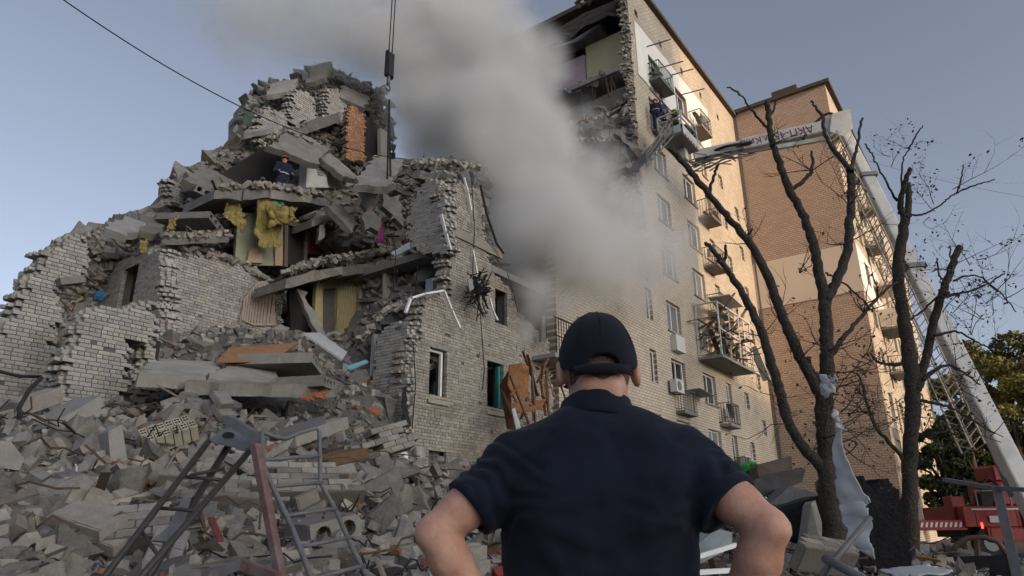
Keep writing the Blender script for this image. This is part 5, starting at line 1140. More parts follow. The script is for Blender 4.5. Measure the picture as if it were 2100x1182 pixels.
cloth('orange_sheet', [(620,812,11.0),(670,800,11.2),(672,818,11),(628,826,10.9)], 'orange plastic sheet under the hollow-core slabs', mat('rust_sheet',(0.30,0.11,0.05)), 'sheet', .08)
cloth('pale_rag', [(88,938,9.0),(125,918,9.2),(128,936,9),(100,948,8.9)], 'cream rag on a slab at the left of the heap', mat('cream_rag',(0.5,0.47,0.38)), 'rag', .08)
# wires and rods in the heap
for k in range(160):
    s, t = vis_front()
    if t > 11.5 or np.hypot(s, t) < 4.4: continue
    z = Hh(s, t); a = RNG.uniform(0, 2*pi); L = RNG.uniform(.5, 1.8); n_ = 8; pts = [(s+L*(q/n_-.5)*cos(a)+.12*nz3(q*.5, k), t+L*(q/n_-.5)*sin(a)+.12*nz3(q*.5, k, 3), z+.12+.35*abs(nz3(q*.45, k, 8))) for q in range(n_+1)]
    wire('bent_rebar' if k % 2 else 'loose_wire', pts, .011 if k % 2 else .008, ('bent steel rod sticking from the rubble ' if k % 2 else 'loose thin wire over the rubble ')+zone((s, t, z)), M_rust if k % 2 else M_black, 'rod' if k % 2 else 'wire', 5, ('rods ' if k % 2 else 'wires ')+zone((s, t, z)))
wire('hose', [onT(x,y,t) for x,y,t in ((85,775,11.5),(60,800,11.4),(40,835,11.2),(38,870,11),(55,895,10.8))], .03, 'thick black hose looping down at the far left', M_black, 'hose', 8)
wire('black_pipe', [onT(x,y,13.9) for x,y in ((-10,760),(40,772),(85,773))], .03, 'dark pipe along the gable wall at the far left', M_black, 'pipe', 8)

# ---------------------------------------------------------------- climbing frame (painted steel tubes), tipped by the blast
fr = empty('climbing_frame', tuple(atD(560,1182,4.3)*np.array([1,1,0])), 'bent steel playground climbing frame with ladders and a red post in the foreground', 'climbing frame')
M_tube = mat('frame_tube', (0.06,0.057,0.057), rough=.5, var=.3, nscale=18, metal=.2, tintvar=0)
M_red = mat('frame_red', (0.19,0.105,0.102), rough=.55, var=.35, nscale=12, tintvar=0, stain=(.2,.18,.175), stain_scale=3, stain_amt=.8)
M_grey2 = mat('frame_grey', (0.15,0.152,0.158), rough=.5, var=.3, nscale=14, tintvar=0)
D = lambda x, y, d=4.3: atD(x, y, d)
def tb(name, pts, r, mt): m = MB(); m.tube(pts, r, 10); return m.build(name, mt, fr, fix=False)
def low(p, q, z=.35): # carry a leg on down into the rubble
    p, q = np.asarray(p), np.asarray(q); d = q-p; return p+d*((z-p[2])/d[2]) if d[2] < -.01 else q
for (a, b) in (((428,905,4.5),(215,1182,4.2)), ((470,912,4.6),(305,1182,4.4)), ((512,925,4.3),(290,1182,4.0))):
    p, q = D(*a), D(*b); tb('leg', [p, low(p, q)], .018 if a[0] != 470 else .021, M_tube)
for (a, b) in (((390,975,4.45),(458,962,4.5)),((382,978,4.45),(455,985,4.35)),((350,1038,4.4),(398,1022,4.5)),((325,1042,4.35),(405,1048,4.2)),((290,1090,4.3),(325,1140,4.2))): tb('rung', [D(*a), D(*b)], .010, M_tube)
m = MB(); m.poly([D(*c) for c in ((428,904,4.5),(455,880,4.75),(480,875,4.8),(524,908,4.35),(505,918,4.3))], (0,0,-.012)); m.build('platform_plate', M_grey2, fr)
m = MB(); hole = [D(468+11*cos(a)*1.2, 896+7*sin(a), 4.52)+np.array([0,0,.006]) for a in np.linspace(0, 2*pi, 9)[:-1]]; m.poly(hole, (0,0,.003)); m.build('plate_hole', M_black, fr)
m = MB(); m.bar(D(468,860,4.4), D(540,905,4.2), .05, .05); m.build('cross_beam', M_greymetal, fr)
m = MB(); m.bar(D(560,897,4.3), D(662,862,4.9), .045, .05); m.build('side_beam', M_greymetal, fr)
m = MB(); p, q = D(524,912,4.15), D(575,1182,3.95); m.bar(p, low(p, q), .047, .047); o = m.build('post', M_red, fr); bv = o.modifiers.new('b','BEVEL'); bv.width = .008; bv.segments = 2
m = MB(); m.poly([D(*c) for c in ((374,1022,4.45),(392,1020,4.45),(372,1085,4.2),(350,1112,4.1),(312,1108,4.1),(345,1080,4.25))], (0.01,.01,-.008)); m.build('slide_plate', M_grey2, fr)
A_ = [D(537,885,4.2), D(541,960,4.15), D(565,1010,4.1), D(600,1085,4.0), D(637,1182,3.9)]; tb('ladder_rail', A_+[low(A_[-2], A_[-1])], .0145, M_grey2)
Bp = [D(537,885,4.2), D(560,895,4.25), D(585,900,4.3), D(615,888,4.4), D(648,878,4.45), D(655,885,4.45), D(657,990,4.4), D(690,1050,4.3), D(720,1120,4.2), D(752,1182,4.1)]; tb('ladder_rail', Bp+[low(Bp[-2], Bp[-1])], .0135, M_grey2)
for (a, b) in (((543,943,4.16),(656,935,4.42)),((556,998,4.12),(661,990,4.4)),((585,1058,4.05),(690,1043,4.3)),((617,1122,3.98),(718,1102,4.22)),((650,1185,3.9),(748,1160,4.12))): tb('ladder_rung', [D(*a), D(*b)], .0115, M_grey2)
m = MB(); m.bar(D(500,1158,3.9), D(570,1185,3.75), .045, .045); m.build('fallen_bar', M_red, fr)
m = MB(); m.bar(D(420,1182,3.9), D(505,1152,4.2), .045, .05); m.build('fallen_bar', M_grey2, fr)
# right foreground: pipes, post and rail, slabs
Dm = atD
m = MB(); m.tube([Dm(1680,1185,4.9), Dm(1784,1062,5.3)], .019, 10); tag(m.build('steel_pipe', M_grey2, fix=False), 'grey steel pipe slanting up at the foot of the pruned tree', 'pipe')
m = MB(); m.tube([Dm(1692,1146,5.0), Dm(1775,1190,4.7)], .027, 10); tag(m.build('steel_pipe', M_grey2, fix=False), 'thicker grey pipe slanting down beside the slanting one', 'pipe')
fp = empty('fence_post', tuple(Dm(2043,1180,6.2)*np.array([1,1,0])), 'grey steel fence post with a top rail at the right edge', 'fence')
p = Dm(2043,996,6.2); m = MB(); m.box((p[0]-.03, p[1]-.03, .0), (p[0]+.03, p[1]+.03, p[2])); m.build('post', M_grey2, fp)
m = MB(); m.bar(Dm(1935,984,6.6), p+np.array([0,0,-.02]), .03, .03); m.bar(p+np.array([0,0,-.02]), Dm(2130,1006,5.8), .03, .03); m.build('rail', M_greymetal, fp)
def chunkD(name, px, d0, depth, label, mt, cat='chunk', rough=.04):
    P = [Dm(x, y, d0)+RNG.normal(0, rough*.4, 3) for x, y in px]; c = sum(P)/len(P); far = [c+(q-c)*RNG.uniform(.8, 1)+FWD*depth*RNG.uniform(.9, 1.1) for q in P]; n_ = len(P)
    V, F = hull(np.array(P+far)); return tag(link(name, np_mesh(name, V, F, np.full(len(F), .5)), mt), label, cat)
M_asph = mat('dark_asphalt', (0.022,0.022,0.025), var=.5, nscale=8, bump=1.0, bscale=22, tintvar=0)
def ragged(px, k=3, j=2.5):
    out = []
    for a, b in zip(px, px[1:]+px[:1]):
        for q in range(k): f = q/k; out.append((a[0]+(b[0]-a[0])*f+random.gauss(0, j), a[1]+(b[1]-a[1])*f+random.gauss(0, j)))
    return out
m = MB(); ol = ragged([(1738,985),(1765,975),(1775,985),(1790,1002),(1806,982),(1824,985),(1832,998),(1845,1005),(1852,1060),(1862,1110),(1870,1160),(1868,1300),(1745,1300)], 3, 2.0)
m.poly([Dm(x,y,10.2) for x,y in ol], FWD*.5); tag(m.build('asphalt_slab', M_asph), 'black upheaved asphalt slab standing between the two pruned trees', 'slab')
chunkD('brown_block', [(1552,960),(1550,950),(1622,935),(1628,955),(1622,985),(1560,985)], 12.4, .8, 'brown concrete block on top of the debris right of the man', mat('brown_concrete',(0.21,0.165,0.125),var=.35,nscale=6,bump=.5,tintvar=0))
chunkD('broken_slab', [(1478,1008),(1560,985),(1640,957),(1655,962),(1645,985),(1580,1010),(1535,1030)], 11.6, .9, 'dark broken slab jutting right under the brown block', mat('sooty_concrete',(0.13,0.12,0.112),var=.4,nscale=5,bump=.6,tintvar=0))
chunkD('broken_slab', [(1580,1035),(1620,1000),(1680,1012),(1690,1030),(1640,1055)], 11.0, .6, 'grey roof slab piece left of the tree foot', M_slab)
chunkD('dark_sheet', [(1575,1060),(1600,1040),(1680,1018),(1690,1030),(1672,1075),(1665,1110),(1650,1120),(1600,1095)], 9.2, .5, 'dark crumpled roof sheet beside the tree foot', M_asph)
chunkD('concrete_column', [(1652,1115),(1664,1065),(1660,1030),(1676,1028),(1682,1070),(1690,1125)], 8.8, .25, 'pale curved concrete piece against the tree foot', M_pale)
chunkD('concrete_slab', [(1395,1150),(1470,1085),(1500,1088),(1498,1120),(1440,1160)], 7.5, .5, 'pale blue-grey board under the right elbow', mat('pale_blue_board',(0.40,0.44,0.45),tintvar=0))
wallpiece('fallen_brickwork', Dm(1632,1172,7.4), (.9,-.4,-.12), (.3,.7,.45), 3, 4, 'leaning piece of brickwork right of the elbow')
def clothD(name, px, label, mt, cat, amp=.05, thick=.01, n=22, tear=.45): return cloth(name, px, label, mt, cat, amp, thick, n, at=Dm, tear=tear)
M_wcloth = mat('white_sheeting', (0.46,0.47,0.48), rough=.6, var=.2, nscale=4, tintvar=0)
clothD('white_sheeting', [(1706,880,8.55),(1718,872,8.5),(1778,1030,8.3),(1722,1046,8.45)], 'white plastic sheeting hanging down the trunk of the pruned tree', M_wcloth, 'sheeting', .045)
clothD('white_sheeting', [(1724,1036,8.45),(1778,1026,8.3),(1794,1150,8.2),(1738,1120,8.3)], 'lower flap of white sheeting by the slanting pipe', M_wcloth, 'sheeting', .045)
clothD('white_sheeting', [(1706,842,8.5),(1714,840,8.5),(1736,884,8.4),(1716,876,8.4)], 'small white sheeting corner sticking out from the trunk', M_wcloth, 'sheeting', .04)
clothD('plastic_bag', [(1683,775,8.35),(1716,775,8.3),(1714,806,8.3),(1690,818,8.35)], 'white plastic bag tied round the fork of the pruned tree', M_wcloth, 'bag', .03, .05)
clothD('yellow_plank', [(1880,1138,8.6),(1930,1148,8.4),(1934,1154,8.4),(1884,1144,8.6)], 'orange-yellow plank on the debris by the red truck', mat('orange_plank',(0.45,0.22,0.05),tintvar=0), 'plank', .01, .02)
clothD('white_board', [(1800,1172,7.0),(1900,1158,7.2),(1960,1176,6.8),(1850,1190,6.6)], 'white sheet lying on the ground at the lower right', M_wcloth, 'sheet', .04)
clothD('green_bag', [(1502,968,13),(1540,952,13),(1552,962,12.8),(1530,975,12.8)], 'bright green bag on the debris behind the shoulder', mat('green_bag',(0.05,0.36,0.06),tintvar=0), 'bag', .08, .05)
clothD('red_board', [(1010,1172,6.5),(1052,1160,6.8),(1060,1175,6.5),(1020,1190,6.2)], 'red board left of the waist at the bottom', mat('red_board',(0.34,0.05,0.04),tintvar=0), 'board', .01, .03)
for k, (x0,y0,x1,y1,d) in enumerate(((1405,1150,1508,1118,7.0),(1398,1176,1500,1170,6.4))):
    m = MB(); m.bar(Dm(x0,y0,d), Dm(x1,y1,d+.3), .05, .04); tag(m.build('frame_piece', M_whitepvc), 'broken white window frame bar below the right elbow', 'window frame', 'white frame bars below the right elbow')

def smooth_poly_(pts): return [np.asarray(p) for p in pts]
# burnt car shell low behind the fence rail
cw = empty('burnt_car', tuple(Dm(2000,1160,15)*np.array([1,1,0])), 'burnt dark car shell behind the fence rail, in front of the red truck', 'car')
CP = lambda x, y, d=15.0: Dm(x, y, d)
m = MB()
for dd in (14.6, 16.0):
    m.tube(smooth_poly_([CP(1944,1150,dd), CP(1962,1118,dd), CP(1985,1104,dd), CP(2020,1102,dd), CP(2048,1112,dd), CP(2066,1140,dd)]), .045, 7)
for x, y in ((1962,1118),(1985,1104),(2020,1102),(2048,1112)): m.bar(CP(x,y,14.6), CP(x,y,16.0), .06)
m.build('roof_frame', M_rust, cw, fix=False)
V_, F_ = hull(np.array([CP(x,y,d) for d in (14.5,16.1) for x,y in ((1925,1185),(1922,1152),(1940,1142),(2075,1138),(2092,1150),(2092,1185))])); link('body', np_mesh('car_body', V_, F_, np.full(len(F_), .5)), M_black, cw)
m = MB(); m.bar(CP(2003,1104,14.6), CP(2005,1142,14.5), .07); m.build('door_pillar', M_rust, cw)
# ================================================================ pruned trees in front of the wing
M_bark = mat('bark', (0.075,0.063,0.053), rough=.95, var=.6, nscale=26, bump=1.6, bscale=38, tintvar=0)
M_leaf = mat('dry_leaf', (0.075,0.07,0.032), rough=.8, var=.5, nscale=3, tintvar=.5)
M_cut = mat('cut_wood', (0.36,0.27,0.17), tintvar=0)
def smooth_poly(pts, k=4):
    P = [np.asarray(p, float) for p in pts]; out = []
    for i in range(len(P)-1):
        p0, p1, p2, p3 = P[max(i-1, 0)], P[i], P[i+1], P[min(i+2, len(P)-1)]
        for q in range(k):
            t = q/k; out.append(.5*((2*p1)+(-p0+p2)*t+(2*p0-5*p1+4*p2-p3)*t*t+(-p0+3*p1-3*p2+p3)*t**3))
    return out+[P[-1]]
def limb(m, px, d, dd=0.0, n=9, wob=.11, jit=.006, k=7):
    """px [(x,y,width px)] measured at distance d; dd: drift in distance along the limb"""
    pts = []; L = len(px)
    for i, (x, y, w) in enumerate(px): q = atD(x, y, d+dd*i/max(1, L-1)); pts.append(np.r_[q, w*pxm(q)/2])
    S = smooth_poly(pts, k); S = [s+np.r_[RNG.normal(0, jit, 3), 0] for s in S]
    m.tube([s[:3] for s in S], [max(.003, s[3]*(.52 if s[3] > .02 else .75)) for s in S], n, wob=wob)
    return S
def twigs(m, p, dirv, L, depth, r, leaves, gen=0):
    p = np.asarray(p, float); d = np.asarray(dirv, float); d /= np.linalg.norm(d); n = 5; pts = [p]
    for i in range(n): d = d+RNG.normal(0, .16, 3)+np.array([0, 0, .04]); d /= np.linalg.norm(d); pts.append(pts[-1]+d*L/n)
    m.tube(pts, [r*(1-.75*i/n) for i in range(n+1)], 5 if gen else 6)
    if leaves is not None and depth <= 1:
        for q in pts[2:]:
            if RNG.uniform() < leaves[1]: leaves[0].append((q+RNG.normal(0, .05, 3)))
    if depth > 0:
        for i in range(1, n+1):
            if RNG.uniform() < .62:
                a = d+RNG.normal(0, .7, 3); twigs(m, pts[i], a, L*RNG.uniform(.4, .65), depth-1, r*.5, leaves, gen+1)
def leafmesh(pts, size, name, parent, mt=None):
    V, F, T = [], [], []; b = 0
    for p in pts:
        for q in range(RNG.integers(1, 4)):
            R = rand_rot((0,0,1), .1); s = size*RNG.uniform(.6, 1.3); c = np.asarray(p)+RNG.normal(0, size*.9, 3)
            loc = np.array([(-.5,0,0),(0,.28,.06),(.5,0,-.04),(0,-.28,.06)])*s; V.append(loc@R.T+c); F.append(np.array([[0,1,2],[0,2,3]])+b); b += 4; t = RNG.uniform(); T += [t, t]
    if not V: return
    o = link(name, np_mesh(name, np.concatenate(V), np.concatenate(F), T), mt or M_leaf, parent); o['kind'] = 'stuff'; return o
D1 = 9.0
t1 = empty('pruned_tree', tuple(atD(1712,1180,D1)*np.array([1,1,0])), 'tall pruned bare tree with forked dark limbs and a white bag', 'tree')
m = MB(); base = atD(1715,1160,D1); S = limb(m, [(1716,1290,125),(1712,1120,105),(1702,1020,84),(1695,930,74),(1690,850,68),(1690,800,60)], D1, n=14); m.build('trunk', M_bark, t1, fix=False)
L1 = {
 'limb_a': ([(1690,810,58),(1696,740,54),(1694,680,50),(1691,620,47),(1690,600,44)], 0),
 'limb_b': ([(1691,615,46),(1680,560,40),(1665,490,36),(1642,432,32),(1620,392,30),(1598,335,26),(1582,285,24),(1576,235,22),(1574,207,19)], -.3),
 'limb_c': ([(1693,615,44),(1714,582,38),(1735,520,36),(1742,460,33),(1746,395,31),(1744,345,30)], .4),
 'limb_d': ([(1744,350,22),(1712,310,19),(1692,275,14),(1686,240,12),(1664,208,8)], .2),
 'limb_e': ([(1746,352,20),(1752,320,13),(1760,285,10),(1769,242,9)], .3),
 'limb_f': ([(1700,975,50),(1655,925,42),(1620,875,40),(1601,810,38),(1580,740,36),(1555,665,33),(1522,602,27),(1492,555,24),(1468,522,20),(1447,497,14)], -.8),
 'limb_g': ([(1690,830,48),(1662,772,42),(1636,722,42),(1602,642,38),(1572,562,34),(1532,492,30),(1482,432,26),(1432,372,25),(1392,322,23),(1374,304,18)], -1.0),
 'limb_h': ([(1618,392,18),(1648,370,16),(1666,346,13),(1664,310,8)], .3),
 'limb_i': ([(1574,262,11),(1560,248,10),(1538,222,8),(1520,196,6),(1491,178,4)], -.4),
 'limb_j': ([(1708,725,22),(1740,680,17),(1775,640,14),(1805,605,11),(1840,578,6)], .8),
 'limb_k': ([(1484,540,14),(1489,520,12),(1486,503,11)], -.1), 'limb_l': ([(1455,396,14),(1462,365,12),(1472,338,10)], -.1),
 'limb_m': ([(1578,240,12),(1588,222,8),(1592,204,4)], 0), 'limb_n': ([(1690,790,26),(1665,760,22),(1658,735,20)], -.2), 'limb_o': ([(1528,488,12),(1538,478,8),(1542,470,6)], 0),
 'limb_p': ([(1692,560,9),(1722,575,8),(1758,605,7),(1790,640,6)], .3)}
for nm, (px, dd) in L1.items(): m = MB(); limb(m, px, D1-.02, dd, n=10); m.build('limb', M_bark, t1, fix=False)
lv = ([], .08); m = MB()
for (x, y) in ((1620,870),(1560,690),(1600,655),(1640,560),(1735,500),(1580,300),(1742,420),(1700,720),(1665,350),(1600,820),(1532,500),(1770,640),(1800,610),(1690,900),(1640,740)):
    for q in range(4): twigs(m, atD(x, y, D1-.3), (RNG.normal(0,.7), RNG.normal(0,.7), RNG.uniform(.1,.8)), RNG.uniform(.25,.75), 1, .008, lv)
for q in range(34): twigs(m, atD(RNG.uniform(1700,1800), RNG.uniform(720,930), D1), (RNG.normal(.4,.6), RNG.normal(0,.8), RNG.uniform(-.3,.5)), RNG.uniform(.4,.9), 2, .008, lv)
m.build('twigs', M_bark, t1, fix=False)['kind'] = 'stuff'; leafmesh(lv[0], .05, 'leaves', t1)
D2 = 11.5
t2 = empty('pruned_tree', tuple(atD(1868,1180,D2)*np.array([1,1,0])), 'second pruned tree at right with stubs and thin sprouting twigs', 'tree')
m = MB(); limb(m, [(1872,1290,70),(1868,1120,62),(1866,1000,58),(1868,900,54),(1872,810,56),(1866,740,54),(1852,645,46),(1842,560,42),(1850,490,38),(1858,440,34)], D2, n=13); m.build('trunk', M_bark, t2, fix=False)
for px, dd in (([(1860,450,26),(1864,410,24),(1863,376,22)], .2), ([(1850,440,28),(1847,412,22),(1855,378,20),(1868,344,17)], -.2), ([(1880,800,40),(1896,745,34),(1914,665,33),(1934,600,31),(1950,552,28),(1968,506,25)], .5),
    ([(1858,745,18),(1830,748,14),(1800,742,11),(1786,728,8)], -.3), ([(1846,415,14),(1832,400,9),(1810,360,7),(1790,320,6),(1774,296,4)], -.3), ([(1850,400,9),(1850,335,6),(1868,300,5),(1882,272,4),(1894,258,3)], 0),
    ([(1864,442,9),(1890,440,8),(1916,428,7),(1945,408,6),(1962,396,6),(2000,380,4),(2040,368,3)], .4), ([(1962,396,5),(1972,365,4),(1976,338,3)], .1), ([(1945,600,12),(1920,612,9),(1890,640,8),(1860,660,8)], 0),
    ([(1930,610,14),(1980,600,9),(2030,580,6),(2060,560,4)], .6), ([(1915,690,12),(1960,680,9),(2000,700,7),(2040,720,5)], .4), ([(1890,780,18),(1935,750,12),(1970,760,9),(2010,790,6)], .5),
    ([(1866,960,18),(1835,920,16),(1800,880,15),(1778,830,12),(1760,770,8),(1730,765,5)], -.4), ([(1880,820,16),(1930,830,11),(1975,850,8),(2040,890,6)], .3), ([(1940,590,8),(1925,560,6),(1922,530,4)], 0), ([(1952,560,7),(1950,540,5),(1948,505,4)], 0), ([(1955,575,9),(2000,565,6),(2050,600,4),(2085,640,3)], .5)):
    m = MB(); limb(m, px, D2-.02, dd, n=8); m.build('limb', M_bark, t2, fix=False)
lv2 = ([], .1); m = MB()
for (x, y, k, sp) in ((1880,290,3,.5),(1920,425,3,.5),(1965,395,3,.5),(2020,585,5,.6),(2050,600,5,.6),(1985,690,6,.7),(2020,640,6,.7),(1960,760,6,.7),(2010,800,7,.7),(1930,640,4,.6),(1800,740,4,.5),(1830,330,3,.4),(1900,420,3,.5),(1780,850,6,.6),(1830,860,6,.6),(1900,900,6,.6),(1960,860,6,.7),(2040,900,5,.7),(1930,560,4,.5),(1990,540,5,.6),(1845,640,3,.5)):
    for q in range(max(2, k-1)): twigs(m, atD(x+RNG.normal(0,14), y+RNG.normal(0,12), D2+RNG.normal(0,.3)), (RNG.normal(.15,.6), RNG.normal(-.1,.6), RNG.uniform(-.2,.7)), RNG.uniform(.35,.9), 2, .0065, lv2)
m.build('twigs', M_bark, t2, fix=False)['kind'] = 'stuff'; leafmesh(lv2[0], .055, 'leaves', t2)

# ================================================================ leafy trees far right
M_leafg = mat('tree_leaf', (0.19,0.19,0.05), rough=.7, var=.45, nscale=1.5, tintvar=.55)
M_leafd = mat('tree_leaf_dark', (0.06,0.075,0.028), rough=.7, var=.4, nscale=1.5, tintvar=.5)
def big_tree(x, y_top, y_bot, d, rpx, label, mt, n=9000, leaf=.26, seed=0):
    top = atD(x, y_top, d); bot = atD(x, y_bot, d); R = rpx*pxm(top); c = np.array([top[0], top[1], 0]); zc0, zc1 = max(1.5, bot[2]), top[2]
    e = empty('leafy_tree', (top[0], top[1], 0), label, 'tree'); m = MB(); m.tube([(c[0],c[1],0),(c[0]+.1,c[1],zc0*.6),(c[0],c[1],zc0+(zc1-zc0)*.5),(c[0],c[1],zc1*.9)], [.32,.26,.16,.05], 8)
    cl = []
    for k in range(34):
        f = RNG.uniform(); z = zc0+(zc1-zc0)*(.06+.9*f); rr = R*(sqrt(max(.05, 1-(2*f-.85)**2*.62)))*RNG.uniform(.35, .95); a = RNG.uniform(0, 2*pi); q = np.array([c[0]+rr*cos(a), c[1]+rr*sin(a), z]); cl.append((q, R*RNG.uniform(.16, .34)))
        m.tube([(c[0], c[1], max(zc0*.7, z-1.5)), tuple((np.array([c[0],c[1],z-.7])+q)/2), tuple(q)], [.09,.06,.02], 5)
    m.build('trunk', M_bark, e, fix=False)
    P = []
    for q, r in cl:
        k = int(n/34); v = RNG.normal(0, 1, (k, 3)); v /= np.linalg.norm(v, axis=1, keepdims=True); P.append(q+v*r*RNG.uniform(.35, 1.05, (k, 1))**.6*np.array([1,1,.75]))
    P = np.concatenate(P); V = np.zeros((len(P)*4, 3)); loc0 = np.array([(-.5,0,0),(0,.32,.05),(.5,0,0),(0,-.32,.05)])
    nrm = RNG.normal(0, 1, (len(P), 3)); nrm /= np.linalg.norm(nrm, axis=1, keepdims=True); aa = np.cross(nrm, RNG.normal(0, 1, (len(P), 3))); aa /= np.linalg.norm(aa, axis=1, keepdims=True); bb = np.cross(nrm, aa); s = leaf*RNG.uniform(.6, 1.3, len(P))
    for k in range(4): V[k::4] = P+(aa*loc0[k,0]+bb*loc0[k,1]+nrm*loc0[k,2])*s[:,None]
    F = np.arange(len(P)*4).reshape(-1, 4); o = link('crown', np_mesh('crown', V, F, np.repeat(RNG.uniform(0,1,len(cl)).repeat(int(n/34))[:len(P)], 1)), mt, e); return e
big_tree(2030,690,1030,80,120,'sunlit yellow-green tree behind the boom at far right', M_leafg, 24000, .42)
big_tree(2125,715,1030,74,110,'yellow-green tree cut by the right edge', M_leafg, 20000, .42)
big_tree(1960,770,1060,88,100,'yellow-green tree half hidden behind the boom', M_leafg, 18000, .42)
big_tree(1965,815,1070,46,75,'dark green tree under the boom beside the wing', M_leafd, 14000, .24)
big_tree(1915,870,1060,38,60,'dark low tree in front of the wing corner', M_leafd, 9000, .2)
big_tree(2070,840,1070,50,95,'dark tree in shade behind the red truck', M_leafd, 14000, .26)

# ================================================================ aerial platform truck
M_wpaint = mat('white_paint', (0.50,0.50,0.48), rough=.4, var=.1, nscale=6, tintvar=0, stain=(.26,.25,.23), stain_scale=1.1, stain_amt=.7)
M_rpaint = mat('red_truck_paint', (0.22,0.013,0.012), rough=.4, var=.2, nscale=5, tintvar=0)
M_tyre = mat('tyre', (0.02,0.02,0.02), tintvar=0); M_stripe = mat('stripe_white', (.6,.6,.6), tintvar=0); M_stripe_r = mat('stripe_red', (.4,.03,.03), tintvar=0)
trk = empty('aerial_platform_truck', (31, .5, 0), 'red fire truck with a tall white telescopic boom and folded upper arm', 'fire truck')
B0 = atD(2078,962,30.0); E0 = atD(1722,256,33.0); ax = (E0-B0)/np.linalg.norm(E0-B0); LB = np.linalg.norm(E0-B0)
for (a, b, w) in ((-.10,.50,.64),(.44,.80,.57),(.74,.985,.5)):
    m = MB(); m.bar(B0+ax*LB*a, B0+ax*LB*b, w*.8, w*1.05, up=tuple(-LAT)); o = m.build('boom_section', M_wpaint, trk); bv = o.modifiers.new('b','BEVEL'); bv.width = .07; bv.segments = 2
for f in (.49,.79): m = MB(); m.bar(B0+ax*LB*f, B0+ax*LB*(f+.012), (.72 if f < .6 else .64), (.86 if f < .6 else .76), up=tuple(-LAT)); m.build('boom_collar', M_greymetal, trk)
side = -LAT*.98+np.array([0,0,-.25])
m = MB(); r0, r1 = B0+side+ax*1.0, E0+side*.75-ax*.6; off = np.cross(ax, side); off /= np.linalg.norm(off); off *= .34; sd = side/np.linalg.norm(side)*.26
for o1 in (-1, 1):
    for o2 in (-1, 1): m.bar(r0+off*o1+sd*o2, r1+off*o1+sd*o2, .045)
nr = int(np.linalg.norm(r1-r0)/.3)
for k in range(nr): p = r0+(r1-r0)*k/nr; m.bar(p-off-sd, p+off-sd, .03); q = r0+(r1-r0)*(k+1)/nr; m.bar(p-off-sd, q-off+sd, .022); m.bar(p+off+sd, q+off-sd, .022); m.bar(p-off+sd, p+off+sd, .022)
m.build('boom_ladder', mat('ladder_metal', (.40,.33,.27), rough=.5, tintvar=0), trk)
J0 = onT(1418,322,10.4); ax2 = (J0-E0)/np.linalg.norm(J0-E0); L2 = np.linalg.norm(J0-E0); upv = np.array([0,0,1.])
m = MB(); m.bar(E0+ax2*.2, E0+ax2*L2*.66, .5, .62); o = m.build('upper_arm', M_wpaint, trk); bv = o.modifiers.new('b','BEVEL'); bv.width = .05
m = MB(); m.bar(E0+ax2*L2*.62, E0+ax2*L2*.98, .4, .46); o = m.build('upper_arm', M_wpaint, trk)
m = MB(); m.bar(E0+ax2*.3+np.array([0,0,-.62]), E0+ax2*L2*.45+np.array([0,0,-.5]), .2, .2); m.build('ram', M_wpaint, trk)
m = MB(); m.bar(E0+ax2*L2*.44+np.array([0,0,-.5]), E0+ax2*L2*.62+np.array([0,0,-.42]), .1, .1); m.build('ram_rod', M_greymetal, trk)
m = MB(); m.poly([E0+ax2*a+np.array([0,0,b])-FWD*.5 for a, b in ((-.35,.5),(.5,.42),(.75,-.5),(.2,-.9),(-.3,-.6))], FWD*.9); m.build('elbow_plate', M_wpaint, trk)
m = MB(); m.tube(smooth_poly([E0+ax*-.3+np.array([0,0,.5]), E0+np.array([0,0,.75])+ax2*.4, E0+ax2*1.2+np.array([0,0,.3]), E0+ax2*1.9+np.array([0,0,-.5])-FWD*.3], 5), .07, 8); m.build('hose', M_black, trk, fix=False)
m = MB(); m.tube(smooth_poly([E0+ax2*L2*.6-FWD*.35+np.array([0,0,-.1]), E0+ax2*L2*.78-FWD*.4+np.array([0,0,-.05]), J0+np.array([.4,-.3,.2]), J0+np.array([-.1,-.3,.9]), J0+np.array([-.5,-.3,1.2])], 5), .075, 8); m.build('hose', M_black, trk, fix=False)
m = MB()
for k in range(46):
    f = RNG.uniform(.6, 1.0); c = E0+ax2*L2*f+np.array([0, 0, -.45])+RNG.normal(0, .14, 3); m.bar(c-ax2*.3+RNG.normal(0,.12,3), c+ax2*.3+RNG.normal(0,.12,3), .05)
m.build('linkage', M_greymetal, trk)['kind'] = 'stuff'
# lettering on the arm, upside down because the arm is folded over
def lettering(txt, pos, xdir, zdir, size, mt, parent):
    cu = bpy.data.curves.new('lettering', 'FONT'); cu.body = txt; cu.size = size; cu.align_x = 'CENTER'; cu.align_y = 'CENTER'; cu.extrude = .004
    tmp = bpy.data.objects.new('t', cu); COL.objects.link(tmp); dg = bpy.context.evaluated_depsgraph_get(); me = bpy.data.meshes.new_from_object(tmp.evaluated_get(dg)); bpy.data.objects.remove(tmp)
    o = link('lettering', me, mt, parent); x = Vector(xdir).normalized(); z = Vector(zdir); z = (z-x*z.dot(x)).normalized(); n_ = x.cross(z)
    o.matrix_basis = Matrix.Translation(-Vector(parent.location)) @ Matrix(((x[0],z[0],n_[0],pos[0]),(x[1],z[1],n_[1],pos[1]),(x[2],z[2],n_[2],pos[2]),(0,0,0,1))); return o
M_let = mat('lettering_purple', (.20,.03,.08), tintvar=0)
sdir = np.cross(ax2, upv); sdir /= np.linalg.norm(sdir); sdir = sdir if sdir@FWD < 0 else -sdir
lettering('АКП-45', E0+ax2*L2*.31+sdir*.262, ax2, -upv, .55, M_let, trk); lettering('м.Київ', E0+ax2*L2*.56+sdir*.262+np.array([0,0,0]), ax2, -upv, .5, M_let, trk)
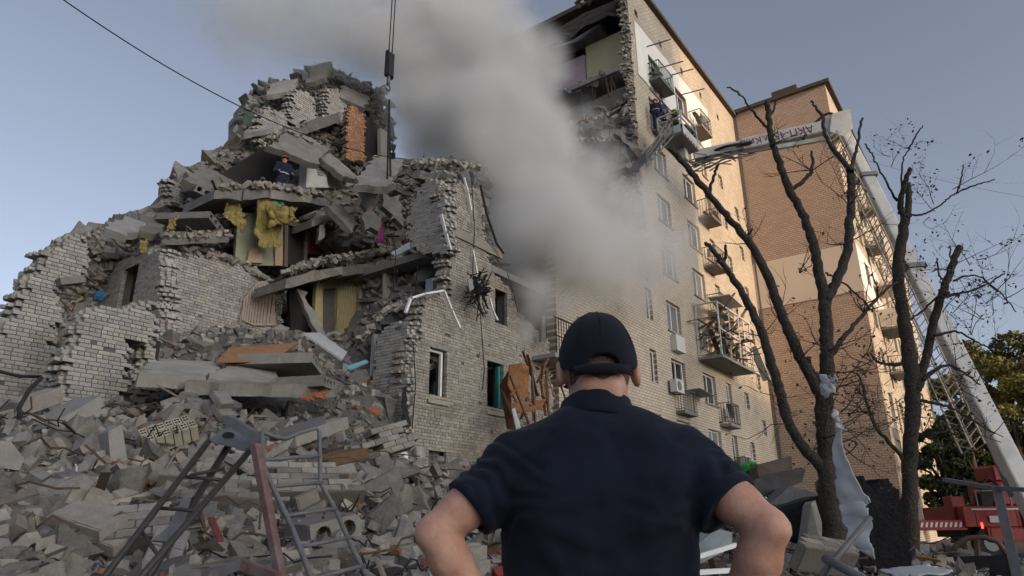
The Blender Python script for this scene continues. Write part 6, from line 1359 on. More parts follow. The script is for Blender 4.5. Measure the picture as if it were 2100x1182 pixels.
# carrier: fw = along the truck (roughly across the view), deck, turret, outriggers, wheels
c = atD(2000,1085,30.0); tr = LAT; fw = FWD
def tbx(n, a0, a1, b0, b1, z0, z1, mt, bev=.02):
    """box in truck axes: a along the view's left-right, b away from the viewer"""
    m = MB(); P = lambda a, b, z: np.array([c[0], c[1], 0])+tr*a+fw*b+np.array([0,0,z])
    vs = [P(a, b, z) for z in (z0, z1) for a, b in ((a0,b0),(a1,b0),(a1,b1),(a0,b1))]; m.add(vs, [(0,3,2,1),(4,5,6,7),(0,1,5,4),(1,2,6,5),(2,3,7,6),(3,0,4,7)]); o = m.build(n, mt, trk)
    if bev: bv = o.modifiers.new('b','BEVEL'); bv.width = bev; bv.segments = 1
    return o
tbx('deck', -.3, 9, 0, 2.5, 1.05, 1.75, M_rpaint); tbx('locker', .4, 9, -.02, .6, .55, 1.04, M_rpaint); tbx('white_line', .0, 9, -.035, -.022, 1.62, 1.67, M_stripe, 0)
tbx('turret', 1.4, 3.2, .5, 2.2, 1.75, 2.6, M_rpaint, .08); tbx('turret_arm', 1.6, 2.4, .8, 1.9, 2.6, 3.2, M_rpaint, .08)
tbx('outrigger_beam', -2.3, -.2, .1, .45, .95, 1.3, M_rpaint); tbx('outrigger_post', -2.45, -2.1, .05, .5, .9, 2.1, M_rpaint); tbx('boom_cradle', -.4, .1, .4, .9, 1.3, 2.1, M_rpaint)
for k in range(11):
    m = MB(); P_ = lambda a, z: np.array([c[0], c[1], 0])+tr*a+fw*.088+np.array([0,0,z]); a0 = -2.02+.17*k; m.poly([P_(a0,1.06), P_(a0+.075,1.06), P_(a0+.135,1.22), P_(a0+.06,1.22)], -fw*.006); m.build('hazard_stripe', M_stripe, trk)
tbx('outrigger_leg', -2.4, -2.15, .15, .4, 0, .9, M_stripe)
tbx('step_panel', 1.7, 2.6, -.05, -.03, .3, 1.6, M_black, 0)
for k in range(4): tbx('step', 1.75, 2.55, -.12, -.05, .5+.28*k, .54+.28*k, M_greymetal, 0)
tbx('number_plate', .55, .95, -.05, -.036, 1.2, 1.42, M_stripe, 0)
for k in range(5): tbx('locker_door', .5+1.5*k, 1.9+1.5*k, -.045, -.024, .62, 1.0, M_rpaint, .01)
for k in range(6): tbx('panel_gap', .1+1.45*k, .12+1.45*k, -.012, -.002, 1.08, 1.6, M_black, 0)
for k in range(6): tbx('rail_post', .3+1.2*k, .34+1.2*k, .05, .09, 1.75, 2.25, M_greymetal, 0)
tbx('hand_rail', .3, 6.4, .05, .09, 2.25, 2.29, M_greymetal, 0); tbx('toolbox', 3.4, 4.6, .3, 1.2, 1.75, 2.15, M_greymetal, .02); tbx('control_box', .5, .9, .1, .5, 1.75, 2.2, M_black, .02); tbx('under_frame', -.2, 8.8, .5, 2.0, .7, 1.04, M_black, 0)
m = MB(); m.tube(smooth_poly([np.array([c[0],c[1],0])+tr*a+fw*b+np.array([0,0,z]) for a, b, z in ((1.5,.4,2.4),(1.0,.3,2.7),(.7,.3,2.2),(1.2,.2,1.8))], 5), .05, 6); m.build('hydraulic_hose', M_black, trk, fix=False)
m = MB(); m.bar(B0+np.array([0,0,-.9])-LAT*.2, B0+ax*4.2+np.array([0,0,-.55]), .22, .22); m.build('lift_ram', M_greymetal, trk)
for a in (-.1, 3.6, 5.0):
    m = MB(); p = np.array([c[0],c[1],.52])+tr*(a+.6)+fw*.035; m.tube([p, p+fw*.03], .27, 16); m.build('wheel_hub', M_greymetal, trk, fix=False)
for a in (-.1, 3.6, 5.0):
    m = MB(); p = np.array([c[0],c[1],.52])+tr*(a+.6)+fw*.05; m.tube([p, p+fw*.35], .52, 20); o = m.build('wheel', M_tyre, trk, fix=False)
M_lamp = bpy.data.materials.new('tail_lamp'); M_lamp.use_nodes = True; bb_ = M_lamp.node_tree.nodes['Principled BSDF']; bb_.inputs['Base Color'].default_value = (.5,.02,.02,1); bb_.inputs['Emission Color'].default_value = (1,.08,.04,1); bb_.inputs['Emission Strength'].default_value = 1.6
tbx('lamp', .2, .27, -.06, -.036, 1.0, 1.2, M_lamp, 0); tbx('lamp', -2.3, -2.2, .0, .04, .8, .9, M_lamp, 0)
# basket with rails, held by the upper arm
bk = empty('rescue_basket', tuple(onT(1390,300,10.2)), 'white rescue basket with hazard stripes at the end of the arm', 'basket')
BC = onT(1392,296,10.2); bx_ = np.array([1,0,0]); 
def bq(n, x0, x1, y0, y1, z0, z1, mt): m = MB(); m.box((BC[0]+x0, BC[1]+y0, BC[2]+z0), (BC[0]+x1, BC[1]+y1, BC[2]+z1)); return m.build(n, mt, bk)
bq('floor', -1.0, 1.0, -.6, .6, -.12, 0, M_greymetal); bq('side_panel', -.98, .98, -.6, -.57, .03, .42, M_wpaint); bq('side_panel', .95, .98, -.565, .58, .03, .42, M_wpaint); bq('side_panel', -.98, -.95, -.565, .58, .03, .42, M_wpaint)
for x in (-.95, .95):
    for y in (-.57, .57): bq('corner_post', x-.03, x+.03, y-.03, y+.03, .0, 1.15, M_wpaint)
for z in (1.12, .78): bq('rail', -.92, .92, -.6, -.54, z, z+.05, M_wpaint); bq('rail', -.92, .92, .54, .6, z, z+.05, M_wpaint); bq('rail', .92, .98, -.54, .54, z, z+.05, M_wpaint); bq('rail', -.98, -.92, -.54, .54, z, z+.05, M_wpaint)
for k in range(12): bq('hazard_stripe', -1+.167*k, -1+.167*k+.085, -.612, -.602, -.1, .0, M_stripe if k % 2 else M_stripe_r)
bq('console', -.3, .3, -.55, -.4, .45, .75, M_black); bq('hanger', .2, .6, -.2, .2, -.7, -.13, M_wpaint)
gw = empty('gangway', tuple(BC+np.array([-1.5,.2,-.6])), 'dark folded gangway railing left of the rescue basket', 'gangway')
m = MB(); q0, q1 = BC+np.array([-1.15,-.2,.9]), BC+np.array([-2.6,.6,-1.6])
for dz in (0, .35, .75, 1.1): m.bar(q0+np.array([0,0,-dz]), q1+np.array([0,0,-dz*.5]), .06)
for f in np.linspace(0, 1, 7): m.bar(q0+(q1-q0)*f, q0+(q1-q0)*f+np.array([0,0,-1.1+.55*f]), .05)
m.build('rails', M_rail, gw)
m = MB(); m.poly([q0+np.array([0,.3,-1.0]), q1+np.array([0,.3,-.5]), q1+np.array([0,.9,-.5]), q0+np.array([0,.9,-1.0])], (0,0,-.06)); m.build('floor', M_greymetal, gw)
# ================================================================ people: smooth solids meshed with surface nets
def snet(f, lo, hi, h):
    lo = np.array(lo, float); n = np.ceil((np.array(hi)-lo)/h).astype(int)+1
    G = np.meshgrid(*[lo[k]+h*np.arange(n[k]) for k in range(3)], indexing='ij'); P = np.stack(G, -1).reshape(-1, 3); D = f(P).reshape(n)
    S = D < 0; c = S[:-1,:-1,:-1].astype(int)
    for dx in (0,1):
        for dy in (0,1):
            for dz in (0,1):
                if dx+dy+dz: c = c+S[dx:n[0]-1+dx, dy:n[1]-1+dy, dz:n[2]-1+dz]
    act = (c > 0) & (c < 8); ids = -np.ones(act.shape, int); I = np.argwhere(act); ids[act] = np.arange(len(I))
    acc = np.zeros((len(I), 3)); cn = np.zeros(len(I))
    for ax in range(3):
        o = [a for a in range(3) if a != ax]
        for b in (0,1):
            for e in (0,1):
                s = np.zeros(3, int); s[o[0]] = b; s[o[1]] = e; t = s.copy(); t[ax] = 1
                A = D[tuple((I+s).T)]; Bv = D[tuple((I+t).T)]; k = (A < 0) != (Bv < 0); fr_ = np.where(k, A/(A-Bv+1e-12), 0)
                q = np.tile(s.astype(float), (len(I), 1)); q[:,ax] = fr_; acc[k] += q[k]; cn[k] += 1
    V = lo+h*(I+acc/np.maximum(cn, 1)[:,None]); Fq = []
    for ax in range(3):
        o = [(ax+1) % 3, (ax+2) % 3]; sl0 = [slice(None)]*3; sl1 = [slice(None)]*3; sl0[ax] = slice(0, -1); sl1[ax] = slice(1, None)
        cross = S[tuple(sl0)] != S[tuple(sl1)]; E = np.argwhere(cross); inn = S[tuple(sl0)][cross]
        ok = (E[:,o[0]] > 0) & (E[:,o[1]] > 0) & (E[:,o[0]] < n[o[0]]-1) & (E[:,o[1]] < n[o[1]]-1); E = E[ok]; inn = inn[ok]
        q = []
        for (b, e) in ((-1,-1),(0,-1),(0,0),(-1,0)): t = E.copy(); t[:,o[0]] += b; t[:,o[1]] += e; q.append(ids[tuple(t.T)])
        q = np.stack(q, 1); q[~inn] = q[~inn][:, ::-1]; Fq.append(q)
    F = np.concatenate(Fq); return V, F[(F >= 0).all(1)]
def smin(a, b, k): h = np.clip(.5+.5*(b-a)/k, 0, 1); return b+(a-b)*h-k*h*(1-h)
def rcone(p, a, b, ra, rb, sy=1.0):
    a = np.asarray(a, float); b = np.asarray(b, float); q = p.copy(); s = np.array([1, sy, 1]); q = q/s; a = a/s; b = b/s; d = b-a; t = np.clip(((q-a)@d)/(d@d), 0, 1); return np.linalg.norm(q-a-t[:,None]*d, axis=1)-(ra+(rb-ra)*t)
def ell(p, c, r): r = np.asarray(r, float); q = (p-np.asarray(c, float))/r; k = np.linalg.norm(q, axis=1); return (k-1)*r.min()
def vnoise(p, sc, seed=0.0): return np.array([mnoise.noise((x*sc[0]+seed, y*sc[1], z*sc[2])) for x, y, z in p])
def figure_obj(name, V, F, mt, parent, jac=None):
    me = np_mesh(name, V, F, smooth=True); o = link(name, me, mt, parent, loc=(0,0,0)); 
    sm = o.modifiers.new('s', 'SMOOTH'); sm.factor = .5; sm.iterations = 3 if jac is None else jac; return o
def skinmat():
    m = bpy.data.materials.new('skin'); m.use_nodes = True; N = m.node_tree.nodes; L = m.node_tree.links; b = N['Principled BSDF']; b.inputs['Roughness'].default_value = .55; b.inputs['Specular IOR Level'].default_value = .35
    tc = N.new('ShaderNodeTexCoord'); n1 = N.new('ShaderNodeTexNoise'); n1.inputs['Scale'].default_value = 11; n1.inputs['Detail'].default_value = 9; n1.inputs['Roughness'].default_value = .72; L.new(tc.outputs['Object'], n1.inputs['Vector'])
    cr = N.new('ShaderNodeValToRGB'); cr.color_ramp.elements[0].position = .3; cr.color_ramp.elements[0].color = (.36,.15,.105,1); cr.color_ramp.elements[1].position = .72; cr.color_ramp.elements[1].color = (.58,.37,.275,1); L.new(n1.outputs['Fac'], cr.inputs[0]); L.new(cr.outputs[0], b.inputs['Base Color'])
    b.inputs['Subsurface Weight'].default_value = .12; b.inputs['Subsurface Radius'].default_value = (.02,.008,.004); b.inputs['Subsurface Scale'].default_value = .5
    n2 = N.new('ShaderNodeTexNoise'); n2.inputs['Scale'].default_value = 120; n2.inputs['Detail'].default_value = 8; L.new(tc.outputs['Object'], n2.inputs['Vector']); bp = N.new('ShaderNodeBump'); bp.inputs['Strength'].default_value = .45; bp.inputs['Distance'].default_value = .002; L.new(n2.outputs['Fac'], bp.inputs['Height']); L.new(bp.outputs[0], b.inputs['Normal']); return m
def clothmat(name, c1, c2, scale=7, weave=500, bump=.35, rough=.9):
    m = bpy.data.materials.new(name); m.use_nodes = True; N = m.node_tree.nodes; L = m.node_tree.links; b = N['Principled BSDF']; b.inputs['Roughness'].default_value = rough; b.inputs['Specular IOR Level'].default_value = .15; b.inputs['Sheen Weight'].default_value = .06
    tc = N.new('ShaderNodeTexCoord'); n1 = N.new('ShaderNodeTexNoise'); n1.inputs['Scale'].default_value = scale; n1.inputs['Detail'].default_value = 6; n1.inputs['Roughness'].default_value = .7; L.new(tc.outputs['Object'], n1.inputs['Vector'])
    mx = N.new('ShaderNodeMix'); mx.data_type = 'RGBA'; mx.inputs['A'].default_value = (*c1, 1); mx.inputs['B'].default_value = (*c2, 1); mr = N.new('ShaderNodeMapRange'); mr.inputs['From Min'].default_value = .35; mr.inputs['From Max'].default_value = .7; L.new(n1.outputs['Fac'], mr.inputs[0]); L.new(mr.outputs[0], mx.inputs['Factor']); L.new(mx.outputs['Result'], b.inputs['Base Color'])
    n2 = N.new('ShaderNodeTexNoise'); n2.inputs['Scale'].default_value = weave; L.new(tc.outputs['Object'], n2.inputs['Vector']); bp = N.new('ShaderNodeBump'); bp.inputs['Strength'].default_value = bump; bp.inputs['Distance'].default_value = .002; L.new(n2.outputs['Fac'], bp.inputs['Height']); L.new(bp.outputs[0], b.inputs['Normal']); MATS[name] = m; return m
M_skin = skinmat(); M_shirt = clothmat('navy_jersey', (.0055,.008,.017), (.0095,.0135,.027)); M_cap = clothmat('navy_cap', (.006,.0075,.014), (.010,.0125,.022), 12, 900, .5); M_trousers = clothmat('dark_trousers', (.012,.013,.018), (.02,.021,.027))
FW0, LT0 = 1.62, .19
man = empty('person', tuple(FWD*FW0+LAT*LT0), 'man seen from behind in dark cap and navy polo shirt, hands on hips', 'person', rz=YAW-pi/2)
def ML(x, y, f): p = atF(x, y, f); return np.array([p@LAT-LT0, p@FWD-FW0, p[2]])          # to the man's own axes: right, forward, up
shL, shR = ML(1052,966,1.63), ML(1404,952,1.60); elL, elR = ML(890,1092,1.57), ML(1578,1082,1.47); wrL, wrR = ML(985,1262,1.62), ML(1508,1285,1.52)
wrL = np.array([-.215,-.0,1.03]); wrR = np.array([.235,-.03,1.02])
hd = ML(1226,747,1.63); nk = ML(1222,836,1.63)
slL, slR = ML(962,1043,1.595), ML(1493,1036,1.535)       # sleeve ends
print('man', hd, nk, shL, shR, elL, elR)
def hand(p, w, d, sgn):
    """flat hand on the hip: palm, four bent fingers forward, thumb behind"""
    d = np.asarray(d, float)/np.linalg.norm(d); up = np.array([0,0,1.]); pc = w+d*.05+np.array([0,.01,-.015]); r = rcone(p, w, pc, .026, .036, 1.0); side = np.array([0,.0,-1.]); 
    for k, (off, L) in enumerate(((.028,.066),(.009,.075),(-.010,.07),(-.028,.055))):
        a = pc+d*.02+up*off; b = a+np.array([-sgn*.012,.034,-.012]); e = b+np.array([-sgn*.026,L*.42,-.02]); r = smin(r, rcone(p, a, b, .0105, .0095), .008); r = np.minimum(r, rcone(p, b, e, .0095, .0075))
    a = w+d*.02+up*.02+np.array([0,-.012,0]); b = a+np.array([-sgn*.01,-.04,-.012]); e = b+np.array([-sgn*.022,-.025,-.016]); r = smin(r, rcone(p, a, b, .013, .011), .012); return np.minimum(r, rcone(p, b, e, .011, .009))
def f_body(p):
    r = ell(p, hd+np.array([0,.012,.0]), (.077,.098,.118)); r = smin(r, ell(p, hd+np.array([0,.05,-.075]), (.055,.055,.055)), .04)         # skull, jaw
    r = smin(r, ell(p, hd+np.array([0,.105,-.03]), (.014,.022,.026)), .02)                                                           # nose
    r = smin(r, rcone(p, nk+np.array([0,0,-.04]), hd+np.array([0,.01,-.075]), .058, .055), .03)
    for s_ in (-1, 1): r = smin(r, rcone(p, nk+np.array([s_*.024,-.024,-.03]), hd+np.array([s_*.028,-.052,-.07]), .020, .017), .03)      # nape muscles
    for s_, xx in ((-1, -.093), (1, .093)):
        c_ = hd+np.array([xx, .0, -.024]); ear = ell(p, c_, (.015,.024,.037)); ear = np.maximum(ear, -ell(p, c_+np.array([s_*.008,.004,0]), (.007,.012,.022))); r = smin(r, ear, .008)
    r = smin(r, rcone(p, nk+np.array([0,.0,-.06]), np.array([0,.01,1.0]), .07, .15, .62), .06)
    for sh, el, wr, sg in ((shL, elL, wrL, -1), (shR, elR, wrR, 1)):
        arm = rcone(p, sh, sh*.35+el*.65, .058, .047); arm = smin(arm, rcone(p, sh*.35+el*.65, el, .047, .037), .016)
        m_ = el*.72+wr*.28+np.array([sg*.006,-.004,0]); arm = smin(arm, rcone(p, el, m_, .036, .044), .018); arm = smin(arm, rcone(p, m_, wr, .043, .029), .02)
        arm = smin(arm, ell(p, el+np.array([sg*.012,-.008,-.006]), (.026,.026,.026)), .012); arm = smin(arm, hand(p, wr, np.array([-sg*.9,.25,-.5]), sg), .015); r = smin(r, arm, .02)
    for s_ in (-.1, .1): r = smin(r, rcone(p, (s_,0,.95), (s_*1.1,.0,.5), .085, .06), .03); r = smin(r, rcone(p, (s_*1.1,0,.5), (s_*1.15,-.02,.1), .055, .04), .02); r = smin(r, rcone(p, (s_*1.15,-.03,.05), (s_*1.2,.14,.035), .04, .03), .02)
    return r
V, F = snet(f_body, (-.62,-.26,0.0), (.62,.30,1.83), .0105); figure_obj('body', V, F, M_skin, man, 2)
def f_shirt(p):
    r = rcone(p, (0.0,.015,.92), (0,.01,1.12), .190, .192, .66); r = smin(r, rcone(p, (0,.01,1.12), (.004,.0,1.31), .196, .212, .60), .08)
    r = smin(r, rcone(p, shL+np.array([.05,0,-.0]), shR-np.array([.05,0,0]), .074, .074), .06)
    for sh in (shL, shR): r = smin(r, rcone(p, nk+np.array([0,-.0,-.075]), sh, .062, .068), .05)
    r = smin(r, ell(p, (-.09,-.075,1.30), (.09,.06,.11)), .05); r = smin(r, ell(p, (.10,-.075,1.30), (.09,.06,.11)), .05)                # shoulder blades
    for sh, sl, sg in ((shL, slL, -1), (shR, slR, 1)):
        d = sl-sh; L = np.linalg.norm(d); d = d/L; s = rcone(p, sh, sl+d*.04, .074, .068 if sg < 0 else .074); s = np.maximum(s, (p-sl)@d); r = smin(r, s, .03)
    return np.maximum(r, .88-p[:,2])
V, F = snet(f_shirt, (-.48,-.26,.86), (.48,.26,1.60), .0075)
def wrinkle(V):
    w = np.zeros(len(V)); x, y, z = V.T
    w += .008*vnoise(V, (4,4,13), 3)+.007*vnoise(V, (13,8,4), 9)+.003*vnoise(V, (24,20,28), 21)+.004*np.abs(vnoise(V, (9,9,7), 33))
    for sh, sg in ((shL, -1), (shR, 1)):                                    # long soft folds running from the armpit down and across the back
        q = V-(sh+np.array([-sg*.02, -.05, -.11]))
        for ang, amp_, fr_ in ((-.35, .0045, 95), (-.95, .005, 80), (.25, .003, 110)):
            a_ = q[:,0]*-sg*cos(ang)+q[:,2]*sin(ang); c_ = -q[:,0]*-sg*sin(ang)+q[:,2]*cos(ang); w += amp_*np.exp(-((a_-.09)/.10)**2-(c_/.035)**2)*np.sin(c_*fr_+8*a_)
    for sh, sl, sg in ((shL, slL, -1), (shR, slR, 1)):                      # armhole seams and folds round the sleeves
        d = (sl-sh)/np.linalg.norm(sl-sh); q = V-sh; pr = q@d; rr = np.linalg.norm(q, axis=1); w -= .0045*np.exp(-((pr+.004)/.0055)**2)*(rr < .15); w += .0022*np.exp(-((pr-.006)/.006)**2)*(rr < .15)
        w += .005*np.exp(-((pr-.07)/.05)**2)*(rr < .17)*np.sin(pr*120+9*nz3(0,0,sg)+22*q[:,1]+14*vnoise(V, (9,9,9), 5+sg))
    rid = 1-np.abs(vnoise(V, (7,5,3.2), 51))*2; w += .006*np.clip(rid, 0, 1)**3*np.clip((1.34-z)/.2, 0, 1); rid = 1-np.abs(vnoise(V, (4,5,9), 77))*2; w += .005*np.clip(rid, 0, 1)**3
    w += .004*np.exp(-((z-1.0)/.12)**2)*np.sin(z*62+x*9+3*np.sin(x*11)); return w
o = figure_obj('polo_shirt', V, F, M_shirt, man, 2); nrm = np.array([v.normal[:] for v in o.data.vertices]); V2 = V+nrm*wrinkle(V)[:,None]; o.data.vertices.foreach_set('co', V2.astype(np.float32).ravel()); o.data.update()
def f_seam(p):
    return np.abs(f_shirt(p))
m = MB(); V = []; nc = 48                                           # turned-down collar: stand, fold and fall
for (h_, r_) in ((-.030,.072),(.022,.0735),(.032,.077),(.029,.0815),(-.014,.092),(-.024,.0935),(-.022,.088),(.018,.078)):
    for k in range(nc):
        an = 2*pi*k/nc; bk_ = -sin(an)                                    # 1 at the nape, -1 at the throat
        V.append(nk+np.array([r_*1.02*cos(an), r_*.98*sin(an)+.006, h_*(.85+.15*bk_)-.028*(1-bk_)*.5+.0025*sin(3*an+1)]))
m.add(V, [(i*nc+k, i*nc+(k+1) % nc, (i+1)*nc+(k+1) % nc, (i+1)*nc+k) for i in range(7) for k in range(nc)], smooth=True); m.build('collar', M_shirt, man, loc=(0,0,0))
for sh, sl, rr in ((shL, slL, .069), (shR, slR, .075)):                                                                               # ribbed sleeve bands
    d = (sl-sh)/np.linalg.norm(sl-sh); a = Vector(d).orthogonal().normalized(); b = Vector(d).cross(a); m = MB(); V = []
    for (off, r_) in ((-.022,rr-.004),(-.020,rr+.001),(.002,rr+.001),(.003,rr-.014)):
        for k in range(32): an = 2*pi*k/32; V.append(sl+d*off+np.array(a)*cos(an)*r_+np.array(b)*sin(an)*r_)
    m.add(V, [(i*32+k, i*32+(k+1) % 32, (i+1)*32+(k+1) % 32, (i+1)*32+k) for i in range(3) for k in range(32)], smooth=True); m.build('sleeve_band', M_shirt, man, loc=(0,0,0))
cc = hd+np.array([0,.008,.012])
def f_cap(p):
    r = ell(p, cc, (.0925,.112,.118)); q = p-cc; r = smin(r, ell(p, cc+np.array([0,-.0,-.03]), (.0915,.112,.10)), .02)
    cut = -(q[:,2]+.042+.16*q[:,1]*0)+.0; cut = (-.014-.40*np.maximum(0, -q[:,1]))-q[:,2]; r = np.maximum(r, cut)
    hole = ell(p, cc+np.array([0,-.115,-.032]), (.037,.05,.021)); return np.maximum(r, -hole)
V, F = snet(f_cap, cc-.14, cc+.15, .0048); V = V+0; figure_obj('cap', V, F, M_cap, man, 2)
m = MB(); V = []
for (dz, dr) in ((-.034,.001),(-.034,.004),(-.056,.004),(-.056,.001)):
    for k in range(25): an = -pi/2+(k/24-.5)*1.5; V.append(cc+np.array([(.0915+dr)*cos(an), (.112+dr)*sin(an), dz]))
m.add(V, [(i*25+k, i*25+k+1, ((i+1) % 4)*25+k+1, ((i+1) % 4)*25+k) for i in range(4) for k in range(24)], smooth=True); m.build('cap_strap', M_cap, man, loc=(0,0,0))
m = MB(); V = []
for i in range(9):
    an = pi/2+(i/8-.5)*1.9
    for rr_ in (.95, 1.62): V.append(cc+np.array([.09*cos(an)*min(rr_,1.05), .11*sin(an)*rr_, -.034-.012*abs(cos(an))]))
m.add(V, [(2*i, 2*i+1, 2*i+3, 2*i+2) for i in range(8)], smooth=True); o = m.build('cap_visor', M_cap, man, loc=(0,0,0)); o.modifiers.new('s','SOLIDIFY').thickness = .004
m = MB(); m.tube([cc+np.array([0,0,.114]), cc+np.array([0,0,.1215])], [.008,.005], 10); m.build('cap_button', M_cap, man, loc=(0,0,0), fix=False)
for an in (-.62, .62, 2.2, -2.2, pi/2, -pi/2):                                                                                        # stitched panel seams
    m = MB(); m.tube([cc+np.array([.0925*cos(an)*sin(e)*1.003, .112*sin(an)*sin(e)*1.003, .118*cos(e)*1.003]) for e in np.linspace(.08, 1.62 if an != -pi/2 else 1.45, 16)], .0016, 5); m.build('cap_seam', M_cap, man, loc=(0,0,0), fix=False)
def f_hair(p):
    r = ell(p, hd+np.array([0,.012,.0]), (.0785,.0995,.1195)); return np.maximum(np.maximum(r, p[:,1]-(hd[1]-.0)), (hd[2]-.088)-p[:,2])
V, F = snet(f_hair, hd-.13, hd+np.array([.13,.06,.14]), .006); figure_obj('hair', V, F, mat('cropped_hair', (.24,.145,.105), var=.35, nscale=160, tintvar=0, bump=.8, bscale=400), man, 2)
def f_tr(p):
    r = rcone(p, (-.09,.01,.98), (.09,.01,.98), .115, .115, .9)
    for s_ in (-.1, .1): r = smin(r, rcone(p, (s_,.0,.92), (s_*1.1,.0,.5), .10, .078), .04); r = smin(r, rcone(p, (s_*1.1,.0,.5), (s_*1.15,-.02,.06), .078, .07), .03)
    return np.maximum(r, p[:,2]-1.03)
V, F = snet(f_tr, (-.3,-.2,0.02), (.3,.2,1.08), .014); figure_obj('trousers', V, F, M_trousers, man, 2)
for s_ in (-.118, .118):
    V, F = snet(lambda p: np.maximum(smin(rcone(p, (s_,-.05,.045), (s_*1.05,.15,.035), .052, .042), rcone(p, (s_,-.03,.05), (s_,-.03,.10), .05, .045), .03), -p[:,2]), (s_-.1,-.15,-.01), (s_+.1,.24,.17), .011); figure_obj('shoe', V, F, M_black, man, 2)

# ---------------------------------------------------------------- rescue workers, a few dozen pixels each
def worker(pos, face, label, jacket, trousers, helmet, pose='stand', cat='person', grp=None):
    e = empty('person', tuple(pos), label, cat, grp, rz=face)
    A = {'stand': ((.27,.05,1.12),(.2,.22,1.08)), 'reach': ((.30,.2,1.2),(.22,.45,1.25))}[pose]
    def fb(p):
        r = ell(p, (0,.0,1.63), (.078,.095,.115)); r = smin(r, ell(p, (0,.09,1.62), (.015,.02,.02)), .015); r = smin(r, rcone(p, (0,0,1.4), (0,0,1.56), .055, .05), .03); r = smin(r, rcone(p, (0,0,1.35), (0,0,1.0), .14, .13, .7), .05)
        for s_ in (-1, 1):
            r = smin(r, rcone(p, (s_*.19,0,1.42), (s_*A[0][0],A[0][1],A[0][2]), .05, .04), .03); r = smin(r, rcone(p, (s_*A[0][0],A[0][1],A[0][2]), (s_*A[1][0],A[1][1],A[1][2]), .04, .03), .02); r = smin(r, ell(p, (s_*A[1][0],A[1][1]+.04,A[1][2]), (.035,.06,.03)), .02)
            r = smin(r, rcone(p, (s_*.1,0,.95), (s_*.11,0,.5), .08, .06), .03); r = smin(r, rcone(p, (s_*.11,0,.5), (s_*.11,0,.08), .06, .04), .03); r = smin(r, rcone(p, (s_*.11,0,.04), (s_*.12,.16,.03), .04, .03), .02)
        return r
    V, F = snet(fb, (-.5,-.25,0), (.5,.65,1.8), .026); figure_obj('body', V, F, M_skin, e, 1)
    def fj(p):
        r = rcone(p, (0,0,1.36), (0,0,.88), .175, .17, .72); r = smin(r, rcone(p, (-.17,0,1.43), (.17,0,1.43), .085, .085), .05)
        for s_ in (-1, 1): r = smin(r, rcone(p, (s_*.19,0,1.42), (s_*A[0][0],A[0][1],A[0][2]), .075, .065), .04); r = smin(r, rcone(p, (s_*A[0][0],A[0][1],A[0][2]), (s_*A[1][0]*1.02,A[1][1]-.02,A[1][2]), .065, .05), .03)
        return np.maximum(r, .84-p[:,2])
    V, F = snet(fj, (-.5,-.25,.8), (.5,.65,1.6), .026); figure_obj('jacket', V, F, jacket, e, 1)
    def ft(p):
        r = rcone(p, (-.08,0,.92), (.08,0,.92), .12, .12, .9)
        for s_ in (-1, 1): r = smin(r, rcone(p, (s_*.1,0,.9), (s_*.11,0,.1), .105, .08), .04)
        return np.maximum(r, p[:,2]-.98)
    V, F = snet(ft, (-.3,-.25,0), (.3,.25,1.05), .028); figure_obj('trousers', V, F, trousers, e, 1)
    V, F = snet(lambda p: np.maximum(smin(ell(p, (0,0,1.66), (.115,.14,.13)), ell(p, (0,.03,1.66), (.14,.18,.02)), .03), 1.645-p[:,2]), (-.22,-.25,1.6), (.22,.28,1.85), .018); figure_obj('helmet', V, F, helmet, e, 1)
    m = MB(); m.tube([(.178*cos(a), .135*sin(a), 1.12) for a in np.linspace(0, 2*pi, 20)], .018, 6, caps=False); m.build('reflective_band', M_stripe, e, loc=(0,0,0), fix=False); return e
M_jk = clothmat('dark_jacket', (.012,.016,.03), (.02,.026,.045)); M_jb = clothmat('blue_jacket', (.03,.05,.14), (.05,.08,.2)); M_hr = mat('helmet_red', (.36,.05,.04), rough=.4, tintvar=0); M_hl = mat('helmet_lime', (.30,.52,.03), rough=.4, tintvar=0); M_lj = clothmat('lime_black_jacket', (.02,.022,.02), (.10,.14,.02))
look = atan2(-1, -.3)-pi/2
worker(onT(576,398,17.2)-np.array([0,0,.42]), pi*.9, 'worker in red helmet and dark blue clothes standing in the fourth-floor cavity', M_jk, clothmat('blue_trousers',(.012,.018,.04),(.02,.028,.06)), M_hr)
worker(onT(770,322,17.6)-np.array([0,0,1.72]), pi*.9, 'worker behind the lifted slab, only a lime helmet showing', M_jk, M_trousers, M_hl)
worker(BC+np.array([-.25,-.05,.0]), pi*.35, 'firefighter with lime helmet at the left of the basket', M_lj, M_trousers, M_hl, 'reach'); worker(BC+np.array([.3,.2,.0]), pi*.35, 'firefighter with lime helmet at the right of the basket', M_lj, M_trousers, M_hl)
worker((29.4,11.55,20.42), -pi*.4, 'worker in red helmet on the balcony behind the basket, the right one', M_jb, M_trousers, M_hr, 'reach'); worker((28.5,11.5,20.0), -pi*.4, 'worker in red helmet on the balcony behind the basket, the left one', M_jk, M_trousers, M_hr)
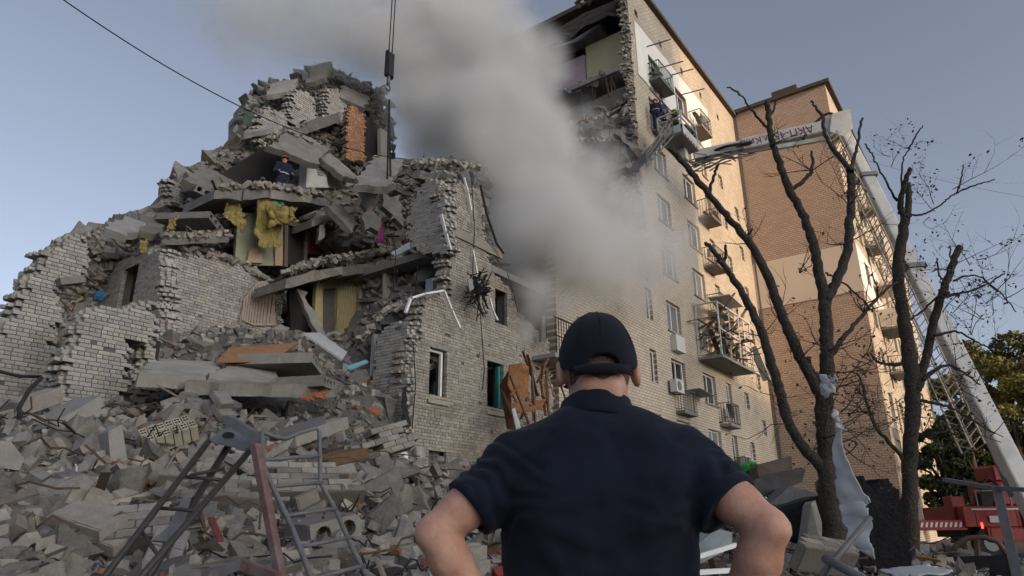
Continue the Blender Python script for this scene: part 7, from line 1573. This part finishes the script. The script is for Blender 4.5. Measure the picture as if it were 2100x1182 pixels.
# ================================================================ smoke drifting out of the gap between the corner and the tall block
PUFFS = [(870,235,15.5,2.3,.8),(940,420,15.2,1.2,.7),(1000,120,14.8,3.4,.7),(1120,470,11.4,2.6,.9),(1060,240,13.6,3.2,.8),(930,300,16,1.9,.9),(1030,410,14.6,1.9,1.1),(1050,500,13.8,1.6,1.1),(1085,585,12.9,1.4,1.0),(860,325,17,1.2,.7),(905,195,16,2.3,1.0),(825,215,17.5,1.5,.6),(950,360,15.5,1.3,.8),(1210,240,13,1.5,.35),(1150,640,12.0,.9,.7),(640,80,20,2.6,.25),(470,30,20,3.0,.22),(760,110,19.5,2.4,.4),(1400,470,11.0,1.7,.45),(1300,620,11.3,1.3,.3),(1230,330,12.4,1.6,.7),(1170,330,12.6,2.0,.9),(1250,520,10.6,2.2,1.0),(1390,560,11.3,1.3,.3),(1085,668,11.6,.7,1.1),(1120,610,11.2,1.3,1.2),(1200,575,11.0,2.0,.9),(1290,540,10.8,2.5,.9),(1365,520,10.8,2.0,.6),(1345,600,11.2,1.4,.35),(1150,500,11.6,2.4,1.2),(1260,460,11.1,2.4,.95),(1330,430,10.9,2.2,.65),(1110,410,12.2,2.6,1.2),(1210,390,11.8,1.9,1.0),
 (1080,310,13.2,2.8,1.2),(1130,260,13.2,2.0,.9),(1000,330,13.6,2.2,1.1),(1000,230,14.2,3.0,1.2),(905,265,15.0,2.1,.9),(860,300,15.6,1.3,.8),(1060,150,14.2,2.8,1.1),(960,130,15.0,3.2,1.0),(860,150,15.8,2.2,.7),(870,50,16.0,3.0,.75),(980,30,15.4,3.0,.8),(770,40,17,3.0,.65),(660,20,18,3.2,.5),(540,10,19,3.4,.38),(880,-10,16.5,3.5,.7),(820,110,16.5,2.4,.6),(1130,160,14.2,1.6,.5),(820,-60,17,3.5,.7),(960,-70,16,3.5,.7),(640,-80,18,3.5,.35),(720,140,19.5,2.0,.22),(1020,600,12.9,1.1,.5),(1080,90,15.5,1.6,.6)]
C_ = [(onT(x, y, t+(1.5 if x < 1000 else 0)), r*(1.1 if x < 1000 else 1.0), w*(.8 if x < 900 else 1)) for x, y, t, r, w in PUFFS]
lo = np.min([c-r*1.15 for c, r, w in C_], 0); hi = np.max([c+r*1.15 for c, r, w in C_], 0)
gn = bpy.data.node_groups.new('smoke_field', 'GeometryNodeTree'); gn.interface.new_socket('Geometry', in_out='OUTPUT', socket_type='NodeSocketGeometry')
N = gn.nodes; L = gn.links
pos = N.new('GeometryNodeInputPosition')
def vm(op, a, b=None):
    n = N.new('ShaderNodeVectorMath'); n.operation = op
    for k, v in enumerate((a, b)):
        if v is None: continue
        if hasattr(v, 'is_linked') or hasattr(v, 'links'): L.new(v, n.inputs[k])
        else: n.inputs[k].default_value = v
    return n.outputs['Value'] if op in ('LENGTH', 'DISTANCE') else n.outputs[0]
def fm(op, a, b=None, clamp=False):
    n = N.new('ShaderNodeMath'); n.operation = op; n.use_clamp = clamp
    for k, v in enumerate((a, b)):
        if v is None: continue
        if hasattr(v, 'links'): L.new(v, n.inputs[k])
        else: n.inputs[k].default_value = v
    return n.outputs[0]
def ntex(scale, detail, vec, rough=.55, color=False):
    n = N.new('ShaderNodeTexNoise'); n.inputs['Scale'].default_value = scale; n.inputs['Detail'].default_value = detail; n.inputs['Roughness'].default_value = rough; L.new(vec, n.inputs['Vector']); return n.outputs['Color' if color else 'Fac']
w1 = vm('SUBTRACT', ntex(.33, 2, pos.outputs[0], color=True), (.5,.5,.5)); sc = N.new('ShaderNodeVectorMath'); sc.operation = 'SCALE'; L.new(w1, sc.inputs[0]); sc.inputs['Scale'].default_value = 2.4
wp = vm('ADD', pos.outputs[0], sc.outputs[0])
tot = None
for c, r, w in C_:
    d = vm('DISTANCE', wp, tuple(c)); q = fm('MULTIPLY', d, -1/r); q = fm('ADD', q, 1.0, True); q = fm('SMOOTH_MIN', q, 1.0) if False else fm('MULTIPLY', q, q); q = fm('MULTIPLY', q, w*3.0)
    tot = q if tot is None else fm('ADD', tot, q)
n1 = ntex(.38, 7, wp, .66); n2 = ntex(.95, 7, wp, .68)
nz_ = fm('ADD', fm('MULTIPLY', fm('SUBTRACT', n1, .5), 4.4), fm('MULTIPLY', fm('SUBTRACT', n2, .5), 3.6))
den = fm('MULTIPLY', tot, fm('MAXIMUM', fm('ADD', nz_, 1.0), 0.06)); den = fm('MAXIMUM', fm('SUBTRACT', den, .05), 0.0); den = fm('MINIMUM', fm('MULTIPLY', den, 1.25), 3.0)
vc = N.new('GeometryNodeVolumeCube'); L.new(den, vc.inputs['Density']); vc.inputs['Min'].default_value = tuple(lo); vc.inputs['Max'].default_value = tuple(hi)
res = ((hi-lo)/.15).astype(int); vc.inputs['Resolution X'].default_value, vc.inputs['Resolution Y'].default_value, vc.inputs['Resolution Z'].default_value = [int(v) for v in res]
M_smoke = bpy.data.materials.new('smoke'); M_smoke.use_nodes = True; sn = M_smoke.node_tree.nodes; sl_ = M_smoke.node_tree.links; sn.remove(sn['Principled BSDF']); pv = sn.new('ShaderNodeVolumePrincipled')
pv.inputs['Color'].default_value = (.915,.905,.89,1); pv.inputs['Density'].default_value = .47; pv.inputs['Anisotropy'].default_value = .1; sl_.new(pv.outputs[0], sn['Material Output'].inputs['Volume'])
sm_ = N.new('GeometryNodeSetMaterial'); sm_.inputs['Material'].default_value = M_smoke; L.new(vc.outputs[0], sm_.inputs[0]); go = N.new('NodeGroupOutput'); L.new(sm_.outputs[0], go.inputs[0])
vd = bpy.data.volumes.new('smoke'); smk = bpy.data.objects.new('smoke', vd); COL.objects.link(smk); vd.materials.append(M_smoke)
md = smk.modifiers.new('field', 'NODES'); md.node_group = gn
tag(smk, 'thick grey smoke drifting from the gap and rising to the left', 'smoke', kind='stuff')
SC.cycles.volume_step_rate = 2.0; SC.cycles.volume_max_steps = 256
